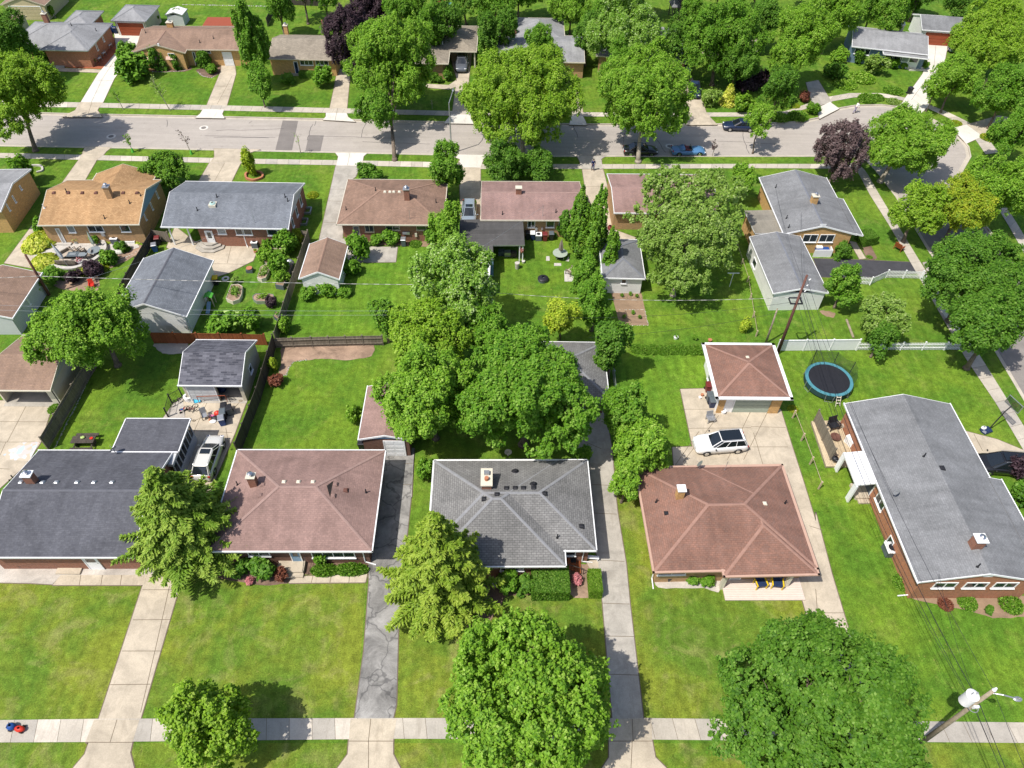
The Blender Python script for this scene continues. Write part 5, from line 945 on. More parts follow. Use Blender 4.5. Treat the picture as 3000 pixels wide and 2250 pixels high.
AH = H('AH', 'tan_double_garage', 'tan garage with closed double door, cut by the top left corner of the picture', 'garage', 2.5, 'sid_tan', 'rf_far', 'tanfasc', 'gable-y', .35, FL=('z',10,75), FR=('z',725,85), d=8.5, oh=.3).make(); AH.feat_l('garage', 'S', 1.2, AH.w-1.0, 0, 2.2, mat='sid_tan')
AI = H('AI', 'brown_roofed_shed', 'small grey shed with brown roof left of the grey hip house', 'shed', 2.2, 'sid_t', 'rf_far', 'tanfasc', 'gable-x', .3, FL=('z',0,440), FR=('z',245,440), BR=('z',420,260), oh=.2).make()
AJ = H('AJ', 'metal_shed', 'small metal garden shed with white roof behind the tan ranch house', 'shed', 1.8, 'sid_g', 'rf_wh', 'metal', 'gable-y', .3, FL=('a',1340,118), FR=('a',1475,122), d=2.6, oh=.08).make()
AL = H('AL', 'rust_patio_roof', 'low rust-coloured patio roof behind the tan ranch house', 'patio roof', 2.3, 'brk_y', 'doorr', 'tanfasc', 'flat', 0, FL=('a',1640,205), FR=('a',1960,215), BR=('a',1990,140), gut=False); AL.rects[0]['nowall'] = True; AL.make()
for X in (.3, AL.w-.3): AL.post(X, AL.d-.3, 2.2)
AL.post(.3, .3, 2.2); AL.post(AL.w-.3, .3, 2.2)
AM = H('AM', 'dark_gazebo', 'dark-framed garden gazebo with grey peaked roof at the top edge', 'gazebo', 2.3, 'wood_d', 'rf_g5', 'wood_d', 'hip', .8, FL=('c',1575,60), FR=('c',1690,60), d=3.0, gut=False); AM.rects[0]['nowall'] = True; AM.make()
for X in (.25, AM.w/2, AM.w-.25):
    for Yy in (.25, AM.d-.25): AM.post(X, Yy, 2.2, .07, 'wood_d')
ORD = ['first','second','third','fourth','fifth','sixth','seventh','eighth']

# ================================================================ TREES
TR = 'tree'
def T(label, D, r, zc, rz, mat, name='maple_tree', **k): return tree(name, label, TR, D, r, zc, rz, mat, **k)
# bottom row
T('huge round dark green maple over the front lawn, bottom right', (1768,1546), 229, 6.2, 4.6, 'deep', lobes=46, lr=.34, trunk=.33, leaf=.135, K=74, rv=(.46,.56))
T('dense bright green maple beside the concrete driveway, bottom centre', (1120,1518), 192, 6.0, 4.8, 'bright', lobes=48, lr=.36, trunk=.3, leaf=.13, tuft=.26, K=80, rv=(.46,.54), zs=2.2)
T('small yellow-green street tree over the sidewalk, bottom left', (440,1580), 100, 4.0, 2.9, 'olive', name='street_tree', lobes=16, lr=.4, trunk=.13)
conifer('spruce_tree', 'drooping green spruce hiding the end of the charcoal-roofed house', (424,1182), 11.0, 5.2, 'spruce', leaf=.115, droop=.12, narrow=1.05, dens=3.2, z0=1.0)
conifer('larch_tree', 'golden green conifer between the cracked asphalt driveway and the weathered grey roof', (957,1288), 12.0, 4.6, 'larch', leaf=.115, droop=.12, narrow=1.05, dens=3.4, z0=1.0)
# centre
T('very large dense maple in the centre, behind the weathered grey roof', (1136,850), 156, 7.0, 5.2, 'mid', lobes=30, lr=.34, trunk=.36, leaf=.15, K=64)
T('lighter green tree merging with the left side of the central maple', (932,850), 120, 6.2, 5.2, 'bright', lobes=22, lr=.38, trunk=.25)
T('light green tree crown behind the central maple on its upper left', (930,745), 96, 5.4, 4.0, 'olive', lobes=18, trunk=.2)
T('silver-leaved poplar with pale upturned leaves between the back gardens', (985,632), 100, 7.0, 5.2, 'silver', name='poplar_tree', lobes=22, lr=.36, trunk=.22)
T('medium tree between the silver poplar and the central maple', (1060,725), 56, 5.2, 3.6, 'mid', lobes=14, trunk=.18)
T('small yellow-leaved tree behind the central maple', (1212,690), 40, 4.2, 2.6, 'yellow', name='golden_tree', lobes=10, trunk=.1, K=54)
T('dark green tree above the grey hip garage beside the vegetable patch', (1322,752), 46, 4.2, 3.4, 'deep', lobes=14, trunk=.18)
T('mid green tree in the hedge row at the end of the mown lawn', (1285,655), 46, 3.8, 2.8, 'mid', lobes=12, trunk=.15)
T('bushy tree just below the tall arborvitaes', (1268,605), 44, 3.2, 2.4, 'mid', lobes=12, trunk=.13)
T('dark needled small tree at the end of the grey back fence', (832,690), 42, 3.2, 2.6, 'cedar', name='juniper_tree', lobes=16, lr=.28, trunk=.12)
T('round tree on the left of the pair beside the concrete driveway', (1358,895), 60, 4.2, 3.2, 'mid', lobes=14, trunk=.16, name='fruit_tree')
T('looser tree in the middle of the group beside the concrete driveway', (1378,965), 68, 4.2, 3.2, 'bright', lobes=18, lr=.32, trunk=.16, name='fruit_tree')
T('small tree overhanging the left corner of the rust-brown roof', (1352,1042), 30, 3.0, 2.0, 'bright', lobes=10, trunk=.1, name='fruit_tree')
T('big feathery tree between the brown garage and the two-tone grey garage', (205,700), 128, 5.6, 4.0, 'bright', name='locust_tree', lobes=24, lr=.34, trunk=.26)
T('wispy half-bare tree in front of the rust roof, full of twigs', (1488,448), 140, 6.0, 4.4, 'wisp', name='ash_tree', lobes=34, lr=.26, K=13, trunk=.3, bark='bark_l', leaf=.2, low=-.8)
T('leafier lower part tree beneath the wispy half-bare tree', (1474,550), 104, 5.6, 4.6, 'wisp', name='ash_tree', lobes=20, lr=.36, K=38, trunk=.25, bark='bark_l')
T('small young light green tree right of the rust roof', (1603,385), 30, 3.4, 2.6, 'bright', name='young_tree', lobes=9, trunk=.09, K=36)
T('grey-green small tree beside the white corner garage', (1822,620), 42, 2.9, 2.4, 'mid', name='apple_tree', lobes=11, trunk=.12, K=36)
T('loose silvery shrub-tree straddling the white picket fence', (1912,688), 56, 3.2, 2.6, 'wisp', name='olive_tree', lobes=15, lr=.3, trunk=.12, K=32)
T('darker bush-tree in front of the white picket fence', (1900,735), 36, 2.4, 2.0, 'deep', name='olive_tree', lobes=10, trunk=.1, K=36)
# arborvitaes
for lb, D_, r_, zc_, rz_ in (('left one of the tall narrow arborvitaes right of the mauve roof', (1254,482), 29, 4.6, 4.6), ('middle one of the tall narrow arborvitaes right of the mauve roof', (1290,492), 32, 5.0, 5.0), ('right one of the tall narrow arborvitaes beside the white garden garage', (1320,548), 24, 3.4, 3.3)):
    T(lb, D_, r_, zc_, rz_, 'cedar', name='arborvitae_tree', lobes=30, lr=.4, trunk=.12, low=-.97, K=60, leaf=.14, group='arborvitae row', taper=.6, tuft=.24)
# along the upper street, near side
T('large yellow-green maple cut by the left edge above the street', (45,205), 108, 7.0, 5.0, 'olive', lobes=26, lr=.34, trunk=.3, base=('a',290,1222))
T('dark tree behind the yellow-green maple at the left edge', (10,85), 62, 6.0, 4.5, 'deep', lobes=16, trunk=.2)
bigm = T('big light green street maple with trunk standing in front of the street', (836,140), 108, 7.5, 6.4, 'bright', lobes=28, lr=.34, trunk=.28, base=('b',1262,1298))
low = T('lower leafy branch mass', (812,238), 48, 5.0, 2.6, 'mid', lobes=12, trunk=.12)
for o in list(low.children):
    if o.name.startswith('crown'): o.parent = bigm; o.location = low.location-bigm.location
    else: bpy.data.objects.remove(o)
bpy.data.objects.remove(low)
T('very large yellow-green maple over the street in the upper centre', (1120,215), 140, 7.2, 6.0, 'olive', lobes=36, lr=.32, trunk=.36, bark='bark_l', base=('c',362,1275))
T('tall bright maple whose trunk stands beside the black car', (1395,200), 106, 7.8, 6.6, 'bright', lobes=28, lr=.34, trunk=.33, bark='bark_l', base=('c',1298,1312))
T('left one of the two round dark trees in front of the upper centre maple', (1088,352), 46, 2.9, 2.5, 'deep', lobes=14, trunk=.15, name='round_tree', K=60)
T('right one of the two round dark trees in front of the upper centre maple', (1160,358), 38, 2.5, 2.1, 'deep', lobes=14, trunk=.15, name='round_tree', K=60)
T('dense green tree at the right end of the brown hip roof', (962,368), 42, 4.0, 3.2, 'mid', lobes=12, trunk=.15)
T('small bright green tree between the brown hip roof and the dark carport', (966,478), 38, 4.0, 2.4, 'bright', lobes=10, trunk=.1, name='young_tree')
T('weeping mulberry with hanging branches in front of the grey slate roof', (355,372), 54, 2.6, 2.3, 'cedar', name='weeping_tree', lobes=20, lr=.3, trunk=.14, low=-.95)
T('tall pyramid-shaped maple left of the greige roof', (545,95), 52, 6.4, 6.0, 'mid', lobes=24, lr=.34, trunk=.22, taper=.6)
T('small rounded street tree in front of the greige roof', (560,180), 41, 3.6, 2.6, 'mid', lobes=12, trunk=.11, name='street_tree')
T('dark purple-leaved tree right of the greige roof', (762,90), 56, 6.2, 5.6, 'purple', name='purple_plum_tree', lobes=20, lr=.36, trunk=.2)
T('second purple-leaved tree at the top edge', (800,10), 50, 5.5, 4.0, 'purple', name='purple_plum_tree', lobes=14, trunk=.2)
T('small tree growing in front of the twin-winged grey roof', (1168,95), 40, 5.4, 3.0, 'mid', lobes=11, trunk=.12)
T('silvery maple with pale leaf undersides near the dark gazebo', (1350,65), 84, 8.0, 6.0, 'silver', lobes=24, lr=.34, trunk=.3)
T('dense dark maple left of the open slope by the slate-blue house', (1560,85), 82, 7.0, 6.0, 'mid', lobes=24, lr=.35, trunk=.3)
T('bright maple nearest to the slate-blue house', (1725,95), 78, 7.0, 5.6, 'bright', lobes=24, lr=.34, trunk=.28)
T('bright tree right behind the maple next to the slate-blue house', (1800,35), 56, 6.0, 4.0, 'bright', lobes=14, trunk=.2)
T('lower dark tree under the dense dark maple', (1590,145), 50, 4.0, 3.0, 'deep', lobes=14, trunk=.2)
T('thin street tree in front of the dark blue parked car', (1640,260), 42, 4.2, 2.2, 'bright', lobes=14, lr=.28, trunk=.1, K=24, name='street_tree', lean=(0,-1.0))
T('sparse purple-leaved tree at the bend of the street', (1812,328), 62, 4.6, 4.4, 'purple2', lobes=28, lr=.26, trunk=.16, K=36, name='purple_plum_tree', lean=(0,-.5))
T('broad maple at the cul-de-sac bend with trunk on the grass verge', (1955,305), 100, 5.4, 3.8, 'bright', lobes=24, lr=.33, trunk=.3, bark='bark_l', base=('d',1045,1472))
T('orange-tinged tree beside the side street', (2085,440), 80, 5.2, 3.4, 'orange', lobes=20, lr=.34, trunk=.24)
T('green part tree left of the orange-tinged tree', (1985,455), 56, 4.4, 3.2, 'olive', lobes=16, trunk=.22)
T('large dark tree over the right sidewalk and white picket fence', (2115,590), 122, 6.6, 4.0, 'deep', lobes=28, lr=.33, trunk=.33)
T('dark tree hanging over the lower end of the white picket fence', (2150,705), 86, 5.8, 3.4, 'deep', lobes=20, trunk=.25)
T('bright green tree along the right edge of the picture', (2160,400), 82, 6.0, 4.0, 'bright', lobes=22, trunk=.25)
T('light green garden tree beside the cul-de-sac sidewalk', (2062,170), 58, 4.6, 3.2, 'bright', lobes=16, trunk=.16, lean=(-.5,-1.2))
T('slim young street tree at the white driveway by the cul-de-sac', (2020,195), 30, 3.8, 2.0, 'bright', lobes=9, trunk=.09, K=32, name='street_tree')
T('large feathery yellow-green tree in the top right corner', (2145,75), 92, 7.0, 5.4, 'olive', lobes=24, lr=.34, trunk=.28, name='locust_tree')
T('shaded tree below the feathery one at the right edge', (2175,200), 66, 5.4, 4.0, 'mid', lobes=16, trunk=.2)
T('tree at the right edge above the bright green one', (2195,285), 50, 5.0, 3.6, 'mid', lobes=14, trunk=.2)
# background trees along the top edge
TOP = [((602,12),40,'mid','open tree above the tan ranch lawn'),((880,25),56,'mid','round tree behind the big light green street maple'),((960,55),50,'deep','shaded tree left of the playset'),((1055,18),58,'mid','tree whose pale trunk stands behind the greige carport'),((1090,70),34,'deep','low dark tree behind the twin-winged grey house'),
       ((1235,15),52,'bright','bright tree right of the dark grey rear gable'),((1300,40),44,'mid','tree at the fence path between the two grey houses'),((1450,95),40,'deep','dark tree below the gazebo'),((1215,-50),60,'deep','dark tree cut by the top edge above the twin-winged house'),
       ((1480,-40),60,'deep','dark tree cut by the top edge above the gazebo'),((1640,-45),70,'mid','tree cut by the top edge above the maples'),((1500,40),36,'mid','narrow tree right of the gazebo'),((1935,30),44,'mid','garden tree between the slate-blue house and its garage'),((1990,-20),60,'deep','dark tree behind the red-door garage'),((2075,-5),56,'deep','dark tree right of the red-door garage'),((700,-20),42,'mid','tree cut by the top edge beside the purple tree'),
       ((1680,200),44,'deep','low dark tree above the curved front walk'),((1330,150),40,'mid','tree between the two tall street maples'),((1005,-15),52,'deep','dark tree at the top edge right of the playset'),((1120,-25),56,'mid','tree at the top edge above the greige carport lawn'),((935,70),34,'mid','small tree behind the light green street maple'),((1270,70),34,'deep','low tree at the back of the twin-winged house lawn'),((1380,-35),60,'mid','tree cut by the top edge left of the gazebo'),((1560,-45),60,'bright','bright tree cut by the top edge right of the gazebo'),((1745,-55),60,'deep','dark tree cut by the top edge above the slate-blue house garden'),((1830,-20),44,'mid','tree at the top edge behind the slate-blue house'),((1885,15),30,'mid','bush-like tree right behind the slate-blue roof'),((2140,-40),60,'mid','tree cut by the top right corner'),((650,-35),44,'mid','tree cut by the top edge above the ranch lawns'),((1050,75),30,'deep','dark small tree behind the greige carport'),((1660,45),44,'deep','dark tree between the two maple crowns')]
for k, (D_, r_, m_, lb) in enumerate(TOP): T(lb, D_, r_, 5.2 if D_[1] > -30 else 6.5, 3.8, m_, lobes=14, trunk=.2, K=36, name='garden_tree')
# saplings
def sapling(label, t, u, v, h, mat='mid', n=60, name='sapling', lean=(0, 0), bk='bark_l', tw=9):
    B = W(t, u, v, 0); root = thing(name, label, 'tree', B); mb = MB(); top = Vector((lean[0], lean[1], h)); mb.tube([Vector((0,0,-.05)), top*.5+Vector((.04,0,0)), top], .035+h*.008, 6, 0, .01); P = []
    for k in range(tw):
        a = RG.random()*6.28; st = top*RG.uniform(.4, .9); e = st+Vector((math.cos(a)*h*.2, math.sin(a)*h*.2, h*.17)); mb.tube([st, e], .012+h*.003, 4, 0, .004)
        for _ in range(n//tw): P.append(st.lerp(e, RG.random())+Vector(RG.normal(size=3)*.1*h*.3))
    mb.build('trunk', bk, root)
    if n: P = np.array([tuple(p) for p in P]); o = bpy.data.objects.new('crown', leafmesh('crown', P, RG.normal(size=P.shape)+[0,0,.8], .14*RG.uniform(.6, 1.3, len(P)), RG.random(len(P)), mat)); COL.objects.link(o); o.parent = root
    return root
s1 = sapling('young staked sapling on the near verge left of the street manhole', 'a', 1078, 1232, 2.6, 'mid', 160, lean=(-.3,.2)); s2 = sapling('nearly bare sapling with green trunk guard on the near verge', 'a', 1552, 1248, 3.2, 'purple2', 60, lean=(-.6,.3))
for r_ in (s1, s2): mm = MB(); mm.cyl((0,0,0), (0,0,.55), .22, .1, 10); mm.build('trunk_guard', 'green', r_)
sapling('thin bare sapling on the dry verge in front of the grey patches', 'b', 500, 1240, 2.9, 'mid', 30); sapling('slim leaning birch with thin pale crown on the tan ranch lawn', 'a', 1378, 895, 4.8, 'wisp', 260, lean=(-1.3,.3), tw=16)
sapling('tiny sapling with pale ring on the far verge at the white driveway', 'a', 1000, 888, 2.8, 'bright', 110, lean=(-.5,.3)); sapling('dark little sapling behind the blue vintage convertible', 'c', 1898, 1262, 2.2, 'purple2', 120); sapling('bare stem on the shaded lawn by the street lamp', 'b', 1565, 880, 1.4, 'wisp', 0)
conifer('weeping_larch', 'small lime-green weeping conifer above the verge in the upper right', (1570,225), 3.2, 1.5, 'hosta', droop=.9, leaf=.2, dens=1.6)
# ================================================================ SHRUBS
CL = 'clipped bushes at the tan ranch house'
shrub('large round clipped bush left of the ranch house front step', 'a', 1315, 555, 1.7, 'deep', 'round', 1.25, group=CL); shrub('medium round clipped bush in the middle of the ranch house front', 'a', 1455, 555, 1.15, 'deep', 'round', 1.3, group=CL)
shrub('round clipped bush beside the ranch house walk', 'a', 1672, 548, 1.35, 'deep', 'round', 1.2, group=CL); shrub('low flat clipped bush in the round stone-edged bed', 'a', 1735, 590, 1.2, 'mid', 'round', .7, group=CL)
shrub('sprawling dark bush right of the white driveway', 'a', 1075, 650, 3.0, 'cedar', 'loose', .9); shrub('upright bush behind the sprawling one at the white driveway', 'a', 1070, 520, 1.9, 'mid', 'loose', 1.2); shrub('round dark bush on the red mulch at the brick corner', 'a', 725, 520, 1.1, 'deep', 'round', 1.2)
shrub('small light bush next to the front step of the grey hip house', 'a', 380, 520, 1.3, 'bright', 'loose', 1.5); shrub('fluffy round bush on the right of the greige ranch front', 'b', 690, 690, 1.8, 'mid', 'loose', 1.1); shrub('low clipped bush under the greige ranch windows', 'b', 560, 620, 1.2, 'deep', 'box', .7, ry=.6, rot=0)
shrub('dark low shrub left of the greige ranch step', 'b', 400, 680, 1.4, 'cedar', 'loose', .7); shrub('bush at the corner of the greige carport', 'b', 1700, 640, 1.3, 'deep', 'loose', 1.2); shrub('dark shrub under the shaded greige house wall', 'b', 1600, 660, 1.2, 'deep', 'loose', .8)
shrub('shrub between the greige carport and the twin-winged grey house', 'b', 1980, 520, 1.6, 'mid', 'loose', 1.5); shrub('light green mound beside the path by the twin-winged house', 'c', 860, 340, 1.8, 'bright', 'loose', 1.3)
for k, (u, v, r, mt, lb) in enumerate([(1880,860,1.5,'wisp','white-flowering bush beside the shaded driveway'),(2120,740,1.5,'purple','purple smoke bush right of the weeping conifer'),(2190,720,1.6,'purple','second dark red smoke bush beside the purple one'),(2150,900,1.7,'bright','light green shrub on the verge above the dark blue car')]): shrub(lb, 'c', u, v, r, mt, 'loose', 1.1)
for (u, v, r, mt, kd, hh, lb) in [(865,510,1.2,'deep','loose',1.3,'dark upright bush at the slate-blue wall corner'),(1000,600,2.1,'wisp','loose',.9,'mounded silvery bush in the slate-blue house garden'),(650,640,2.0,'deep','loose',.9,'dark spreading juniper left of the slate-blue house garden'),(1160,560,1.1,'mid','loose',.9,'bush beneath the slate-blue house windows'),(1235,550,.9,'bright','loose',.9,'bush by the step of the slate-blue house'),
    (1400,555,.7,'mid','loose',1.0,'small flowering bush at the slate-blue house corner'),(760,690,2.0,'bright','low',.9,'low wild planting on the slope above the curved sidewalk'),(900,640,2.2,'bright','low',.9,'weedy ground planting in the middle of the sloped garden'),(1150,740,1.6,'mid','low',1.0,'tall grass clump at the foot of the sloped garden'),(700,500,1.6,'bright','loose',.9,'yellow-green bush left of the slate-blue house'),
    (420,820,1.0,'red','loose',1.1,'dark red barberry beside the curved front walk'),(320,820,.9,'mid','loose',1.0,'small bush in the round rock garden'),(350,860,.9,'orange','low',1.0,'yellow flower patch in the round rock garden'),(60,720,1.7,'purple','loose',1.2,'purple bush at the left of the rock garden'),
    (940,810,1.5,'mid','low',1.6,'feathery grasses on the cul-de-sac island verge'),(1020,800,1.1,'mid','low',1.6,'dark grasses on the cul-de-sac island verge'),(1150,830,1.1,'wisp','low',1.3,'pale grasses near the white apron on the island verge'),(380,950,1.6,'mid','low',1.3,'wild flowers on the verge left of the white apron'),(500,930,1.3,'mid','loose',.8,'bushy plants on the verge beside the white apron'),
    (230,960,1.5,'bright','low',1.2,'mixed plants on the verge near the dark blue car'),(1280,150,1.9,'mid','loose',1.2,'bush left of the red-door garage'),(1660,1000,.9,'orange','low',1.0,'yellow flowers along the right curb of the bend'),(1920,1120,1.2,'orange','low',1.0,'brownish shrub beside the far right sidewalk')]:
    shrub(lb, 'd', u, v, r, mt, kd, hh)
shrub('clipped rectangular hedge under the weathered grey roof', 'o', 465, 487, 1.42, 'deep', 'box', 1.0, ry=.8, rot=0, name='hedge', cat='hedge'); shrub('narrow bright clipped hedge beside the concrete driveway', 'o', 753, 487, .5, 'bright', 'box', 2.4, ry=1.9, rot=0, name='hedge', cat='hedge')
shrub('irregular dark bush left of the rectangular hedge', 'o', 310, 510, 1.25, 'deep', 'round', 1.0); shrub('taller bush at the far left under the grey eave', 'o', 215, 490, 1.5, 'mid', 'round', 1.0); shrub('pink-leaved small shrub by the wooden steps', 'o', 638, 455, .62, 'pinkf', 'loose', 1.2)
shrub('left small round bush in front of the rust-brown house', 'o', 1378, 455, .85, 'mid', 'round', .9, group='two round bushes'); shrub('right small round bush in front of the rust-brown house', 'o', 1490, 465, 1.0, 'mid', 'round', .9, group='two round bushes')
shrub('leafy ground cover left of the blue front door, under the pink roof', 'n', 560, 385, 1.5, 'mid', 'low', 1.6, ry=.5, rot=0); shrub('leafy ground cover at the right end of the pink-roofed front', 'n', 730, 380, 1.8, 'mid', 'low', 1.4, ry=.42, rot=0); shrub('taller shrub beside the front rail of the pink-roofed house', 'n', 545, 320, .8, 'mid', 'loose', 1.5)
shrub('dark rounded shrub left of the front slab of the pink-roofed house', 'n', 150, 410, 1.6, 'deep', 'loose', 1.0); shrub('reddish shrub next to the front slab of the pink-roofed house', 'n', 285, 435, .85, 'red', 'loose', 1.1); shrub('pink flowering shrub in the dark front bed', 'n', 75, 455, .5, 'pinkf', 'loose', .9); shrub('low dark shrub under the spruce edge', 'n', 20, 400, 1.2, 'deep', 'loose', .9)
shrub('yellow-green shrub at the back corner of the fenced lawn', 'j', 292, 370, .8, 'yellow', 'loose', 1.5); shrub('rusty brown shrub on the mulch by the dark fence', 'j', 305, 495, 1.1, 'red', 'loose', .9); shrub('bright bush against the pink garage wall', 'j', 965, 780, 1.2, 'bright', 'loose', 1.6)
shrub('bright green shrub behind the grey corner of the middle house', 'j', 1530, 1230, 1.3, 'mid', 'loose', 1.6); shrub('small bush at the rear corner of the weathered grey house', 'k', 830, 1090, 1.3, 'mid', 'loose', 1.0)
HO = 'hosta clumps by the patio'
shrub('tall yellow-green hosta clump along the tan house driveway', 'e', 350, 715, 1.9, 'hosta', 'hosta', 1.2, name='hosta_plant', cat='plant', group=HO, ry=1.4, rot=-.35); shrub('yellow hosta clump below the patio entrance', 'e', 385, 890, 1.8, 'hosta', 'hosta', 1.2, name='hosta_plant', cat='plant', group=HO, ry=.8, rot=0); shrub('darker shrub on top of the driveway hosta bed', 'e', 380, 640, 1.2, 'mid', 'loose', 1.2)
for (u, v, r, mt, kd, lb) in [(800,730,.8,'mid','loose','shrub inside the curved patio wall'),(870,715,.7,'hosta','hosta','variegated plant near the air conditioner of the tan house'),(890,880,1.2,'cedar','loose','green spreading conifer outside the curved wall'),(970,775,.6,'mid','round','small round bush left in the rock bed'),(1020,785,.75,'deep','round','small round bush right in the rock bed'),
    (820,930,1.0,'orange','low','orange ground cover outside the patio wall'),(760,985,1.2,'purple','loose','dark purple barberry below the patio wall'),(680,970,.9,'hosta','hosta','yellow plant below the patio wall'),(620,1040,1.0,'purple','loose','dark shrub near the red garden chair'),(470,970,1.3,'mid','low','green border plants below the patio'),(560,985,1.1,'mid','low','green border plants in the middle below the patio'),
    (1115,715,.5,'hosta','hosta','small plant at the downspout of the tan house'),(430,1040,1.2,'mid','loose','shrub behind the brown garage corner'),(340,1120,1.3,'mid','loose','shrub between the utility pole and the brown garage'),(150,1300,1.1,'deep','loose','shrub at the front corner of the brown garage')]: shrub(lb, 'e', u, v, r, mt, kd, 1.0, name='shrub' if kd != 'hosta' else 'hosta_plant', cat='shrub' if kd != 'hosta' else 'plant')
for (t, u, v, r, mt, kd, hh, lb) in [('f',425,800,1.7,'mid','loose',1.1,'big leafy vegetable bush along the wooden fence'),('f',220,870,1.15,'bright','loose',1.2,'leafy plants filling the upper raised bed'),('f',350,960,1.3,'mid','loose',1.3,'tall vegetable rows beside the fence'),('f',150,1410,1.5,'mid','loose',1.1,'rounded bush at the back of the vegetable garden'),('e',1840,1420,1.9,'mid','loose',.8,'wide low bush at the red-stained fence'),
    ('f',380,1440,.9,'bright','loose',1.6,'tall grassy plant at the fence corner'),('f',560,1160,1.1,'mid','loose',.8,'vine plants in front of the small brown-roofed garage, left side'),('f',700,1150,1.3,'mid','loose',.8,'vine plants in front of the small brown-roofed garage, middle'),('f',830,1150,1.1,'mid','loose',.6,'vine plants in front of the small brown-roofed garage, right side'),('f',970,880,1.5,'mid','loose',1.5,'shrub at the right wall of the small brown-roofed garage'),
    ('f',910,990,1.3,'mid','loose',.9,'low shrub below the garage side window'),('f',1200,720,1.5,'mid','loose',.8,'leafy bed plants under the middle window of the red-brown house'),('f',1110,725,.9,'mid','loose',.9,'leafy bed plants right of the bins at the red-brown house'),('f',1550,710,1.2,'mid','loose',1.1,'rose bush at the right of the red-brown house wall'),('f',1430,735,.8,'mid','low',1.2,'low flowers beside the grey cart'),
    ('f',1640,730,.9,'bright','loose',.9,'bright small bush at the right end of the flower bed'),('f',1720,720,1.1,'deep','loose',1.6,'dark shrub in the gap before the carport'),('f',1080,195,1.9,'deep','loose',.7,'low evergreen mound behind the brown hip roof'),('f',600,340,.8,'orange','low',1.2,'dry plant patch right of the slate roof'),('e',260,250,1.7,'mid','loose',1.5,'tall shrub between the two tan brick houses'),
    ('g',690,670,1.6,'deep','round',1.3,'large round bush next to the bins at the mauve house'),('g',2150,1440,.8,'yellow','loose',1.4,'small yellow-green bush at the edge of the back lawn'),('g',1760,1505,.35,'mid','loose',1.0,'tiny potted bush on the long back lawn'),('h',720,850,1.35,'deep','round',1.2,'dark round bush in front of the orange brick gable'),('h',925,715,.9,'deep','box',1.3,'dark clipped bush at the corner of the orange brick house'),
    ('h',960,840,.5,'mid','low',1.0,'small plant in the narrow walk-side bed'),('h',70,235,.8,'deep','loose',1.2,'bush behind the grey corner house'),('l',340,690,.7,'orange','low',1.0,'dry yellow plant beside the sage garage door corner'),('p',1480,600,.8,'red','low',1.1,'red flowers at the left of the orange brick front'),('p',1620,590,1.0,'mid','low',1.3,'green border plants under the orange brick windows'),
    ('p',1750,640,.6,'deep','loose',.9,'small dark bush at the bed edge under the orange brick windows'),('p',1900,600,1.2,'mid','low',1.5,'green plants at the right end of the front bed'),('p',1200,460,1.0,'mid','low',1.2,'weeds beside the orange brick side wall'),('l',2130,1230,1.6,'purple','loose',1.3,'dark purple bush beside the black car'),('l',2180,1450,1.9,'deep','loose',1.1,'dark bush at the right edge below the purple one'),
    ('i',450,690,.9,'mid','low',1.2,'weeds along the grey fence by the beige pad'),('i',480,600,.6,'mid','loose',1.2,'weed clump at the downspout of the open garage'),('k',1340,205,.7,'yellow','low',1.2,'yellow weeds at the fence line in the back lawns'),('a',330,120,1.5,'bright','loose',1.3,'bright shrub in front of the tan double garage'),('a',425,140,1.2,'olive','loose',1.1,'yellowish shrub right of the brick chimney'),
    ('a',1270,185,1.2,'mid','loose',.8,'shrub beside the small metal shed'),('a',1440,180,1.0,'deep','loose',1.6,'dark pointed shrubs in front of the metal shed')]: shrub(lb, t, u, v, r, mt, kd, hh)
# wild vines on the fence line behind the central lawn
for k, (u, v) in enumerate([(1290,205),(1350,215),(1420,210),(1500,218),(1580,212),(1660,215),(1740,215),(1800,215)]): shrub(ORD[k]+' low hedge plant from the left in the strip between the two back lawns', 'k', u, v, .95, 'mid', 'low', 1.6, group='low hedge plants between the back lawns', name='hedge_plant', cat='plant')

for k, (u, v, r, mt) in enumerate([(1250,640,.55,'mid'),(1330,900,.6,'bright'),(1260,860,.5,'mid'),(640,930,.35,'wisp'),(1120,440,.5,'mid'),(1010,360,.45,'hosta'),(1420,430,.8,'bright'),(1500,340,.7,'orange'),(1270,780,.6,'mid'),(880,1500,.5,'mid')]):
    shrub(['leafy tomato plant on the row side near the fence','low bright plant clump in the long bed','plant clump in the lower long bed','pale small weeds near the straw bed','green plants right of the air conditioner at the slate roof','yellow plants beside the window well','large leafy plant near the fence top','orange lily clump in the fence corner','bushy plant halfway along the fence','small plant left of the rounded back bush'][k], 'w', u, v, r*1.5, mt, 'loose', 1.1, name='garden_plant', cat='plant')

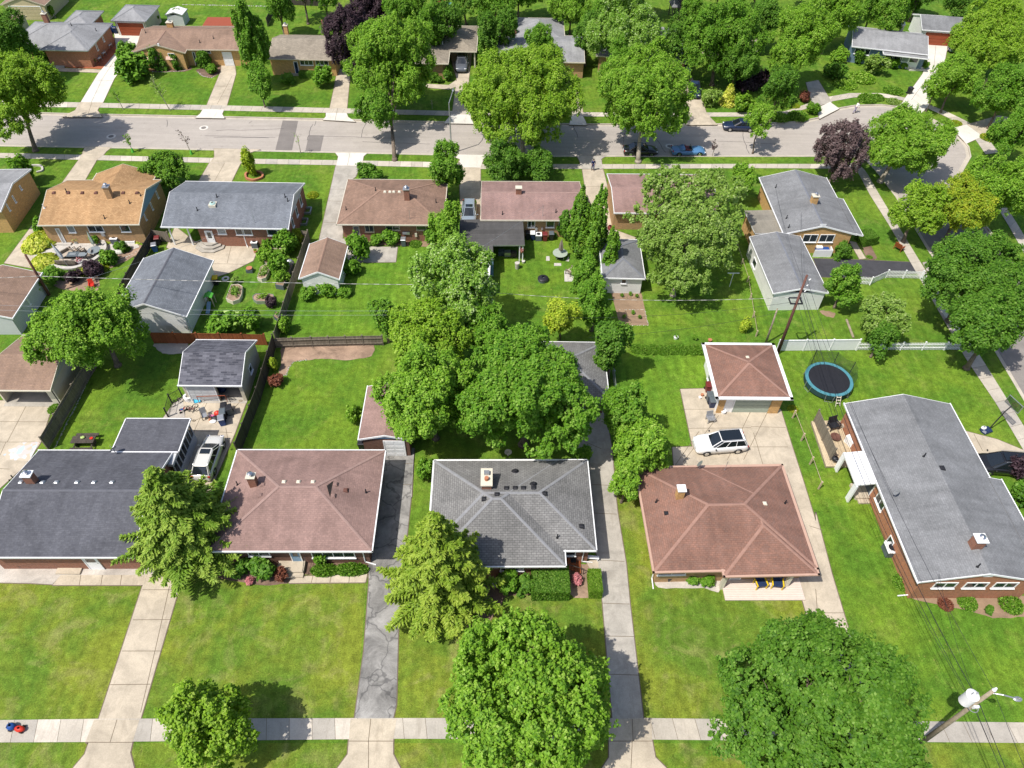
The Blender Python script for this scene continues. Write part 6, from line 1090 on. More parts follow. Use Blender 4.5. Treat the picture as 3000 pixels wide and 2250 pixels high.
# ================================================================ FENCES
def fence(label, pts, h=1.7, style='board', mat='wood_g', name='wooden_fence', post_step=2.4, side=1, z=0, pmat=None, group=None):
    L = [W(*q, z) for q in pts]; root = thing(name, label, 'fence', (L[0].x, L[0].y, z), 0, group); o = Vector((L[0].x, L[0].y, 0)); L = [Vector((p.x, p.y, 0))-o for p in L]
    pan = MB(); pm = None
    for a, b in zip(L, L[1:]):
        d = (b-a).normalized(); n = Vector((-d.y, d.x, 0)); ln = (b-a).length; U = lambda p, hh: Vector((p.x, p.y, hh))
        if style in ('board', 'solid'):
            for s_ in (-.015, .015):
                q = [U(a+n*s_, .04), U(b+n*s_, .04), U(b+n*s_, h), U(a+n*s_, h)]; uv = [(0,0),(ln,0),(ln,h),(0,h)]; pan.face(q if s_ < 0 else q[::-1], 0, uv if s_ < 0 else uv[::-1])
            pan.face([U(a-n*.015, h), U(b-n*.015, h), U(b+n*.015, h), U(a+n*.015, h)], 0)
            for hh in ((.35, h-.3) if style == 'board' else (h-.03,)):
                w = .04 if style == 'board' else .05; c = n*side*.045 if style == 'board' else n*0
                q = [a+c-n*w, b+c-n*w, b+c+n*w, a+c+n*w]; pan.face([U(p, hh+.05) for p in q]); pan.face([U(q[0], hh-.04), U(q[1], hh-.04), U(q[1], hh+.05), U(q[0], hh+.05)]); pan.face([U(q[2], hh-.04), U(q[3], hh-.04), U(q[3], hh+.05), U(q[2], hh+.05)])
        elif style == 'picket':
            k = 0; st = .16
            while k*st < ln:
                p = a+d*k*st; pan.prism([(p.x, p.y), (p.x+d.x*.075, p.y+d.y*.075), (p.x+d.x*.075+n.x*.02, p.y+d.y*.075+n.y*.02), (p.x+n.x*.02, p.y+n.y*.02)], .05, h); k += 1
            for hh in (.3, h-.25):
                q = [a+n*.022, b+n*.022, b+n*.06, a+n*.06]; pan.face([U(p, hh+.08) for p in q]); pan.face([U(q[2], hh), U(q[3], hh), U(q[3], hh+.08), U(q[2], hh+.08)]); pan.face([U(q[0], hh), U(q[1], hh), U(q[1], hh+.08), U(q[0], hh+.08)])
        elif style in ('iron', 'wire'):
            for hh in ((.12, h-.05) if style == 'iron' else (h-.02,)): pan.tube([U(a, hh), U(b, hh)], .022, 5)
            if style == 'iron':
                k = 0
                while k*.13 < ln: p = a+d*k*.13; pan.tube([U(p, .05), U(p, h)], .011, 4); k += 1
        m = max(1, round(ln/post_step))
        for k in range(m+(b is L[-1])):
            p = a.lerp(b, k/m)
            if pm is None:
                q = MB(); r = .055; q.box(-r, r, -r, r, 0, h+.08); q.box(-r-.02, r+.02, -r-.02, r+.02, h+.081, h+.11); po = q.build('post', pmat or mat, root); pm = po
            else: po = pm.copy(); COL.objects.link(po); po.parent = root
            po.location = p; po.rotation_euler = (0, 0, math.atan2(d.y, d.x))
    pan.build({'picket': 'pickets', 'iron': 'railing', 'wire': 'top_rail'}.get(style, 'fence_boards'), mat, root); return root
fence('weathered grey board fence between the beige pad and the yard with the picnic table', [('i',395,1015),('i',500,830),('i',640,590),('i',765,380),('i',830,270)], 1.75, side=-1)
fence('long dark board fence between the cluttered patio and the bright lawn', [('s',702,1335),('s',763,1174),('s',809,1019)], 1.85, mat='wood_d', side=1)
fence('tall board fence between the vegetable garden and the striped lawn', [('s',812,1007),('s',852,877),('s',908,708)], 1.6, side=1)
fence('short grey fence piece closing the gap at the slate-roofed house', [('f',575,715),('f',440,700)], 1.5)
fence('red-stained wooden fence behind the two-tone grey garage', [('e',1255,1535),('e',2165,1552)], 1.5, mat='wood_r', side=1)
fence('low grey back fence with rails and posts above the tan mulch bed', [('j',292,192),('j',600,182),('j',1010,172),('j',1170,170)], 1.35, side=-1, post_step=2.0)
fence('dark board fence running along the left wall of the two-tone grey garage', [('e',1262,705),('e',1130,930),('e',985,1190)], 1.5, mat='wood_d', side=1)
fence('grey fence corner beside the open carport with bins', [('e',1262,705),('e',1385,722)], 1.5, mat='wood_g')
fence('white picket fence zigzagging around the corner yard', [('h',800,1050),('h',962,1064),('h',1090,1006),('h',1370,1014),('h',1738,1590),('h',852,1592)], 1.05, 'picket', 'white', name='picket_fence', side=1)
fence('solid white panel fence behind the trampoline lawn', [('h',205,1598),('h',848,1592)], 1.5, 'solid', 'white', name='panel_fence')
fence('black iron railing beside the cluttered patio', [('i',1365,752),('i',1395,640),('i',1480,590)], 1.2, 'iron', 'black', name='iron_fence', post_step=1.2)
fence('low wire fence with slanting posts between the driveway and the deck', [('l',335,760),('l',405,945),('l',475,1135),('l',545,1335)], 1.0, 'wire', 'deck', name='wire_fence', post_step=2.4)
fence('tan wooden fence behind the trees at the upper right edge', [('d',1870,720),('d',2090,830)], 1.6, mat='deck'); fence('grey paling fence at the top edge above the sloped garden', [('d',1040,70),('d',1270,60)], 1.5)
fence('thin wooden rail fence along the shaded garden path at the top', [('c',905,300),('c',960,420),('c',985,560)], .7, 'wire', 'deck', name='rail_fence', post_step=1.5); fence('dark back fence behind the flower border at the top', [('b',330,38),('b',720,52)], 1.3, mat='wood_d'); fence('dark fence beside the lawn behind the grey garage', [('a',2170,215),('a',2240,60)], 1.4, mat='wood_d')
fence('chain-link fence along the right edge of the grey hip garage', [('k',1085,330),('k',1110,560)], 1.1, 'iron', 'metal', name='chain_link_fence'); fence('thin fence at the left border of the corner house back lawn', [('g',2090,760),('g',2180,1040),('g',2250,1480)], .7, 'wire', 'deck', name='wire_fence', post_step=3)

# ================================================================ POLES AND WIRES
def solve_h(tt, tb):
    B = W(*tb, 0); best = min((((W(*tt, z)-B).xy.length, z) for z in [k*.05 for k in range(20, 300)])); return B, best[1]
def wire(label, a, b, sag, r=.018, mat='black', name='power_line', n=14):
    a, b = Vector(a), Vector(b); pts = [a.lerp(b, k/n)-Vector((0, 0, sag*4*(k/n)*(1-k/n))) for k in range(n+1)]; m_ = MB(); m_.tube(pts, r, 5); return tag(m_.build(name, mat), label, 'overhead wire')
def pole(label, top, base, h=None, mat='pole', r=.17, bend=0):
    if base: B, hh = solve_h(top, base); 
    else: hh = h; B = W(*top, h)
    B = Vector((B.x, B.y, 0)); T_ = W(*top, hh); root = thing('utility_pole', label, 'utility pole', B); m_ = MB(); d = Vector((T_.x-B.x, T_.y-B.y, hh)); m_.tube([Vector((0,0,-.1)), d*.5+Vector((bend,0,0)), d], r, 12, 0, r*.62); m_.build('pole_shaft', mat, root, smooth=True); return root, T_, B
p1, p1t, p1b = pole('leaning brown utility pole between the brown garage and the patio, left edge', ('e',205,820), ('e',398,1145)); p2, p2t, p2b = pole('tall dark red utility pole beside the rust hip garage', ('h',455,985), ('h',214,1622))
p3, p3t, p3b = pole('short grey wooden pole left of the tall dark red pole', ('h',215,1256), ('h',118,1540), mat='pole_g', r=.12); p4, p4t, p4b = pole('grey utility pole with white transformer over the sidewalk, bottom right', ('p',1800,1152), None, 10.2, 'pole_g')
p5, p5t, p5b = pole('thin service pole standing on the striped lawn behind the poplar', ('f',1440,862), ('f',1458,1065))
def add(root, nm, mat, fn, smooth=False): m_ = MB(); fn(m_); return m_.build(nm, mat, root, smooth=smooth)
q = p2t-p2b; q.z = 0; add(p2, 'crossarm_ring', 'black', lambda m_: (m_.box(-.6+q.x*.62, .6+q.x*.62, -.05, .05, p2t.z*.66, p2t.z*.66+.12), m_.box(-.6+q.x*.62, -.5+q.x*.62, -.05, .8, p2t.z*.66, p2t.z*.66+.1), m_.box(.5+q.x*.62, .6+q.x*.62, -.05, .8, p2t.z*.66, p2t.z*.66+.1), m_.box(-.6, .6, .8, .9, p2t.z*.66, p2t.z*.66+.1)))
for k in range(3): add(p2, 'insulator', 'white', lambda m_: m_.cyl((.18, 0, p2t.z-.5-k*.7), (.3, 0, p2t.z-.35-k*.7), .06, .04, 8))
add(p5, 'insulator', 'metal', lambda m_: [m_.cyl((-.2, -.05, p5t.z*.55+k*.3), (.15, -.05, p5t.z*.55+k*.3+.06), .07, .07, 8) for k in range(3)]); add(p5, 'pole_cap', 'metal', lambda m_: m_.cyl((0,0,p5t.z-.05), (0,0,p5t.z+.25), .15, .07, 10))
tz = 9.0; tk = add(p4, 'transformer', 'white', lambda m_: (m_.cyl((-.62, .12, tz-1.05), (-.62, .12, tz), .36, .36, 24), m_.cyl((-.62, .12, tz), (-.62, .12, tz+.12), .38, .2, 24)), smooth=False)
add(p4, 'transformer_bushing', 'metal', lambda m_: [m_.cyl((-.62+dx, .12, tz+.05), (-.62+dx, .12, tz+.4), .05, .035, 8) for dx in (-.15, .12)]); add(p4, 'lamp_arm', 'metal', lambda m_: m_.tube([Vector((0,0,9.7)), Vector((.6,-.2,9.9)), Vector((1.25,-.35,9.8))], .045, 8)); add(p4, 'lamp_head', 'metal', lambda m_: m_.blob((1.4,-.38,9.76), .28, .16, .1)); add(p4, 'insulator', 'white', lambda m_: m_.cyl((0,0,10.15), (0,0,10.42), .12, .06, 10)); add(p4, 'cable_ring', 'metal', lambda m_: m_.tube([Vector((math.cos(t_)*.3-.1, math.sin(t_)*.3-.15, 7.7)) for t_ in [k*.5236 for k in range(13)]], .025, 6)); add(p4, 'cable_clamp', 'white', lambda m_: m_.box(-.14, .22, -.22, -.1, 7.6, 7.9))
# lashed white cable: banded material
mt, nt, b = newmat('lashed_cable'); P_n = posn(nt); wv = N(nt, 'ShaderNodeTexWave', wave_type='BANDS', bands_direction='X'); wv.inputs['Scale'].default_value = .28; nt.links.new(P_n, wv.inputs['Vector']); nt.links.new(ramp(nt, wv.outputs['Fac'], [(.35, (.55,.53,.5)), (.55, (.22,.22,.2))]), b.inputs['Base Color']); M['lashed'] = mt
cA, cB, cC, cD = W('e',-400,1010,5.6), W('e',295,992,5.6), W('f',1450,1062,4.6), W('h',375,1162,6.3)
wire('thick white-banded cable coming in from the left edge', cA, cB, .1, .022, 'lashed'); wire('thick white-banded cable across the vegetable garden to the lawn pole', cB, cC, .15, .026, 'lashed'); wire('white-banded cable from the lawn pole to the tall dark red pole', cC, cD, 1.1, .02, 'lashed')
wire('upper thin grey wire above the red-stained fence', W('e',-100,1225,6), W('f',1500,1272,6), .3, .009, 'metal'); wire('lower thin grey wire above the red-stained fence', W('e',-100,1265,5.6), W('f',1500,1305,5.6), .3, .009, 'metal')
wire('dark wire crossing the back lawns, upper of the pair', W('g',700,1330,6), p2t-Vector((0,0,3.2)), .6, .014); wire('dark wire crossing the back lawns, lower of the pair', W('g',900,1490,6), p2t-Vector((0,0,4.2)), .6, .014)
for k, (dz, dz4, sg, rr_) in enumerate([(-.2,-.1,1.6,.014),(-1.6,-1.9,1.8,.022),(-2.1,-2.5,2.0,.016),(-3.0,-2.6,2.2,.013)]):
    wire(['topmost wire from the red pole to the transformer pole','thick black wire from the red pole to the transformer pole','second black wire below the thick one, running to the transformer pole','lowest wire running to the transformer pole over the wide lawn'][k], p2t+Vector((0,0,dz)), p4t+Vector((0,0,dz4)), sg, rr_)
    wire(['topmost wire leaving the transformer pole towards the bottom edge','thick black wire leaving the transformer pole downwards','second wire leaving the transformer pole downwards','lowest wire leaving the transformer pole downwards'][k], p4t+Vector((0,0,dz4)), Vector((p4t.x+1.2+k*.6, p4t.y-26, 9.2+dz4)), .8, rr_)
wire('service wire from the red pole to the grey corner house', p2t-Vector((0,0,1.2)), G_.root.location+Vector((2.6, 3, 3.6)), .3, .012); wire('service wire from the red pole over the white garage to the brown roof', p2t-Vector((0,0,.9)), W('h',200,280,4), .5, .012); wire('service wire to the orange brick house roof', p2t-Vector((0,0,1.4)), W('l',1160,1400,4.2), .5, .012); wire('service wire from the transformer pole to the grey gable roof', p4t-Vector((0,0,2)), W('p',1440,400,4.0), .4, .012)
wire('thin service wire down to the mauve-roofed house', cC, W('g',525,430,4.5), .3, .01, 'metal'); wire('thin service wire down to the slate-roofed house', W('e',700,1015,5.6), W('e',2070,520,5), .3, .01, 'metal')
# street lamp, clothes pole
lb_, lh_ = solve_h(('b',1697,830), ('b',1722,1235)); lamp = thing('street_lamp', 'grey street lamp post with curved arm between the two large street maples', 'street lamp', lb_); add(lamp, 'lamp_post', 'metal', lambda m_: m_.tube([Vector((0,0,0)), Vector((0,0,lh_))], .12, 10, 0, .07)); add(lamp, 'lamp_arm', 'metal', lambda m_: m_.tube([Vector((0,0,lh_-.05)), Vector((.25,.9,lh_+.35)), Vector((.4,2.0,lh_+.5))], .055, 8)); add(lamp, 'lamp_head', 'metal', lambda m_: m_.blob((.45,2.4,lh_+.5), .17, .42, .1))
B = W('g',2038,1078,0); cp = thing('clothes_pole', 'thin white T-shaped clothes pole on the shaded lawn', 'clothes pole', B); add(cp, 'stem', 'white', lambda m_: m_.cyl((0,0,0), (0,0,1.9), .04, .04, 8)); add(cp, 'crossbar', 'white', lambda m_: m_.box(-.65, .65, -.03, .03, 1.9, 1.96))

# ================================================================ CARS
CAR = {'suv': (4.75, 1.94, 1.64, -.475, -.405, .05, .215, 1.0), 'wagon': (4.75, 1.84, 1.5, -.465, -.35, .06, .25, .93), 'sedan': (4.7, 1.82, 1.44, -.36, -.2, .04, .22, .9), 'coupe': (4.65, 1.76, 1.2, -.30, -.12, -.06, .07, .82), 'van': (5.05, 1.98, 1.72, -.475, -.42, .13, .30, 1.0)}
GT = glassy('car_glass', (.012,.016,.02), .04)
def car(kind, label, paintm, loc, ang, group=None, sunroof=False, darkroof=False, open_top=False, name='parked_car'):
    L, Wd, Hh, xr0, xr1, xf1, xf0, belt = CAR[kind]; root = thing(name, label, 'car', loc, ang, group); hw = Wd/2; M[paintm.name] = paintm; pm = paintm.name
    vin = kind == 'coupe'
    st = [(-.5,.30,.55,.74),(-.49,.22,.80,.86),(-.46,.2,belt*.96,.94),(-.40,.2,belt,.985),(-.2,.2,belt+(0 if not vin else -.02),1.0),(.0,.2,belt-.01-(.05 if vin else 0),1.0),(.2,.2,belt-.02,1.0),(.32,.2,belt-.06 if not vin else belt+.02,.99),(.42,.22,belt-.14 if not vin else belt-.08,.93),(.475,.25,belt-.26,.84),(.5,.30,.50,.66)]
    rings = []
    for x, zb, zt, w in st:
        h_ = hw*w; mz = (zb+zt)/2; rings.append([Vector((x*L, s_*y*h_, z)) for y, z, s_ in ((.0,zb,1),(.86,zb,1),(.97,zb+.10,1),(1.0,mz,1),(.985,zt-.16,1),(.90,zt-.035,1),(.62,zt+.012,1),(0,zt+.03,1),(.62,zt+.012,-1),(.90,zt-.035,-1),(.985,zt-.16,-1),(1.0,mz,-1),(.97,zb+.10,-1),(.86,zb,-1))])
    bm_ = MB(); bm_.loft(rings); body = bm_.build('body', pm, root, smooth=True)
    k1, k2 = .86, .68
    def ringat(f): z = belt-.03+(Hh-.04-belt)*f; w = hw*(k1+(k2-k1)*f); a, b_ = (xr0+(xr1-xr0)*f)*L, (xf0+(xf1-xf0)*f)*L; return [Vector((a, w*.93, z)), Vector((a+.12, w, z)), Vector((b_-.25, w, z)), Vector((b_, w*.82, z)), Vector((b_+.05*(1-f), 0, z)), Vector((b_, -w*.82, z)), Vector((b_-.25, -w, z)), Vector((a+.12, -w, z)), Vector((a, -w*.93, z))]
    if not open_top:
        g = MB(); g.loft([ringat(0), ringat(.55), ringat(1)]); g.build('windows', GT, root)
        R1 = ringat(1); e = .05; up = lambda r_, dz, s_: [Vector((p.x+(0 if abs(p.y) > 1e-6 else -.0), p.y*s_, p.z+dz)) for p in r_]
        rf = MB(); rf.loft([up(R1, -.05, 1.03), up(R1, .0, 1.02), up(R1, .035, .94), [Vector((p.x*.98, p.y*.6, p.z+.05)) for p in R1]]); rf.build('roof', pm, root, smooth=False)
        pl = MB(); R0 = ringat(0)
        for i in (0, 3, 5, 8): pl.cyl(R0[i], R1[i]+Vector((0,0,-.02)), .045, .04, 6)
        for i in (1, 2, 6, 7): pl.cyl(R0[i], R1[i]+Vector((0,0,-.02)), .025, .025, 5)
        for s_ in (1, -1):
            for f in (.34, .66): a, b_ = R0[1 if s_ > 0 else 7].lerp(R0[2 if s_ > 0 else 6], f), R1[1 if s_ > 0 else 7].lerp(R1[2 if s_ > 0 else 6], f); pl.cyl(a, b_, .028, .028, 5)
        pl.build('pillars', pm, root)
        if sunroof: q = MB(); q.box((xf1-.14)*L, (xf1-.03)*L, -.42, .42, Hh+.012, Hh+.022); q.build('sunroof', GT, root)
        if darkroof: q = MB(); q.box((xr1+.045)*L, (xf1-.012)*L, -.56, .56, Hh+.012, Hh+.02); q.build('sunroof', GT, root)
        if kind in ('suv', 'wagon', 'van'):
            for s_ in (1, -1): q = MB(); q.tube([Vector(((xr1+.02)*L, s_*hw*.66, Hh)), Vector(((xr1+.04)*L, s_*hw*.66, Hh+.05)), Vector(((xf1-.04)*L, s_*hw*.66, Hh+.05)), Vector(((xf1-.02)*L, s_*hw*.66, Hh))], .018, 6); q.build('roof_rail', 'metal', root)
    else:
        q = MB(); q.box(-.75, .35, -.62, .62, belt-.3, belt+.012); q.build('cockpit', 'black', root)
        q = MB(); q.loft([[Vector((.52, s_*.66*k, z)) for s_ in (-1, 1)]+[Vector((.46, s_*.66*k, z)) for s_ in (1, -1)] for k, z in ((1, belt), )]+[[Vector((.22, s_*.56, belt+.36)) for s_ in (-1, 1)]+[Vector((.19, s_*.56, belt+.36)) for s_ in (1, -1)]]); q.build('windshield', GT, root)
        q = MB(); q.loft([[Vector((x_, s_*w_, z_)) for x_, w_, z_, s_ in ((a,.74,belt-.02,-1),(a+.05,.6,zz,-1),(a+.05,.6,zz,1),(a,.74,belt-.02,1))] for a, zz in ((-1.35, belt+.04), (-1.0, belt+.24), (-.72, belt+.28), (-.66, belt+.28))]); q.build('rear_hood', pm, root, smooth=True)
        for s_ in (-.36, .36): q = MB(); q.box(-.45, .05, s_-.24, s_+.24, belt-.2, belt+.03); q.box(-.55, -.42, s_-.22, s_+.22, belt-.2, belt+.22); q.build('seat', 'maroon', root)
    wr = .34 if kind != 'sedan' else .32; wx = (-.30*L, .305*L)
    for x in wx:
        for s_ in (1, -1):
            y0_ = s_*(hw-.22); y1_ = s_*(hw+.012); q = MB(); q.cyl((x, y0_, wr), (x, y1_, wr), wr, wr, 20); wh = q.build('wheel', 'tyre', root); q = MB(); q.cyl((x, y1_-s_*.01, wr), (x, y1_+s_*.012, wr), wr*.64, wr*.6, 14); q.build('rim', 'chrome', wh)
            q = MB(); 
            for k in range(9):
                a0, a1 = math.pi*k/9-.06, math.pi*(k+1)/9+.06; q.face([Vector((x+math.cos(a)*r_, y1_+s_*.004 if True else 0, wr+math.sin(a)*r_)) for a, r_ in ((a0, wr*1.04), (a1, wr*1.04), (a1, wr*1.17), (a0, wr*1.17))][::(1 if s_ < 0 else -1)])
            q.build('wheel_arch', 'black', body)
    for s_ in (1, -1):
        q = MB(); q.blob((.465*L, s_*hw*.66, belt-.25), .12, .2, .09, 10, 6); q.build('headlight', 'lampg', root); q = MB(); q.box(-.497*L, -.478*L, s_*hw*.78-.14, s_*hw*.78+.08, .70, .88); q.build('tail_light', 'lampr', root)
        if not vin: q = MB(); q.blob(((xf0-.05)*L, s_*(hw+.13), belt+.03), .07, .12, .08, 8, 6); q.build('mirror', pm if paintm.name != 'paint_white' else 'black', root)
    q = MB(); q.box(-.503*L, -.49*L, -.26, .26, .52, .64); q.build('number_plate', 'white', root); q = MB(); q.box(.478*L, .497*L, -hw*.5, hw*.5, .42, .58); q.build('grille', 'black', root)
    return root
def carpx(kind, label, pm, t, rear, front, visible, **k):
    """rear, front: picture points of the two visible wheels; visible = +1 if they are on the car's left side"""
    a, b_ = W(t, *rear, .3), W(t, *front, .3); d = (b_-a).normalized(); n = Vector((-d.y, d.x, 0)); L, Wd = CAR[kind][:2]; c = (a+b_)/2-n*visible*Wd*.5; return car(kind, label, pm, (c.x, c.y, k.pop('z', .03)), math.atan2(d.y, d.x), **k)
PW, PS, PK, PB, PN = paint('paint_white', (.80,.80,.80)), paint('paint_silver', (.66,.645,.60), .32, .6, .15), paint('paint_black', (.012,.012,.014)), paint('paint_blue', (.075,.19,.36), .35), paint('paint_navy', (.012,.022,.06))
PG = paint('paint_grey', (.10,.11,.13)); PL = paint('paint_paleblue', (.30,.36,.42), .3, .6, .3)
TL['c1'] = (540,1250,7.541)
carpx('wagon', 'silver wagon with sunroof parked on the patio beside the sunroom', PS, 'c1', (700,965), (872,462), -1, sunroof=True); carpx('suv', 'white crossover with black glass roof on the wide concrete pad', PW, 'C', (1895,630), (1488,662), 1, darkroof=True)
A1, A2 = W('B',1560,925,1.68), W('B',2130,968,1.68); d_ = (A1-A2).normalized(); cb = W('B',1950,1040,1.68); car('van', 'black minivan with green-tinted windshield beside the orange brick house', PK, (cb.x, cb.y, .03), math.atan2(d_.y, d_.x), sunroof=True)
TL['c4'] = (1780,380,5.53)
carpx('coupe', 'light blue vintage convertible parked on the street', PB, 'c4', (1190,398), (1465,398), -1, open_top=True, z=-.12); carpx('sedan', 'black car parked behind the trunk of the tall bright maple', PK, 'c4', (390,398), (700,400), -1, z=-.12)
carpx('sedan', 'dark blue car at the far kerb near the bend', PN, 'c', (2190,1052), (2062,1048), 1, z=-.12)
def carat(kind, label, pm, t, u, v, ang, **k): P = W(t, u, v, k.pop('zz', .6)); return car(kind, label, pm, (P.x, P.y, .03), ang, **k)
carat('suv', 'dark SUV nosing out of the greige carport', PG, 'b', 1805, 515, -math.pi/2); carat('wagon', 'pale blue-grey car between the brown roof and the mauve roof', PL, 'f', 1865, 455, -math.pi/2, sunroof=True, zz=1.0); carat('sedan', 'dark car in the shaded driveway under the maples', PN, 'c', 1755, 720, -math.pi/2-.15); carat('suv', 'grey car inside the open garage of the shaded grey house', PG, 'c', 1672, 540, -math.pi/2-.1); carat('sedan', 'dark blue car in front of the red-door garage', PN, 'd', 1645, 365, -1.9)

# ================================================================ YARD THINGS
def at(t, u, v, z=0): return W(t, u, v, z)
def bin_(label, t, u, v, mat, lid=None, rot=0, group=None):
    r_ = thing('wheeled_bin', label, 'bin', at(t, u, v), rot, group); q = MB(); q.loft([[Vector((x*s_, y*s_*1.1, z)) for x, y in ((-.27,-.3),(.27,-.3),(.27,.3),(-.27,.3))] for s_, z in ((.8,.06),(1,.95))]); q.build('bin_body', mat, r_)
    q = MB(); q.loft([[Vector((x, y, z)) for x, y in ((-.3,-.38),(.3,-.38),(.3,.36),(-.3,.36))] for z in (.951, 1.0)]+[[Vector((x*.8, y*.8, 1.06)) for x, y in ((-.3,-.38),(.3,-.38),(.3,.36),(-.3,.36))]]); q.build('lid', lid or mat, r_)
    for s_ in (-.25, .25): q = MB(); q.cyl((s_-.03, .3, .12), (s_+.03, .3, .12), .12, .12, 12); q.build('wheel', 'tyre', r_)
    q = MB(); q.tube([Vector((-.2,.42,.93)), Vector((.2,.42,.93))], .02, 6); q.build('handle', 'black', r_); return r_
for a in [('dark blue bin at the front of the cluttered patio group','x',1345,850,'bluep','metal',.3),('open-topped black bin behind the blue one','x',1400,600,'black','black',.2),('black bin between the open one and the blue one','x',1375,720,'black','greybin',.2),('dark blue bin behind the pink garage corner, left of the white-labelled one','j',1035,1000,'dkblue','black',0),('dark bin at the pink garage corner, nearest to the lawn','j',1000,1005,'black','black',0),('bin with white label on its lid beside the white garage door','j',1140,1005,'dkblue','white',0),
          ('maroon bin at the wall of the rust hip garage','k',1858,540,'maroon','maroon',0),('grey-blue bin beside the maroon one at the rust hip garage','k',1868,620,'greybin','greybin',0),('dark blue bin at the corner of the rust hip garage','k',1888,665,'dkblue','greybin',0),('navy bin with white lid at the mauve-roofed house','q',278,700,'dkblue','white',0),('dark bin beside the carport wall at the mauve-roofed house','q',180,690,'black','black',0),
          ('maroon bin at the mauve-roofed house','q',525,720,'maroon','maroon',0),('charcoal bin right of the maroon one at the mauve-roofed house','q',655,705,'black','greybin',0),('tall navy bin by the back door of the red-brown house','f',1022,750,'dkblue','greybin',0),('grey cart under the meters of the red-brown house','f',1337,745,'greybin','metal',0),('navy bin near the fence beside the carport of the slate roof','e',1265,790,'bluep','metal',.3),('maroon-lidded bin behind the navy one at the carport fence','e',1290,735,'black','maroon',.2),
          ('dark green bin at the edge of the lawn by the white cul-de-sac apron','d',1278,760,'black','black',.4),('dark blue bin between the grey hip house and its garage','a',915,262,'bluep','bluep',.1),('second dark blue bin beside the grey hip garage','a',945,270,'dkblue','dkblue',0),('black composter with yellow lid at the white garage wall','w',370,940,'black','yellow',.2),('dark bin beside the slate-blue house wall','x',1500,640,'greybin','black',.4)]:
    bin_(a[0] if a[0] != 'dark bin beside the slate-blue house wall' else 'tipped grey bin beside the open black bin on the patio', a[1], a[2], a[3], a[4], a[5], a[6])
def ac(label, t, u, v, s_=.8, h=.75):
    r_ = thing('air_conditioner', label, 'air conditioner', at(t, u, v)); q = MB(); q.box(-s_/2, s_/2, -s_/2, s_/2, .05, h); q.build('casing', 'greybin', r_); q = MB(); q.box(-s_/2-.03, s_/2+.03, -s_/2-.03, s_/2+.03, h+.001, h+.07); q.build('top_cover', 'white', r_); q = MB(); q.cyl((0,0,h+.072), (0,0,h+.085), s_*.33, s_*.33, 18); q.build('fan_grille', 'black', r_)
ac('air conditioner with white top at the tan-roofed house wall', 'e', 945, 722); ac('dark air conditioner at the slate-roofed house wall', 'w', 925, 405, .7); ac('large grey air conditioner at the orange brick house side', 'p', 1115, 262, 1.0); ac('beige air conditioner among the bins at the mauve-roofed house', 'q', 395, 705, .7)
def chair(label, t, u, v, rot, fm, cm, w_=.6, sc=1., z=0, group=None, name='garden_chair'):
    r_ = thing(name, label, 'chair', at(t, u, v, z), rot, group); r_.scale = (sc,)*3
    q = MB(); q.box(-w_/2, w_/2, -.28, .28, .36, .43); q.build('seat', cm, r_); q = MB(); q.loft([[Vector((x, y, z_)) for x in (-w_/2, w_/2)]+[Vector((x, y+.05, z_)) for x in (w_/2, -w_/2)] for y, z_ in ((.24,.40),(.33,.7),(.42,1.0))]); q.build('backrest', cm, r_)
    for sx in (-1, 1):
        q = MB(); q.box(sx*w_/2-.045, sx*w_/2+.045, -.32, .36, .56, .60); q.build('armrest', fm, r_)
        for y in (-.27, .27): q = MB(); q.box(sx*w_/2-.03, sx*w_/2+.03, y-.03, y+.03, 0, .56); q.build('leg', fm, r_)
    return r_
chair('left yellow garden chair with navy cushion on the rust house porch', 'r', 800, 530, .15, 'yellow', 'dkblue', .75, 1.1, .25, 'yellow porch chairs'); chair('right yellow garden chair with navy cushion on the rust house porch', 'r', 1065, 530, -.15, 'yellow', 'dkblue', .75, 1.1, .25, 'yellow porch chairs')
chair('black wicker chair on the wooden deck', 'v', 545, 410, .3, 'black', 'black', .8, 1.15, .3); chair('grey patio chair standing alone on the concrete pad', 'k', 1878, 785, .2, 'metal', 'metal', .65, 1.0); chair('left wooden recliner on the curved patio', 'y', 990, 700, 2.6, 'wood_g', 'tan', .6, 1.05, .03, 'patio recliners'); chair('right wooden recliner on the curved patio', 'y', 1115, 690, 2.6, 'wood_g', 'tan', .6, 1.05, .03, 'patio recliners')
chair('small red garden chair in the flower bed', 'e', 752, 1085, .4, 'red', 'red', .55, .9); chair('red wooden lawn chair by the right sidewalk', 'h', 1192, 778, 2.2, 'doorr', 'doorr', .8, 1.1); chair('round-backed wicker chair at the edge of the curved patio', 'y', 1270, 790, -1.2, 'black', 'tan', .6, 1., .03); chair('slatted wooden lounge chair on the stone slab', 'q', 1050, 1400, -2.4, 'wood_g', 'tan', .75, 1.25)
chair('folding chair lying near the toys on the patio', 'x', 985, 720, .5, 'pole_g', 'metal', .55, 1.)
for k, (u, v) in enumerate([(887,385),(838,450),(803,492)]): chair(['pale garden chair furthest from the street on the red mulch','middle pale garden chair on the red mulch','pale garden chair nearest the street on the red mulch'][k], 'a', u, v, 1.3, 'metal', 'white', .6, 1.15, 0, 'pale chairs on the red mulch')
def sofa(label, t, u, v, rot, L, z=.03): 
    r_ = thing('patio_sofa', label, 'sofa', at(t, u, v, z), rot); q = MB(); q.box(-L/2, L/2, -.4, .4, .08, .3); q.build('base', 'wood_d', r_); q = MB(); q.box(-L/2+.08, L/2-.08, -.38, .25, .301, .44); q.build('cushion', 'tan', r_); q = MB(); q.box(-L/2, L/2, .28, .42, .3, .78); q.build('backrest', 'wood_g', r_)
